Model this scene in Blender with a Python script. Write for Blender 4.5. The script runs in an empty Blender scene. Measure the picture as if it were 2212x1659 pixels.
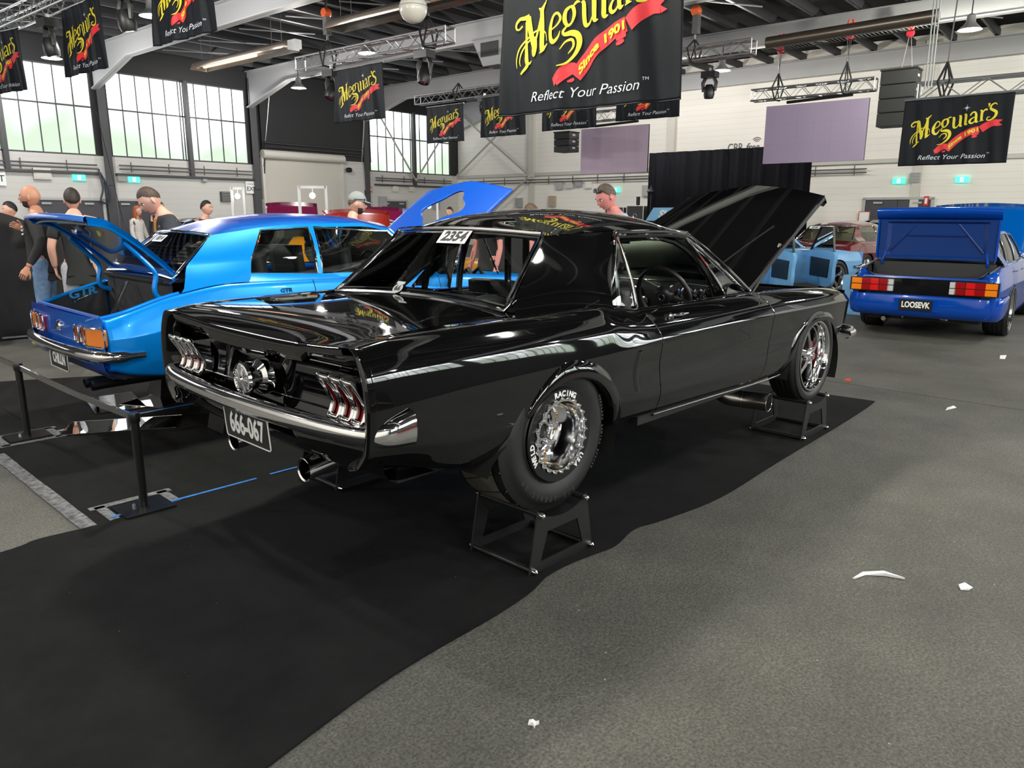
import bpy, bmesh, math, random
import numpy as np
from mathutils import Vector, Matrix
R = math.radians
PI = math.pi
S = bpy.context.scene
COL = S.collection
random.seed(7)
# ------------------------------------------------------------------ camera
YAW, PITCH, ROLL = 0.76068, 0.22209, 0.00237
F_ = Vector((math.cos(YAW) * math.cos(PITCH), math.sin(YAW) * math.cos(PITCH), -math.sin(PITCH)))
R_ = Vector((math.sin(YAW), -math.cos(YAW), 0))
U_ = R_.cross(F_)
R2 = R_ * math.cos(ROLL) + U_ * math.sin(ROLL)
U2 = U_ * math.cos(ROLL) - R_ * math.sin(ROLL)
cd = bpy.data.cameras.new('camera')
cam = bpy.data.objects.new('camera', cd)
COL.objects.link(cam)
m3 = Matrix((R2, U2, -F_)).transposed()
cam.matrix_world = Matrix.Translation((-2.41136, -2.89523, 1.51569)) @ m3.to_4x4()
cd.sensor_width = 36
cd.lens = 36 * 1629.28 / 2212
cd.clip_start = 0.05
cd.clip_end = 200
S.camera = cam
# ------------------------------------------------------------------ view and world
S.view_settings.view_transform = 'Standard'
S.view_settings.look = 'None'
S.view_settings.gamma = 1
S.view_settings.use_curve_mapping = False
S.view_settings.exposure = 0.12
W_ = bpy.data.worlds.new('world')
S.world = W_
W_.use_nodes = True
W_.node_tree.nodes['Background'].inputs[0].default_value = (0.75, 0.85, 1.0, 1)
W_.node_tree.nodes['Background'].inputs[1].default_value = 1.0
S.cycles.max_bounces = 8
S.cycles.diffuse_bounces = 4
S.cycles.glossy_bounces = 4
S.cycles.transparent_max_bounces = 16
S.cycles.caustics_reflective = False
S.cycles.caustics_refractive = False
S.cycles.sample_clamp_indirect = 6
LAMP_W = 1.0
# hall frame: a runs along the wall with the windows, b points to that wall
HA = R(4)
def HP(a, b, z=0.0):
    return Vector((a * math.cos(HA) - b * math.sin(HA), a * math.sin(HA) + b * math.cos(HA), z))
FACE_R = HA - PI / 2   # things parallel to the end wall: local x to the right, local y away
FACE_L = HA            # things parallel to the window wall
def area_light(name, loc, size, power, rot=(0, 0, 0), col=(1, 1, 1), shape='DISK', parent=None, sy=None):
    l = bpy.data.lights.new(name, 'AREA')
    l.energy = power
    l.size = size
    l.shape = shape
    if sy: l.size_y = sy
    l.color = col
    o = bpy.data.objects.new(name, l)
    COL.objects.link(o)
    o.location = loc
    o.rotation_euler = rot
    o.parent = parent
    return o
def point_light(name, loc, rad, power, col, parent):
    l = bpy.data.lights.new(name, 'POINT')
    l.energy = power; l.shadow_soft_size = rad; l.color = col
    o = bpy.data.objects.new(name, l); COL.objects.link(o); o.location = loc; o.parent = parent
    return o
# ------------------------------------------------------------------ materials
MATS = {}
def nmat(name):
    m = bpy.data.materials.new(name)
    m.use_nodes = True
    nt = m.node_tree
    return m, nt, nt.nodes['Principled BSDF']
def mat(name, col, rough=0.5, metal=0.0, coat=0.0, spec=0.5, emis=None, es=0.0, noise=0.0, nscale=20.0, bump=0.0, sheen=0.0):
    if name in MATS: return MATS[name]
    m, nt, b = nmat(name)
    b.inputs['Base Color'].default_value = (*col, 1)
    b.inputs['Roughness'].default_value = rough
    b.inputs['Metallic'].default_value = metal
    b.inputs['Coat Weight'].default_value = coat
    b.inputs['Coat Roughness'].default_value = 0.02
    b.inputs['Specular IOR Level'].default_value = spec
    if sheen: b.inputs['Sheen Weight'].default_value = sheen
    if emis:
        b.inputs['Emission Color'].default_value = (*emis, 1)
        b.inputs['Emission Strength'].default_value = es
    if noise or bump:
        tc = nt.nodes.new('ShaderNodeTexCoord')
        n = nt.nodes.new('ShaderNodeTexNoise')
        n.inputs['Scale'].default_value = nscale
        n.inputs['Detail'].default_value = 6
        nt.links.new(tc.outputs['Object'], n.inputs['Vector'])
        if noise:
            r = nt.nodes.new('ShaderNodeValToRGB')
            r.color_ramp.elements[0].position = .3
            r.color_ramp.elements[1].position = .7
            r.color_ramp.elements[0].color = (*[max(0, c * (1 - noise)) for c in col], 1)
            r.color_ramp.elements[1].color = (*[min(1, c * (1 + noise)) for c in col], 1)
            nt.links.new(n.outputs['Fac'], r.inputs[0])
            nt.links.new(r.outputs[0], b.inputs['Base Color'])
        if bump:
            bp = nt.nodes.new('ShaderNodeBump')
            bp.inputs['Strength'].default_value = bump
            bp.inputs['Distance'].default_value = 0.01
            nt.links.new(n.outputs['Fac'], bp.inputs['Height'])
            nt.links.new(bp.outputs[0], b.inputs['Normal'])
    MATS[name] = m
    return m
def glass(name, tint=(.9, .95, .92), refl=0.04):
    if name in MATS: return MATS[name]
    m = bpy.data.materials.new(name)
    m.use_nodes = True
    nt = m.node_tree
    nt.nodes.clear()
    o = nt.nodes.new('ShaderNodeOutputMaterial')
    t = nt.nodes.new('ShaderNodeBsdfTransparent')
    t.inputs[0].default_value = (*tint, 1)
    g = nt.nodes.new('ShaderNodeBsdfGlossy')
    g.inputs['Roughness'].default_value = 0.01
    fr = nt.nodes.new('ShaderNodeFresnel')
    fr.inputs[0].default_value = 1.5
    mx = nt.nodes.new('ShaderNodeMixShader')
    ma = nt.nodes.new('ShaderNodeMath')
    ma.operation = 'ADD'
    ma.use_clamp = True
    ma.inputs[1].default_value = refl
    nt.links.new(fr.outputs[0], ma.inputs[0])
    nt.links.new(ma.outputs[0], mx.inputs[0])
    nt.links.new(t.outputs[0], mx.inputs[1])
    nt.links.new(g.outputs[0], mx.inputs[2])
    nt.links.new(mx.outputs[0], o.inputs[0])
    MATS[name] = m
    return m
BLACKP = mat('black paint', (.003, .003, .0035), .03, 0, .45)
CHROME = mat('chrome', (.92, .92, .93), .05, 1.0)
POLISH = mat('polished alloy', (.88, .88, .9), .13, 1.0)
STEEL = mat('brushed steel', (.55, .53, .5), .22, 1.0)
ALU = mat('truss aluminium', (.62, .62, .63), .35, .9)
RUBBER = mat('tyre rubber', (.012, .012, .012), .5, noise=.2, nscale=60)
TREAD = mat('worn tread rubber', (.10, .092, .075), .7, noise=.35, nscale=14)
TRIMB = mat('black trim', (.008, .008, .008), .35)
MATTE = mat('matt black powder coat', (.011, .011, .011), .42)
INTER = mat('black interior cloth', (.010, .010, .011), .65)
GLASS = glass('window glass')
GLASSG = glass('green tinted glass', (.62, .78, .68), .06)
MIRROR = mat('mirror', (.95, .95, .95), .01, 1.0)
WHITE = mat('white', (.85, .85, .85), .5)
REDL = mat('red lamp lens', (.30, .004, .006), .12, coat=1)
REDB = mat('bright red lamp lens', (.65, .01, .01), .12, coat=1)
AMBER = mat('amber lamp lens', (.85, .22, .01), .12, coat=1)
CLEARL = mat('clear lamp lens', (.55, .55, .58), .12, coat=1)
# ------------------------------------------------------------------ mesh helpers
class MB:
    def __init__(s):
        s.v = []; s.f = []; s.mi = []; s.cur = 0
    def add(s, vs, fs):
        o = len(s.v)
        s.v.extend([tuple(p) for p in vs])
        for q in fs:
            s.f.append(tuple(i + o for i in q)); s.mi.append(s.cur)
        return s
    def box(s, c, d, rot=None):
        hx, hy, hz = d[0] / 2, d[1] / 2, d[2] / 2
        vs = [Vector((x, y, z)) for x in (-hx, hx) for y in (-hy, hy) for z in (-hz, hz)]
        if rot is not None: vs = [rot @ q for q in vs]
        c = Vector(c)
        return s.add([q + c for q in vs], [(0, 1, 3, 2), (4, 6, 7, 5), (0, 4, 5, 1), (2, 3, 7, 6), (0, 2, 6, 4), (1, 5, 7, 3)])
    def tube(s, pts, r, n=8, caps=True, closed=False):
        pts = [Vector(p) for p in pts]
        N = len(pts)
        rs = r if hasattr(r, '__len__') else [r] * N
        vs = []; prev = None
        for i, p in enumerate(pts):
            if closed: d = pts[(i + 1) % N] - pts[i - 1]
            else: d = (pts[min(i + 1, N - 1)] - pts[max(i - 1, 0)])
            if d.length < 1e-9: d = Vector((0, 0, 1))
            d.normalize()
            if prev is None:
                u = d.orthogonal().normalized()
            else:
                u = prev - d * prev.dot(d)
                if u.length < 1e-6: u = d.orthogonal()
                u.normalize()
            prev = u
            w = d.cross(u)
            for k in range(n):
                a = 2 * PI * k / n
                vs.append(p + (u * math.cos(a) + w * math.sin(a)) * rs[i])
        fs = []
        M = N if closed else N - 1
        for i in range(M):
            j = (i + 1) % N
            for k in range(n):
                fs.append((i * n + k, i * n + (k + 1) % n, j * n + (k + 1) % n, j * n + k))
        if caps and not closed:
            fs.append(tuple(range(n - 1, -1, -1)))
            fs.append(tuple((N - 1) * n + k for k in range(n)))
        return s.add(vs, fs)
    def lathe(s, prof, n=32, axis='y', c=(0, 0, 0), a0=0, a1=2 * PI, off=0):
        full = abs(a1 - a0 - 2 * PI) < 1e-6
        m = n if full else n + 1
        vs = []
        for i in range(m):
            a = a0 + (a1 - a0) * i / n + off
            ca, sa = math.cos(a), math.sin(a)
            for (r, t) in prof:
                if axis == 'y': q = (r * ca, t, r * sa)
                elif axis == 'x': q = (t, r * ca, r * sa)
                else: q = (r * ca, r * sa, t)
                vs.append((q[0] + c[0], q[1] + c[1], q[2] + c[2]))
        P = len(prof); fs = []
        for i in range(n):
            j = (i + 1) % m
            for k in range(P - 1):
                fs.append((i * P + k, i * P + k + 1, j * P + k + 1, j * P + k))
        return s.add(vs, fs)
    def grid(s, g, closed_u=False):
        nu = len(g); nv = len(g[0])
        vs = [p for row in g for p in row]
        fs = []
        for i in range(nu if closed_u else nu - 1):
            j = (i + 1) % nu
            for k in range(nv - 1):
                fs.append((i * nv + k, j * nv + k, j * nv + k + 1, i * nv + k + 1))
        return s.add(vs, fs)
    def prism(s, poly, h, M=None):
        """poly: 2D outline in x,z; extruded along y by h"""
        n = len(poly)
        vs = [Vector((p[0], 0, p[1])) for p in poly] + [Vector((p[0], h, p[1])) for p in poly]
        if M is not None: vs = [M @ q for q in vs]
        fs = [tuple(range(n)), tuple(range(2 * n - 1, n - 1, -1))]
        for i in range(n):
            j = (i + 1) % n
            fs.append((i, n + i, n + j, j))
        return s.add(vs, fs)
    def sphere(s, c, r, n=16, m=10, sc=(1, 1, 1)):
        vs = []; fs = []
        for j in range(m + 1):
            t = PI * j / m
            for i in range(n):
                a = 2 * PI * i / n
                vs.append((c[0] + r * sc[0] * math.sin(t) * math.cos(a), c[1] + r * sc[1] * math.sin(t) * math.sin(a), c[2] + r * sc[2] * math.cos(t)))
        for j in range(m):
            for i in range(n):
                k = (i + 1) % n
                fs.append((j * n + i, (j + 1) * n + i, (j + 1) * n + k, j * n + k))
        return s.add(vs, fs)
    def xf(s, M):
        s.v = [tuple(M @ Vector(q)) for q in s.v]
        return s
    def build(s, name, m, parent=None, smooth=35, loc=None, rz=None, solid=0, subd=0, merge=False):
        me = bpy.data.meshes.new(name)
        me.from_pydata([tuple(q) for q in s.v], [], s.f)
        ms = m if isinstance(m, (list, tuple)) else [m]
        for x in ms: me.materials.append(x)
        if len(ms) > 1: me.polygons.foreach_set('material_index', s.mi)
        bm = bmesh.new(); bm.from_mesh(me)
        if merge: bmesh.ops.remove_doubles(bm, verts=bm.verts, dist=1e-4)
        bmesh.ops.recalc_face_normals(bm, faces=bm.faces)
        bm.to_mesh(me); bm.free()
        if smooth:
            me.polygons.foreach_set('use_smooth', [True] * len(me.polygons))
            me.set_sharp_from_angle(angle=R(smooth))
        me.update()
        o = bpy.data.objects.new(name, me)
        COL.objects.link(o)
        if parent is not None: o.parent = parent
        if loc is not None: o.location = loc
        if rz is not None: o.rotation_euler = (0, 0, rz)
        if solid:
            md = o.modifiers.new('thickness', 'SOLIDIFY'); md.thickness = solid; md.offset = 0
        if subd:
            md = o.modifiers.new('smooth', 'SUBSURF'); md.levels = subd; md.render_levels = subd
        return o
def tag(o, label=None, cat=None, group=None, kind=None):
    if label: o['label'] = label
    if cat: o['category'] = cat
    if group: o['group'] = group
    if kind: o['kind'] = kind
    return o
def thing(name, label, cat, loc=(0, 0, 0), rz=0, group=None):
    o = bpy.data.objects.new(name, None)
    o.empty_display_size = .1
    COL.objects.link(o)
    o.location = loc; o.rotation_euler = (0, 0, rz)
    return tag(o, label, cat, group)
def kids(o): return [c for c in bpy.data.objects if c.parent == o]
def dup(o, loc=None, rz=None, label=None, parent=None):
    c = o.copy(); COL.objects.link(c)
    if parent is not None: c.parent = parent
    if loc is not None: c.location = loc
    if rz is not None: c.rotation_euler = (0, 0, rz)
    if label: c['label'] = label
    for k in kids(o): dup(k, parent=c)
    return c
def struct(name, mb, m, **k):
    return tag(mb.build(name, m, **k), kind='structure')
def hx(mb):
    """from hall coordinates to the world"""
    return mb.xf(Matrix.Rotation(HA, 4, 'Z'))
def lerp(a, b, t): return a + (b - a) * t
def interp(xs, ys, x):
    """monotone cubic"""
    xs = np.asarray(xs, float); ys = np.asarray(ys, float); x = np.asarray(x, float)
    h = np.diff(xs); d = np.diff(ys) / h
    m = np.zeros_like(ys)
    m[0] = d[0]; m[-1] = d[-1]
    for i in range(1, len(xs) - 1):
        if d[i - 1] * d[i] > 0:
            w1 = 2 * h[i] + h[i - 1]; w2 = h[i] + 2 * h[i - 1]
            m[i] = (w1 + w2) / (w1 / d[i - 1] + w2 / d[i])
    k = np.clip(np.searchsorted(xs, x) - 1, 0, len(xs) - 2)
    t = np.clip((x - xs[k]) / h[k], 0, 1)
    return ys[k] * (1 + 2 * t) * (1 - t) ** 2 + h[k] * m[k] * t * (1 - t) ** 2 + ys[k + 1] * t * t * (3 - 2 * t) + h[k] * m[k + 1] * t * t * (t - 1)
def spline(pts, n=8, closed=False):
    """Catmull-Rom through points (any dimension)"""
    P = [np.array(p, float) for p in pts]
    N = len(P); out = []
    M = N if closed else N - 1
    for i in range(M):
        p1, p2 = P[i], P[(i + 1) % N]
        p0 = P[i - 1] if (closed or i > 0) else 2 * p1 - p2
        p3 = P[(i + 2) % N] if (closed or i < N - 2) else 2 * p2 - p1
        for k in range(n):
            t = k / n
            out.append(.5 * ((2 * p1) + (-p0 + p2) * t + (2 * p0 - 5 * p1 + 4 * p2 - p3) * t * t + (-p0 + 3 * p1 - 3 * p2 + p3) * t ** 3))
    if not closed: out.append(P[-1])
    return out
_tc = {}
def text_geo(txt, size=1.0, shear=0.0, offset=0.0, extrude=0.0, space=1.0, align='CENTER'):
    """built-in font as flat mesh data, x right and y up, centred"""
    key = (txt, size, shear, offset, extrude, space, align)
    if key in _tc: return _tc[key]
    cu = bpy.data.curves.new('lettering', 'FONT')
    cu.body = txt; cu.size = size; cu.shear = shear; cu.offset = offset; cu.extrude = extrude
    cu.space_character = space; cu.align_x = align; cu.align_y = 'CENTER'; cu.resolution_u = 3
    o = bpy.data.objects.new('lettering', cu)
    COL.objects.link(o)
    bpy.context.view_layer.update()
    me = bpy.data.meshes.new_from_object(o.evaluated_get(bpy.context.evaluated_depsgraph_get()))
    vs = [tuple(v.co) for v in me.vertices]; fs = [tuple(p.vertices) for p in me.polygons]
    bpy.data.objects.remove(o); bpy.data.curves.remove(cu); bpy.data.meshes.remove(me)
    _tc[key] = (vs, fs)
    return vs, fs
def text_mb(txt, size, M=None, mb=None, fn=None, **k):
    mb = mb or MB()
    vs, fs = text_geo(txt, size, **k)
    if fn: vs = [fn(*q) for q in vs]
    if M is not None: vs = [M @ Vector(q) for q in vs]
    return mb.add(vs, fs)
# matrix for lettering that stands upright facing local -y: (x,y,z)->(x,-z,y)
STAND = Matrix(((1, 0, 0, 0), (0, 0, -1, 0), (0, 1, 0, 0), (0, 0, 0, 1)))
def build_each(mb, name, m, parent=None, **k):
    """one object per separate piece"""
    par = list(range(len(mb.v)))
    def fnd(a):
        while par[a] != a: par[a] = par[par[a]]; a = par[a]
        return a
    for f in mb.f:
        r0 = fnd(f[0])
        for q in f[1:]: par[fnd(q)] = r0
    gr = {}
    for i, f in enumerate(mb.f): gr.setdefault(fnd(f[0]), []).append(i)
    out = []
    for g in gr.values():
        ids = sorted({v for i in g for v in mb.f[i]}); mp = {v: n for n, v in enumerate(ids)}
        n = MB().add([mb.v[v] for v in ids], [tuple(mp[v] for v in mb.f[i]) for i in g])
        out.append(n.build(name, m, parent, **k))
    return out
# ================================================================== the hall
def concrete():
    m, nt, b = nmat('worn grey concrete')
    L = nt.links.new; N = nt.nodes.new
    tc = N('ShaderNodeTexCoord')
    def noise(sc, det=6, ro=.6):
        n = N('ShaderNodeTexNoise'); n.inputs['Scale'].default_value = sc
        n.inputs['Detail'].default_value = det; n.inputs['Roughness'].default_value = ro
        L(tc.outputs['Object'], n.inputs['Vector']); return n.outputs['Fac']
    def ramp(src, a, b_, ca, cb):
        r = N('ShaderNodeValToRGB'); e = r.color_ramp.elements
        e[0].position = a; e[1].position = b_; e[0].color = (*ca, 1); e[1].color = (*cb, 1)
        L(src, r.inputs[0]); return r.outputs[0]
    def mix(mode, f, a, b_):
        x = N('ShaderNodeMixRGB'); x.blend_type = mode; x.inputs[0].default_value = f
        L(a, x.inputs[1]); L(b_, x.inputs[2]); return x.outputs[0]
    base = ramp(noise(.35, 4), .3, .7, (.075, .073, .064), (.118, .116, .103))
    blot = ramp(noise(1.7, 8, .7), .35, .65, (.72, .72, .72), (1.12, 1.12, 1.1))
    grain = ramp(noise(95, 3, .8), .38, .62, (.50, .50, .52), (1.45, 1.45, 1.42))
    grain2 = ramp(noise(38, 4, .8), .35, .65, (.78, .78, .80), (1.18, 1.18, 1.16))
    c = mix('MULTIPLY', 1, mix('MULTIPLY', 1, mix('MULTIPLY', 1, base, blot), grain), grain2)
    v = N('ShaderNodeTexVoronoi'); v.inputs['Scale'].default_value = 7; L(tc.outputs['Object'], v.inputs['Vector'])
    sp = ramp(v.outputs['Distance'], .012, .03, (1, 1, 1), (0, 0, 0))
    w = N('ShaderNodeMixRGB'); L(sp, w.inputs[0]); L(c, w.inputs[1]); w.inputs[2].default_value = (.5, .5, .47, 1)
    L(w.outputs[0], b.inputs['Base Color'])
    b.inputs['Roughness'].default_value = .62
    bp = N('ShaderNodeBump'); bp.inputs['Strength'].default_value = .8; bp.inputs['Distance'].default_value = .006
    L(noise(90, 4, .7), bp.inputs['Height']); L(bp.outputs[0], b.inputs['Normal'])
    return m
def carpet():
    m, nt, b = nmat('black display carpet')
    L = nt.links.new; N = nt.nodes.new
    tc = N('ShaderNodeTexCoord')
    n = N('ShaderNodeTexNoise'); n.inputs['Scale'].default_value = 2.2; n.inputs['Detail'].default_value = 8; n.inputs['Roughness'].default_value = .7
    L(tc.outputs['Object'], n.inputs['Vector'])
    r = N('ShaderNodeValToRGB'); e = r.color_ramp.elements
    e[0].position = .35; e[1].position = .75; e[0].color = (.0045, .0045, .005, 1); e[1].color = (.012, .012, .0125, 1)
    L(n.outputs['Fac'], r.inputs[0])
    v = N('ShaderNodeTexVoronoi'); v.inputs['Scale'].default_value = 9; L(tc.outputs['Object'], v.inputs['Vector'])
    r2 = N('ShaderNodeValToRGB'); e = r2.color_ramp.elements
    e[0].position = .012; e[1].position = .03; e[0].color = (1, 1, 1, 1); e[1].color = (0, 0, 0, 1)
    L(v.outputs['Distance'], r2.inputs[0])
    x = N('ShaderNodeMixRGB'); L(r2.outputs[0], x.inputs[0]); L(r.outputs[0], x.inputs[1]); x.inputs[2].default_value = (.16, .16, .15, 1)
    L(x.outputs[0], b.inputs['Base Color'])
    b.inputs['Roughness'].default_value = .95; b.inputs['Specular IOR Level'].default_value = .15
    n3 = N('ShaderNodeTexNoise'); n3.inputs['Scale'].default_value = 300
    L(tc.outputs['Object'], n3.inputs['Vector'])
    bp = N('ShaderNodeBump'); bp.inputs['Strength'].default_value = .4; bp.inputs['Distance'].default_value = .003
    L(n3.outputs['Fac'], bp.inputs['Height']); L(bp.outputs[0], b.inputs['Normal'])
    return m
def cladding(name, c1, period, c2=None):
    """painted wall made of horizontal boards"""
    m, nt, b = nmat(name)
    L = nt.links.new; N = nt.nodes.new
    tc = N('ShaderNodeTexCoord')
    w = N('ShaderNodeTexWave'); w.bands_direction = 'Z'; w.wave_profile = 'SAW'
    w.inputs['Scale'].default_value = 2 * PI / period / 20 * 1.0
    L(tc.outputs['Object'], w.inputs['Vector'])
    r = N('ShaderNodeValToRGB'); e = r.color_ramp.elements
    e[0].position = 0; e[1].position = .08
    e[0].color = (*(c2 or [c * .78 for c in c1]), 1); e[1].color = (*c1, 1)
    L(w.outputs['Fac'], r.inputs[0]); L(r.outputs[0], b.inputs['Base Color'])
    b.inputs['Roughness'].default_value = .6
    return m
CONC = concrete(); CARP = carpet()
WALLC = cladding('cream boarded wall', (.84, .81, .76), .2)
WALLG = cladding('grey boarded wall', (.58, .57, .55), .2)
DARKW = cladding('dark grey boarded wall', (.011, .011, .013), .2)
SHUT = cladding('cream roller shutter slats', (.56, .535, .48), .075, (.30, .28, .25))
ROOFD = mat('dark roof sheeting', (.010, .010, .011), .8, spec=.2)
BEAMG = mat('grey painted steel', (.36, .36, .37), .45)
BEAML = mat('light grey painted steel', (.42, .42, .42), .45)
CHAR = mat('charcoal painted steel', (.05, .05, .055), .45)
CREAM = mat('cream paint', (.60, .58, .53), .5)
A0, A1, B0, B1 = -11.0, 25.5, -14.0, 24.0
floor = struct('floor', hx(MB().box(((A0 + A1) / 2, (B0 + B1) / 2, -.1), (A1 - A0 + 1, B1 - B0 + 1, .2))), CONC, smooth=0)
RZ = 7.05
mb = MB().box(((A0 + A1) / 2, (B0 + B1) / 2, RZ + .1), (A1 - A0 + 1, B1 - B0 + 1, .15))
struct('ceiling', hx(mb), ROOFD, smooth=0)
# window wall (left in the view)
WZ0, WZ1 = 3.32, 6.0
bays = [(-7.9, -2.5), (-2.4, 3.0), (3.2, 8.5), (9.0, 14.0), (19.95, 24.95)]
mb = MB()
mb.box(((A0 + A1) / 2, B1 + .15, WZ0 / 2), (A1 - A0, .3, WZ0))
mb.cur = 1
mb.box(((A0 + A1) / 2, B1 + .15, (RZ + WZ1) / 2), (A1 - A0, .3, RZ - WZ1))
xs = [A0] + [v for p in bays for v in p] + [A1]
for i in range(0, len(xs), 2):
    if xs[i + 1] > xs[i]: mb.box(((xs[i] + xs[i + 1]) / 2, B1 + .15, (WZ0 + WZ1) / 2), (xs[i + 1] - xs[i], .3, WZ1 - WZ0))
struct('wall_left', hx(mb), [WALLG, DARKW], smooth=0)
# dark cladding above the roller shutter
struct('trim_1', hx(MB().box((17.2, B1 - .06, 5.35), (5.35, .12, 3.35))), DARKW, smooth=0)
# end wall (right in the view)
mb = MB().box((A1 + .15, (B0 + B1) / 2, RZ / 2), (.3, B1 - B0, RZ))
struct('wall_end', hx(mb), WALLC, smooth=0)
# unseen walls that show up in the reflections
ow = [(-9, -4), (-3, 2), (3.2, 8.5), (9, 14), (15, 19.4), (19.95, 24.9)]
mb = MB(); mb.box(((A0 + A1) / 2, B0 - .15, WZ0 / 2), (A1 - A0, .3, WZ0))
mb.box(((A0 + A1) / 2, B0 - .15, (RZ + WZ1) / 2), (A1 - A0, .3, RZ - WZ1))
xs = [A0] + [v for p in ow for v in p] + [A1]
for i in range(0, len(xs), 2):
    if xs[i + 1] > xs[i]: mb.box(((xs[i] + xs[i + 1]) / 2, B0 - .15, (WZ0 + WZ1) / 2), (xs[i + 1] - xs[i], .3, WZ1 - WZ0))
struct('wall_right', hx(mb), mat('dark draped wall', (.06, .06, .06), .7), smooth=0)
struct('wall_back', hx(MB().box((A0 - .15, (B0 + B1) / 2, RZ / 2), (.3, B1 - B0, RZ))), WALLC, smooth=0)
# frosted panes lit by the daylight outside
def pane_mat(name, strength):
    m = bpy.data.materials.new(name); m.use_nodes = True
    nt = m.node_tree; nt.nodes.clear(); L = nt.links.new; N = nt.nodes.new
    o = N('ShaderNodeOutputMaterial'); e = N('ShaderNodeEmission')
    tc = N('ShaderNodeTexCoord'); n = N('ShaderNodeTexNoise'); n.inputs['Scale'].default_value = .55; n.inputs['Detail'].default_value = 1
    L(tc.outputs['Object'], n.inputs['Vector'])
    sx = N('ShaderNodeSeparateXYZ'); L(tc.outputs['Object'], sx.inputs[0])
    mr = N('ShaderNodeMapRange'); mr.inputs[1].default_value = WZ0; mr.inputs[2].default_value = WZ1; mr.inputs[3].default_value = -.18; mr.inputs[4].default_value = .35
    L(sx.outputs[2], mr.inputs[0])
    ad = N('ShaderNodeMath'); L(n.outputs['Fac'], ad.inputs[0]); L(mr.outputs[0], ad.inputs[1])
    r = N('ShaderNodeValToRGB'); el = r.color_ramp.elements
    el[0].position = .3; el[0].color = (.25, .30, .24, 1)
    el[1].position = .75; el[1].color = (.95, .97, 1, 1)
    x = el.new(.5); x.color = (.35, .39, .37, 1)
    L(ad.outputs[0], r.inputs[0]); L(r.outputs[0], e.inputs[0]); e.inputs[1].default_value = strength
    L(e.outputs[0], o.inputs[0])
    return m
PANE = pane_mat('frosted pane in daylight', 3.0)
PANE2 = pane_mat('frosted pane in daylight, far side', 15.0)
wn = 0
def window(a0, a1, b, side, midpost=True, nb=5, pm=None):
    """side +1: in the window wall, -1: in the opposite wall. Frame, bars and one pane."""
    global wn
    wn += 1
    y = b + .12 * side
    mb = MB()
    for z in (WZ0 + .02, WZ1 - .02): mb.box(((a0 + a1) / 2, b + .05 * side, z), (a1 - a0, .1, .05))
    zt = WZ0 + (WZ1 - WZ0) * .56
    mb.box(((a0 + a1) / 2, b + .06 * side, zt), (a1 - a0, .04, .05))
    mid = (a0 + a1) / 2
    segs = [(a0, mid - .05), (mid + .05, a1)] if midpost else [(a0, a1)]
    for (p, q) in segs:
        for k in range(nb + 1):
            x = lerp(p, q, k / nb)
            mb.box((x, b + .07 * side, (WZ0 + WZ1) / 2), (.028, .04, WZ1 - WZ0))
    w = struct('window_%d' % wn, hx(mb), CHAR, smooth=0)
    pane = hx(MB().box(((a0 + a1) / 2, y, (WZ0 + WZ1) / 2), (a1 - a0, .02, WZ1 - WZ0))).build('pane', pm or PANE, w, smooth=0)
    return w
for (p, q) in bays: window(p, q, B1, 1)
for (p, q) in ow: window(p, q, B0, -1, pm=PANE2)
# steel columns on the window wall, mid posts and rails under the windows
def hbox(name, c, d, m, kind='structure'):
    return tag(hx(MB().box(c, d)).build(name, m, smooth=0), kind=kind)
tn = 2
for a in (-2.45, 3.1, 8.75, 14.2, 19.6):
    mb = MB()
    mb.box((a, B1 - .02, 4.4), (.05, .3, 4.0)); 
    for s in (-1, 1): mb.box((a + s * .0, B1 - .17 + .15 * (s + 1), 4.4), (.26, .03, 4.0))
    mb.box((a, B1 - .02, 1.25), (.3, .26, 2.5))
    struct('trim_%d' % tn, hx(mb), CHAR if a != 3.1 else CHAR, smooth=0); tn += 1
for a in (.35, 5.85, 11.65, 22.5):
    hbox('trim_%d' % tn, (a, B1 - .06, 4.4), (.14, .16, 3.2), CHAR); tn += 1
for (p, q) in ((-7.9, 8.5), (9.0, 14.1), (20.1, 24.9)):
    mb = MB(); mb.box(((p + q) / 2, B1 - .08, 2.76), (q - p, .14, .07))
    struct('trim_%d' % tn, hx(mb), CHAR, smooth=0); tn += 1
# sill band in cream between windows and rail
# cable trays: thin pipes on brackets
def pipes(p, q, b, zs, name='cable_tray', face=0, lab=''):
    mb = MB()
    for z in zs:
        pts = [HP(p, b, z), HP(q, b, z)] if face == 0 else [HP(b, p, z), HP(b, q, z)]
        mb.tube(pts, .022, 6)
    k = 0; x = min(p, q) + .4
    while x < max(p, q):
        pts = [HP(x, b + .02, max(zs) + .12), HP(x, b + .02, min(zs) - .08)] if face == 0 else [HP(b + .02, x, max(zs) + .12), HP(b + .02, x, min(zs) - .08)]
        mb.tube(pts, .02, 4); x += 1.3
    return tag(mb.build(name, mat('conduit grey', (.10, .10, .10), .5), smooth=40), lab, 'pipes', 'service pipes along the walls')
pipes(3.2, 8.4, B1 - .12, (3.02, 2.9), lab='thin service pipes under the leftmost tall window')
pipes(9.1, 14.0, B1 - .12, (3.05, 2.93), lab='thin service pipes under the wide bright window left of the roller shutter')
pipes(20.1, 24.9, B1 - .12, (3.05, 2.95), lab='thin service pipes under the window beside the hall corner')
mb = MB()
for r_, z in ((.035, 4.15), (.03, 4.0), (.03, 3.9)):
    mb.tube([HP(14.5, B1 - .2, 3.0 + (z - 3.9)), HP(14.6, B1 - .2, z), HP(19.4, B1 - .2, z), HP(19.5, B1 - .2, 2.75)], r_, 6)
tag(mb.build('service_pipes', mat('dark conduit', (.03, .03, .03), .5)), 'three dark pipes running over the cream roller shutter', 'pipes')
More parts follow.
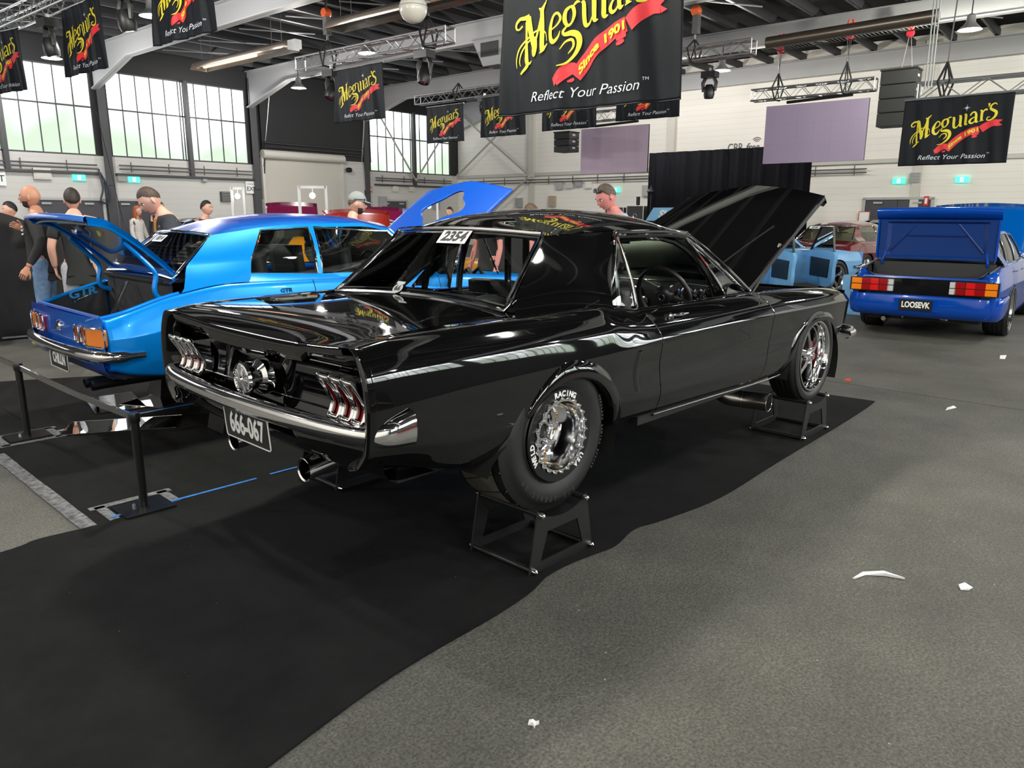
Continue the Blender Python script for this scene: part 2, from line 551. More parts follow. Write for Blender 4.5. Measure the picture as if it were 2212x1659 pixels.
# roller shutter with its drum
t = thing('roller_shutter', 'cream roller shutter door under the dark wall', 'shutter', HP(16.35, B1 - .1, 0), FACE_L)
MB().box((0, 0, 1.8), (3.7, .06, 3.6)).build('curtain', SHUT, t, smooth=0)
MB().tube([(-1.9, -.1, 3.72), (1.95, -.1, 3.72)], .17, 14).build('drum', CREAM, t)
for s in (-1, 1): MB().box((s * 1.88, -.03, 1.8), (.1, .14, 3.6)).build('guide', CREAM, t, smooth=0)
MB().lathe([(0, -.1), (.09, -.1), (.11, 0), (.09, .1), (0, .1)], 12, 'x', (2.15, -.2, 3.3)).build('motor', TRIMB, t)
# pale panel right of the shutter
hbox('trim_%d' % tn, (18.95, B1 - .05, 1.85), (1.3, .1, 3.7), WALLG); tn += 1
hbox('trim_%d' % tn, (18.35, B1 - .09, 1.85), (.08, .12, 3.7), CREAM); tn += 1
# doors
def hall_door(n, a, b, w, h, face, leaves=2, frame=BEAML):
    rz = FACE_L if face == 0 else FACE_R
    pos = HP(a, b, 0) if face == 0 else HP(a, b, 0)
    d = MB(); 
    for s in (-1, 1): d.box((s * (w / 2 + .04), -.02, h / 2), (.08, .1, h + .08))
    d.box((0, -.02, h + .04), (w + .16, .1, .08))
    fr = d.build('door_%d' % n, frame, loc=pos, rz=rz, smooth=0); tag(fr, kind='structure')
    dm = mat('charcoal door leaf', (.055, .055, .065), .45)
    for k in range(leaves):
        lw = w / leaves
        cx = -w / 2 + lw * (k + .5)
        lf = MB().box((cx, 0, h / 2), (lw - .012, .05, h - .01)).build('door_leaf', dm, fr, smooth=0)
        s = 1 if k == 0 else -1
        MB().tube([(cx + s * (lw / 2 - .12), -.06, 1.0), (cx + s * (lw / 2 - .12), -.06, 1.25)], .012, 6).build('door_handle', STEEL, lf)
        MB().box((cx - s * lw * .1, -.06, h - .1), (.28, .05, .06)).build('door_closer', BEAML, lf, smooth=0)
hall_door(1, 7.4, B1 - .04, 2.1, 1.9, 0)
hall_door(2, 9.55, B1 - .04, 1.25, 1.9, 0)
hall_door(3, 14.75, B1 - .04, .7, 1.95, 0, 1)
hall_door(4, 21.15, B1 - .04, 1.5, 2.05, 0)
hall_door(5, A1 - .04, 3.85, 2.0, 2.0, 1)
# pilasters and ledge on the end wall
LEDZ = 3.2
mb = MB(); mb.box((A1 - .06, (B0 + B1) / 2, LEDZ + .06), (.12, B1 - B0, .14))
struct('trim_%d' % tn, hx(mb), mat('pale steel', (.55, .54, .5), .45), smooth=0); tn += 1
for b in (19.3, 12.3, 3.45 - .1, -3.6):
    mb = MB(); mb.box((A1 - .09, b, 5.0), (.18, .3, 3.7)); mb.box((A1 - .05, b, 1.6), (.1, .26, 3.2))
    struct('trim_%d' % tn, hx(mb), CREAM, smooth=0); tn += 1
pipes(23.5, 4.9, A1 - .15, (3.02, 2.9), face=1, lab='thin service pipes under the ledge of the cream end wall')
# cross bracing on the end wall
def tb(name, pts, r, m, lab, cat, group=None, n=6):
    return tag(MB().tube(pts, r, n).build(name, m), lab, cat, group)
PALE = mat('pale brace paint', (.42, .40, .36), .5)
A_ = A1 - .42
tb('wall_brace', [HP(A_, 23.4, 6.1), HP(A_, 19.35, 3.3)], .045, PALE, 'pale diagonal brace falling to the right, upper left of the end wall', 'brace', 'wall braces')
tb('wall_brace', [HP(A_ - .1, 19.3, 6.2), HP(A_ - .1, 23.6, 3.3)], .045, PALE, 'pale diagonal brace rising to the right, upper left of the end wall', 'brace', 'wall braces')
tb('wall_brace', [HP(A_, 19.3, 3.1), HP(A_, 23.4, .2)], .05, PALE, 'pale diagonal brace low on the end wall behind the raised blue bonnet', 'brace', 'wall braces')
tb('wall_brace', [HP(20.3, B1 - .25, 5.7), HP(22.4, B1 - .25, 3.0)], .04, PALE, 'thin diagonal brace falling to the right before the corner window', 'brace', 'wall braces')
tb('wall_brace', [HP(24.7, B1 - .25, 5.7), HP(22.4, B1 - .25, 3.0)], .04, PALE, 'thin diagonal brace rising to the right before the corner window', 'brace', 'wall braces')
# rafters, purlins
def rafter(a, n):
    mb = MB()
    pts = [(B1 - .1, 5.35), (B1 - .1, 6.6), (B1 - 10, 6.66), (B0, 6.66), (B0, 6.16), (B1 - 10, 6.12), (B1 - 2.7, 6.05)]
    # web
    vs = [HP(a - .012, p[0], p[1]) for p in pts] + [HP(a + .012, p[0], p[1]) for p in pts]
    k = len(pts)
    mb.add(vs, [tuple(range(k)), tuple(range(2 * k - 1, k - 1, -1))] + [(i, k + i, k + (i + 1) % k, (i + 1) % k) for i in range(k)])
    mb.cur = 1
    low = [(B1 - .1, 5.35), (B1 - 2.7, 6.05), (B1 - 10, 6.12), (B0, 6.16)]
    def flange(line, w):
        for (p, q) in zip(line[:-1], line[1:]):
            vs = []
            for (b, z) in (p, q):
                for da in (-w, w):
                    for dz in (0, .03): vs.append(HP(a + da, b, z + dz))
            mb.add(vs, [(0, 1, 3, 2), (4, 6, 7, 5), (0, 4, 5, 1), (2, 3, 7, 6), (0, 2, 6, 4), (1, 5, 7, 3)])
    flange(low, .12)
    mb.cur = 0
    flange([(B1 - .1, 6.6), (B1 - 10, 6.66), (B0, 6.66)], .12)
    struct('trim_%d' % n, mb, [BEAMG, BEAML], smooth=0)
for a in (-7.9, -2.4, 3.1, 8.6, 14.1, 19.6, 25.2):
    rafter(a, tn); tn += 1
PURL = mat('purlin paint', (.05, .05, .055), .5)
mb = MB()
b = B0 + .6
while b < B1 - .5:
    mb.box(((A0 + A1) / 2, b, 6.83), (A1 - A0, .02, .22)); mb.box(((A0 + A1) / 2, b + .04, 6.73), (A1 - A0, .09, .02))
    b += 1.15
struct('trim_%d' % tn, hx(mb), PURL, smooth=0); tn += 1
mb = MB()
for a in (6, 11.4, 16.8, 22):
    for k in range(16):
        p = B1 - 1 - k * 2.3
        mb.tube([HP(a - .9, p, 6.72), HP(a + .9, p - 1.15, 6.72)], .02, 4)
struct('trim_%d' % tn, mb, BEAMG); tn += 1
# carpets
def sheet(name, poly, z0, z1, m, wob=0):
    mb = MB(); n = len(poly)
    vs = [(x, y, z0) for x, y in poly] + [(x, y, z1) for x, y in poly]
    mb.add(vs, [tuple(range(n)), tuple(range(2 * n - 1, n - 1, -1))] + [(i, n + i, n + (i + 1) % n, (i + 1) % n) for i in range(n)])
    return mb.build(name, m, smooth=0)
def wavy(p, q, n, amp, seed):
    rr = random.Random(seed); out = []
    for i in range(n):
        t = i / n
        d = (q[0] - p[0], q[1] - p[1]); l = math.hypot(*d)
        o = amp * (math.sin(t * 17 + seed) + .6 * math.sin(t * 41 + seed * 2) + .5 * (rr.random() - .5))
        if i == 0: o = 0
        out.append((p[0] + d[0] * t - d[1] / l * o, p[1] + d[1] * t + d[0] / l * o))
    return out
edge = [(-4.2, -1.75), (-2.6, -1.36), (-1.56, -1.145), (-1.05, -1.055), (-.54, -1.03), (-.3, -1.0), (-.16, -.96), (0, -.955), (.14, -.972), (.3, -.99), (.52, -.945), (.72, -.985), (1.2, -1.04), (2, -1.0), (3.0, -.96), (3.74, -.92), (4.06, -.89)]
edge = [tuple(p) for p in spline(edge, 5)]
poly = edge + [(4.02, -.45), (3.98, 1.03)] + [tuple(p) for p in spline([(0, 1.05), (-1.02, 1.03), (-1.3, 1.0), (-1.55, 1.02), (-1.75, .98), (-2.6, 1.02), (-4.2, 1.0)], 5)]
tag(sheet('carpet', poly, .0, .008, CARP), 'black display carpet with wavy edge under the black coupe', 'carpet')
poly = wavy((-1.31, 1.0), (-1.33, 2.65), 14, .004, 3) + [(-1.34, 2.65), (-1.3, 5.2), (-.75, 5.15), (.3, 4.6), (5.2, 4.7), (5.2, 1.06)]
tag(sheet('carpet', poly, .0, .005, CARP), 'black display carpet under the bright blue coupe', 'carpet')
TAPE = mat('clear packing tape', (.20, .20, .21), .25, noise=.5, nscale=30)
BTAPE = mat('blue masking tape', (.03, .18, .55), .45, noise=.2, nscale=30)
def strip(p, q, w, m, lab, z=.0058, name='floor_tape', cat='tape', group=None):
    p = Vector((*p, 0)); q = Vector((*q, 0)); d = (q - p).normalized(); s = Vector((-d.y, d.x, 0)) * w / 2
    n = 24; rr = random.Random(int(abs(p.x * 100)))
    vs = []
    for i in range(n + 1):
        c = p.lerp(q, i / n); k = 1 + .12 * (rr.random() - .5)
        for zz in (z, z + .0012):
            for sg in (-1, 1): vs.append(tuple(c + s * sg * k + Vector((0, 0, zz))))
    fs = []
    for i in range(n):
        o = i * 4
        fs += [(o, o + 1, o + 5, o + 4), (o + 2, o + 6, o + 7, o + 3), (o, o + 4, o + 6, o + 2), (o + 1, o + 3, o + 7, o + 5)]
    return tag(MB().add(vs, fs).build(name, m, smooth=0), lab, cat, group)
strip((-1.335, 1.0), (-1.345, 2.66), .075, TAPE, 'clear tape along the cut carpet edge beside the bare concrete')
strip((-1.22, 1.048), (-.42, 1.052), .022, BTAPE, 'blue tape strip along the carpet seam at the near barrier post', z=.0085)
strip((-.33, 1.062), (-.1, 1.062), .018, BTAPE, 'short blue tape end behind the twin tailpipes', z=.0085)
strip((-.32, 3.06), (.35, 3.08), .035, BTAPE, 'blue tape strip on the carpet under the bright blue coupe')
strip((-1.1, 2.97), (-.75, 2.99), .04, TAPE, 'clear tape strip right of the far barrier post base')
strip((-1.6, 2.97), (-1.2, 2.97), .04, TAPE, 'clear tape strip left of the far barrier post base', z=.0015)
# faint joints in the concrete
JM = mat('floor joint filler', (.06, .058, .052), .8)
strip((4.6, -12), (4.6, 12), .010, JM, 'thin dark joint across the concrete aisle in front of the dark blue sedan', z=.0002, name='floor_joint', cat='joint')
# litter
def scrap(x, y, pts, lab, m=WHITE, th=.002, s=1):
    mb = MB(); n = len(pts)
    vs = [(px * s, py * s, .002) for px, py in pts] + [(px * s, py * s, .002 + th + .006 * ((i * 7) % 3)) for i, (px, py) in enumerate(pts)]
    mb.add(vs, [tuple(range(n)), tuple(range(2 * n - 1, n - 1, -1))] + [(i, n + i, n + (i + 1) % n, (i + 1) % n) for i in range(n)])
    return tag(mb.build('litter', m, loc=(x, y, 0), smooth=0), lab, 'litter', 'scraps on the concrete')
scrap(.84, -1.96, [(-.11, .05), (-.03, .035), (.03, -.03), (.05, -.11), (.035, -.115), (.01, -.04), (-.04, .02), (-.11, .04)], 'curled white paper strip on the near concrete')
scrap(.97, -2.28, [(-.04, .01), (.0, .03), (.03, .01), (.03, -.03), (-.02, -.02)], 'crumpled white scrap right of the curled paper strip', s=.8)
scrap(-.91, -1.56, [(-.015, .01), (.0, .018), (.004, .006), (.015, .01), (.008, -.002), (.012, -.012), (-.001, -.008), (-.012, -.015), (-.007, -.002)], 'small white scrap close to the bottom edge of the picture')
scrap(4.74, -.42, [(-.04, .02), (.03, .03), (.05, -.01), (-.02, -.04)], 'small orange scrap in the aisle beyond the carpet corner', mat('orange scrap', (.6, .08, .03), .6))
scrap(4.23, -1.41, [(-.1, .02), (.0, .03), (.1, .0), (.1, -.03), (-.02, -.0)], 'flat white tape piece on the aisle floor right of the carpet', s=.8)
scrap(7.11, -1.21, [(-.12, .02), (.1, .06), (.13, .0), (-.1, -.03)], 'flat white tape piece before the wheel of the dark blue sedan', s=.9)
# ------------------------------------------------------------------ high-bay lamps
LAMPG = mat('lit lamp face', (1, 1, 1), .5, emis=(1, .97, .9), es=14)
LSHADE = mat('lamp reflector', (.55, .55, .55), .3, metal=.6)
_hb = None
def highbay(a, b, z, lab, power=180, col=(1, .97, .9), rad=.11):
    global _hb
    if _hb is None:
        t = thing('high_bay_lamp', lab, 'lamp', HP(a, b, z), HA, 'pendant high bay lamps')
        MB().lathe([(.04, .34), (.09, .30), (.10, .16), (.13, .12), (.25, .0), (.245, 0), (.12, .10), (0, .12)], 24, 'z').build('reflector', LSHADE, t)
        MB().lathe([(0, .012), (.2, .012), (.2, .03), (0, .03)], 24, 'z').build('lamp_face', LAMPG, t)
        MB().tube([(0, 0, .33), (0, 0, .7)], .012, 6).build('hanger', TRIMB, t)
        _hb = t
    else:
        t = dup(_hb, HP(a, b, z), HA, lab)
    point_light('lamp_light', (0, 0, -.10 - rad * .6), rad, power * LAMP_W, col, t)
    return t
# ================================================================== car building
def section(ctrl, rad=.3, m=5, k=3):
    """rounded polyline through control points; rad may be a list per corner"""
    P = [np.array(c, float) for c in ctrl]
    N = len(P); out = [P[0]]
    for i in range(1, N - 1):
        r = rad[i] if hasattr(rad, '__len__') else rad
        a = P[i] + (P[i - 1] - P[i]) * r; b = P[i] + (P[i + 1] - P[i]) * r
        last = out[-1]
        for j in range(1, k + 1): out.append(last + (a - last) * j / k)
        for j in range(1, m + 1):
            t = j / m
            out.append(a * (1 - t) ** 2 + P[i] * 2 * t * (1 - t) + b * t * t)
    last = out[-1]
    for j in range(1, k + 1): out.append(last + (P[-1] - last) * j / k)
    return out
class Side:
    """car flank: table rows x, then (w,z) pairs of the control points from rocker to top inner edge"""
    def __init__(s, table, rad=.3):
        s.T = np.array(table, float); s.rad = rad; s.n = (s.T.shape[1] - 1) // 2
    def ctrl(s, x):
        v = [float(interp(s.T[:, 0], s.T[:, i], [x])[0]) for i in range(1, s.T.shape[1])]
        return [(v[2 * i], v[2 * i + 1]) for i in range(s.n)]
    def sec(s, x): return section(s.ctrl(x), s.rad)
    def inner(s, x): return s.ctrl(x)[-1]
    def top(s, x): return s.ctrl(x)[-2]
def arch_r(ar, dx, dz):
    if not callable(ar): return ar
    a = math.degrees(math.atan2(dz, dx))
    return ar(a + 360 if a < -90 else a)
def side_patch(side, xs, sgn, arches=(), shear=None, dwx=None):
    """grid of the flank between stations xs; arches = (x,z,r): faces inside are cut, the rim snaps to the circle"""
    G = []
    for i, x in enumerate(xs):
        row = []
        for (w, z) in side.sec(x):
            xx = x + (shear(x, z) if shear else 0)
            row.append([xx, w * sgn, z])
        G.append(row)
    if dwx:
        for (i, dx, dw) in dwx: pass
    nu, nv = len(G), len(G[0])
    def inside(p):
        for (ax, az, ar, lim) in arches:
            r = arch_r(ar, p[0] - ax, p[2] - az)
            if (p[0] - ax) ** 2 + (p[2] - az) ** 2 < r * r and p[2] < lim: return (ax, az, ar)
        return None
    ins = [[inside(p) for p in row] for row in G]
    vs = [p for row in G for p in row]; fs = []
    used = set()
    for i in range(nu - 1):
        for k in range(nv - 1):
            c = [(i, k), (i + 1, k), (i + 1, k + 1), (i, k + 1)]
            if all(ins[a][b] for a, b in c): continue
            fs.append(tuple(a * nv + b for a, b in c)); used.update(c)
    for (a, b) in used:
        if ins[a][b]:
            ax, az, ar = ins[a][b]; p = G[a][b]
            d = math.hypot(p[0] - ax, p[2] - az) or 1e-6
            r = arch_r(ar, p[0] - ax, p[2] - az)
            p[0] = ax + (p[0] - ax) / d * r; p[2] = az + (p[2] - az) / d * r
    return vs, fs
def dense(a, b, step=.02, extra=()):
    n = max(2, int(round((b - a) / step)))
    return [a + (b - a) * i / n for i in range(n + 1)]
def patch(f, nu, nv):
    return [[f(i / nu, j / nv) for j in range(nv + 1)] for i in range(nu + 1)]
def arc_lip(ax, az, ar, y, a0, a1, r, sgn, n=40, flare=0, wfun=None):
    pts = []
    for i in range(n + 1):
        a = lerp(a0, a1, i / n)
        r_ = arch_r(ar, math.cos(a), math.sin(a)) + r
        x = ax + r_ * math.cos(a); z = az + r_ * math.sin(a)
        w = wfun(x, z) if wfun else y
        pts.append((x, sgn * (w + flare * math.sin(PI * i / n)), z))
    return pts
def flank_w(side, x, z):
    c = side.sec(x)
    best = None
    for (a, b) in zip(c[:-1], c[1:]):
        if min(a[1], b[1]) - 1e-6 <= z <= max(a[1], b[1]) + 1e-6 and abs(b[1] - a[1]) > 1e-6:
            t = (z - a[1]) / (b[1] - a[1]); return a[0] + (b[0] - a[0]) * t
    return c[len(c) // 2][0] if z > c[0][1] else c[0][0]
def green_pt(bot, top, x0, x1, t, bul=.02):
    """point on the side of the greenhouse: bot(x), top(x) give (w,z)"""
    b = bot(x0); u = top(x1)
    w = lerp(b[0], u[0], t) + bul * math.sin(PI * t); z = lerp(b[1], u[1], t)
    return (lerp(x0, x1, t), w, z)
def tyre_geo(mb, r, rim, w, tread_w=None, y0=0, grooves=4, n=72, rnd=0):
    """y0 = outer face; the tyre extends inward (+y). Outer face towards -y."""
    tw = tread_w or w
    s = (w - tw) / 2
    prof = [(rim * .97, .02), (rim, .004), (rim + .008, .0), (rim + .012, .006), (lerp(rim, r, .3), -.006), (lerp(rim, r, .55), -.01), (lerp(rim, r, .8) - rnd * .5, -.002), (r - .016 - rnd * .7, .008), (r - .006 - rnd * .35, .018)]
    g = []
    for k in range(grooves):
        c = .03 + (w - .06) * (k + .5) / grooves
        g += [(r, c - .008), (r - .008, c - .006), (r - .008, c + .006), (r, c + .008)]
    prof += [(r - .001, .028)] + g + [(r - .001, w - .028), (r - .016, w - .010), (lerp(rim, r, .55), w + .01), (rim, w - .004), (rim * .97, w - .02)]
    mb.lathe([(a, y0 + b) for a, b in prof], n, 'y')
def simple_wheel(parent, name, x, y, z, sgn, r, rim, w, spokes=5, m=None, label=None, detail=True):
    """wheel as a part: empty-free, tyre mesh with rim and spokes as sub-parts"""
    m = m or POLISH
    mb = MB(); tyre_geo(mb, r, rim, w, n=56 if detail else 36)
    rot = Matrix.Rotation(PI if sgn > 0 else 0, 4, 'Z')
    t = mb.xf(rot).build(name, RUBBER, parent, smooth=40); t.location = (x, y, z)
    rb = MB()
    d = .05
    rb.lathe([(rim * .99, .0), (rim + .006, -.004), (rim + .002, .004), (rim * .93, .012), (rim * .90, .06), (rim * .86, w * .6), (rim * .86, w - .02)], 56 if detail else 32, 'y')
    rb.lathe([(0, d + .02), (rim * .16, d + .02), (rim * .2, d + .05), (rim * .3, d + .07), (rim * .3, d + .1), (0, d + .1)], 24, 'y')
    for k in range(spokes):
        a = 2 * PI * k / spokes + .3
        for q in (-1, 1):
            p0 = Vector((math.cos(a) * rim * .14, d + .035, math.sin(a) * rim * .14))
            aa = a + q * .10
            p1 = Vector((math.cos(aa) * rim * .9, d + .02, math.sin(aa) * rim * .9))
            rb.tube([p0, p0.lerp(p1, .5) + Vector((0, .012, 0)), p1], [rim * .075, rim * .05, rim * .06], 6)
    rb.xf(rot).build('rim', m, t, smooth=40)
    bk = MB().lathe([(0, w * .55), (rim * .6, w * .55), (rim * .6, w * .6), (0, w * .6)], 32, 'y')
    bk.xf(rot).build('brake_disc', mat('brake disc', (.10, .10, .10), .35, .8), t)
    return t
# ================================================================== the black coupe
HS = .236
MU = thing('coupe', 'glossy black two-door coupe on wheel stands with raised bonnet and plate 666-067', 'car', (0, 0, HS))
#   x     p0 w,z      p1 w,z        p2 w,z      p3 w,z       p4 w,z        p5 w,z       p6 w,z       p7 w,z       p8 w,z
MT = [
 [-.93, .74, .385, .79, .40, .84, .46, .853, .54, .858, .612, .858, .625, .842, .74, .790, .832, .70, .830],
 [-.80, .74, .365, .80, .38, .855, .45, .867, .54, .872, .62, .872, .632, .853, .75, .795, .850, .70, .846],
 [-.50, .74, .300, .83, .31, .872, .42, .881, .53, .886, .635, .886, .648, .862, .76, .800, .860, .70, .856],
 [0.0, .74, .285, .84, .30, .885, .42, .893, .54, .898, .645, .898, .657, .872, .765, .806, .864, .70, .858],
 [.35, .74, .280, .845, .292, .886, .41, .889, .54, .897, .648, .897, .662, .872, .765, .804, .862, .705, .854],
 [.55, .74, .275, .845, .288, .886, .40, .880, .54, .893, .651, .893, .665, .864, .756, .787, .842, .715, .836],
 [.80, .74, .270, .845, .283, .884, .39, .868, .54, .884, .656, .890, .670, .858, .750, .775, .820, .715, .814],
 [1.4, .74, .258, .842, .272, .880, .38, .864, .53, .882, .662, .889, .677, .858, .748, .770, .812, .71, .806],
 [2.05, .74, .245, .838, .258, .876, .37, .862, .52, .880, .660, .887, .675, .857, .745, .768, .804, .70, .798],
 [2.4, .74, .255, .838, .268, .872, .38, .864, .52, .878, .658, .885, .673, .852, .742, .762, .795, .69, .790],
 [2.9, .72, .285, .83, .297, .862, .39, .866, .52, .876, .656, .881, .671, .845, .735, .755, .775, .685, .770],
 [3.25, .70, .345, .80, .36, .845, .43, .852, .53, .862, .652, .866, .667, .825, .722, .738, .750, .68, .745],
 [3.40, .68, .39, .77, .40, .81, .45, .825, .54, .835, .648, .838, .660, .80, .708, .725, .733, .675, .730]]
MRAD = [.3, .3, .3, .3, .25, .25, .3, .38, .3]
MS = Side(MT, MRAD)
RA = (.065, .285, lambda a: float(interp([-60, 0, 24, 90, 156, 168, 178, 200, 270], [.38, .365, .333, .312, .327, .385, .46, .54, .6], [a])[0]), .8)      # rear arch: centre x, z, radius, limit
FA = (2.77, .25, lambda a: float(interp([-60, 0, 30, 90, 150, 180, 270], [.43, .42, .39, .325, .385, .43, .5], [a])[0]), .8)
XD0, XD1 = .79, 2.045
def dshift(x, z):   # door seams lean a little
    if abs(x - XD0) < .2: k = 1 - abs(x - XD0) / .2
    elif abs(x - XD1) < .2: k = 1 - abs(x - XD1) / .2
    else: k = 0
    return k * (-.07 * max(0, (z - .66)) / .15 * .8 - (.09 * max(0, .55 - z) / .3 if x > 1.5 else -.01 * max(0, .55 - z) / .3))
def rear_cap(sgn):
    """flank end wraps round the corner into the tail panel"""
    G = []
    for (dx, dw, k) in ((0, 0, 1), (-.016, .001, 1), (-.028, .006, 1), (-.034, .016, 1), (-.032, .03, .995), (-.02, .05, .985), (.0, .07, .97), (.03, .085, .96)):
        G.append([(-.93 + dx - .035 * max(0, .70 - abs(z - .70)) * 0, sgn * max(.3, w - dw), lerp(.6, z, k)) for (w, z) in MS.sec(-.93)])
    return G
parts = {}
for sgn, sd in ((-1, 'right'), (1, 'left')):
    qb = MB()
    vs, fs = side_patch(MS, dense(-.93, XD0 - .003), sgn, [RA], dshift); qb.add(vs, fs)
    qb.grid(rear_cap(sgn))
    # blind inner return on top so the belt has thickness
    q = qb.build('quarter_panel', BLACKP, MU, smooth=32)
    # arch lip
    lp = MB()
    pts = arc_lip(RA[0], RA[1], RA[2], .9, R(-6), R(146), .004, sgn, 48, 0, lambda x, z: flank_w(MS, x, z) + .004)
    G = []
    for i, p in enumerate(pts):
        a = lerp(R(-6), R(146), i / 48); k = math.sin(PI * i / 48) ** .6; kk = min(1, 3 * (1 - i / 48) + .12)
        ca, sa = math.cos(a), math.sin(a)
        row = []
        for (dr, dy) in ((.075, -.012), (.055, .006 * k), (.035, .016 * k), (.012, .022 * k), (-.008, .020 * k), (-.014, .008 * k), (-.012, -.03), (0, -.08)):
            row.append((p[0] + ca * dr * (kk if dr > 0 else 1), p[1] + sgn * dy, p[2] + sa * dr * (kk if dr > 0 else 1)))
        G.append(row)
    lp.grid(G); lp.build('arch_lip', BLACKP, q, smooth=50)
    db = MB(); vs, fs = side_patch(MS, dense(XD0 + .003, XD1 - .003), sgn, [], dshift); db.add(vs, fs)
    d = db.build('door', BLACKP, MU, smooth=32)
    # door handle
    hb = MB(); zx = .66
    hy = sgn * (flank_w(MS, .98, .775) + .004)
    hb.tube([(.90, hy + sgn * .02, .778), (1.0, hy + sgn * .03, .776), (1.09, hy + sgn * .012, .773)], [.007, .009, .004], 8)
    hb.tube([(.905, hy - sgn * .01, .77), (.905, hy + sgn * .022, .775)], .018, 12)
    hb.lathe([(0, -.012), (.018, -.01), (.02, .01), (0, .012)], 14, 'y', (.93, hy + sgn * .005, .752))
    hb.build('door_handle', CHROME, d)
    # chrome edge strips of the seams
    cs = MB()
    for xs_, zz in ((XD0, (.655, .70, .75, .79, .83)), (XD1 + .006, (.665, .70, .75, .79, .806))):
        pl_ = [(xs_ + dshift(xs_, z) + (.0 if xs_ < 1 else .0), sgn * (flank_w(MS, xs_, z) + .002), z) for z in zz]
        cs.tube(pl_, .0028, 6)
    build_each(cs, 'edge_trim', CHROME, d)
    fb = MB(); vs, fs = side_patch(MS, dense(XD1 + .003, 3.40), sgn, [FA], dshift); fb.add(vs, fs)
    nose = [[(3.40 + dx, sgn * (w - dw), z) for (w, z) in MS.sec(3.40)] for dx, dw in ((0, 0), (.012, .006), (.016, .02), (.01, .05), (-.02, .09))]
    fb.grid(nose)
    f = fb.build('front_wing', BLACKP, MU, smooth=32)
    lp = MB(); G = []
    pts = arc_lip(FA[0], FA[1], FA[2], .88, R(2), R(176), .004, sgn, 48, 0, lambda x, z: flank_w(MS, x, z) + .003)
    for i, p in enumerate(pts):
        a = lerp(R(2), R(176), i / 48); k = math.sin(PI * i / 48) ** .6
        ca, sa = math.cos(a), math.sin(a)
        G.append([(p[0] + ca * dr, p[1] + sgn * dy, p[2] + sa * dr) for (dr, dy) in ((.06, -.010), (.04, .004 * k), (.02, .012 * k), (0, .014 * k), (-.012, .010 * k), (-.012, -.03), (0, -.08))])
    lp.grid(G); lp.build('arch_lip', BLACKP, f, smooth=50)
# side scoop recess behind the door and lower crease
for sgn in (-1, 1):
    mb = MB()
    y = lambda x, z: sgn * (flank_w(MS, x, z) + .001)
    G = []
    for t in range(9):
        z = lerp(.44, .64, t / 8)
        x0 = .60 - .02 * math.sin(PI * t / 8)
        G.append([(x0 - .05, y(x0 - .05, z) - sgn * .004, z), (x0 - .015, y(x0 - .015, z) + sgn * .006, z), (x0 + .0, y(x0, z) + sgn * .004, z), (x0 + .012, y(x0 + .012, z) - sgn * .012, z)])
    mb.grid(G)
    mb.build('side_scoop', BLACKP, MU, smooth=60)
# ---- deck lid, tail panel, valance
def deck_z(x, v):
    zi = MS.inner(max(-.93, min(.0, x)))[1]
    zc = float(interp([-.93, -.85, -.7, -.45, -.1, .05], [.800, .835, .858, .872, .885, .892], [x])[0])
    return zi + (zc - zi) * (1 - abs(v) ** 2.2)
mb = MB(); G = []
for i in range(41):
    t = i / 40; row = []
    for j in range(33):
        v = j / 16 - 1
        x1 = -.05 + .10 * (1 - v * v) - .02
        x0 = -.935 + .015 * (1 - v * v)
        x = lerp(x0, x1, t)
        row.append((x, v * .692, deck_z(x, v)))
    G.append(row)
# rolled rear edge
for (dx, dz) in ((-.010, -.004), (-.018, -.014), (-.020, -.03), (-.012, -.055), (-.004, -.075), (.02, -.08)):
    G.insert(0, [(-.935 + .015 * (1 - (j / 16 - 1) ** 2) + dx, (j / 16 - 1) * .692, deck_z(-.935, j / 16 - 1) + dz * (1 - .35 * (abs(j / 16 - 1) > .62) )) for j in range(33)])
mb.grid(G)
mb.build('boot_lid', BLACKP, MU, smooth=40)
mb = MB()
for s in (-1, 1):
    mb.tube([(x, s * .697, MS.inner(x)[1] - .004) for x in dense(-.93, -.06, .05)], .004, 5)
build_each(mb, 'boot_seam', TRIMB, MU)
def tail_x(y, z):
    t = (z - .46) / .30
    return -.90 + .05 * math.sin(PI * max(0, min(1, t))) + .02 * (abs(y) / .78) ** 2
G = [[(tail_x(y, z), y, z) for y in np.linspace(-.80, .80, 33)] for z in np.linspace(.44, .79, 19)]
tail = MB().grid(G).build('tail_panel', BLACKP, MU, smooth=40)
mb = MB()
for z in (.735, .545):
    mb.tube([(tail_x(y, z) - .002, y, z) for y in np.linspace(-.74, .74, 30)], .005, 6)
build_each(mb, 'bright_line', CHROME, tail)
G = []
for (dx, z, k) in ((-.915, .50, .985), (-.925, .46, 1), (-.925, .42, 1), (-.91, .375, .985), (-.87, .335, .95), (-.80, .31, .92), (-.60, .29, .88)):
    G.append([(dx + .03 * (abs(v)) ** 3, v * .825 * k, z) for v in np.linspace(-1, 1, 25)])
MB().grid(G).build('rear_valance', BLACKP, MU, smooth=50)
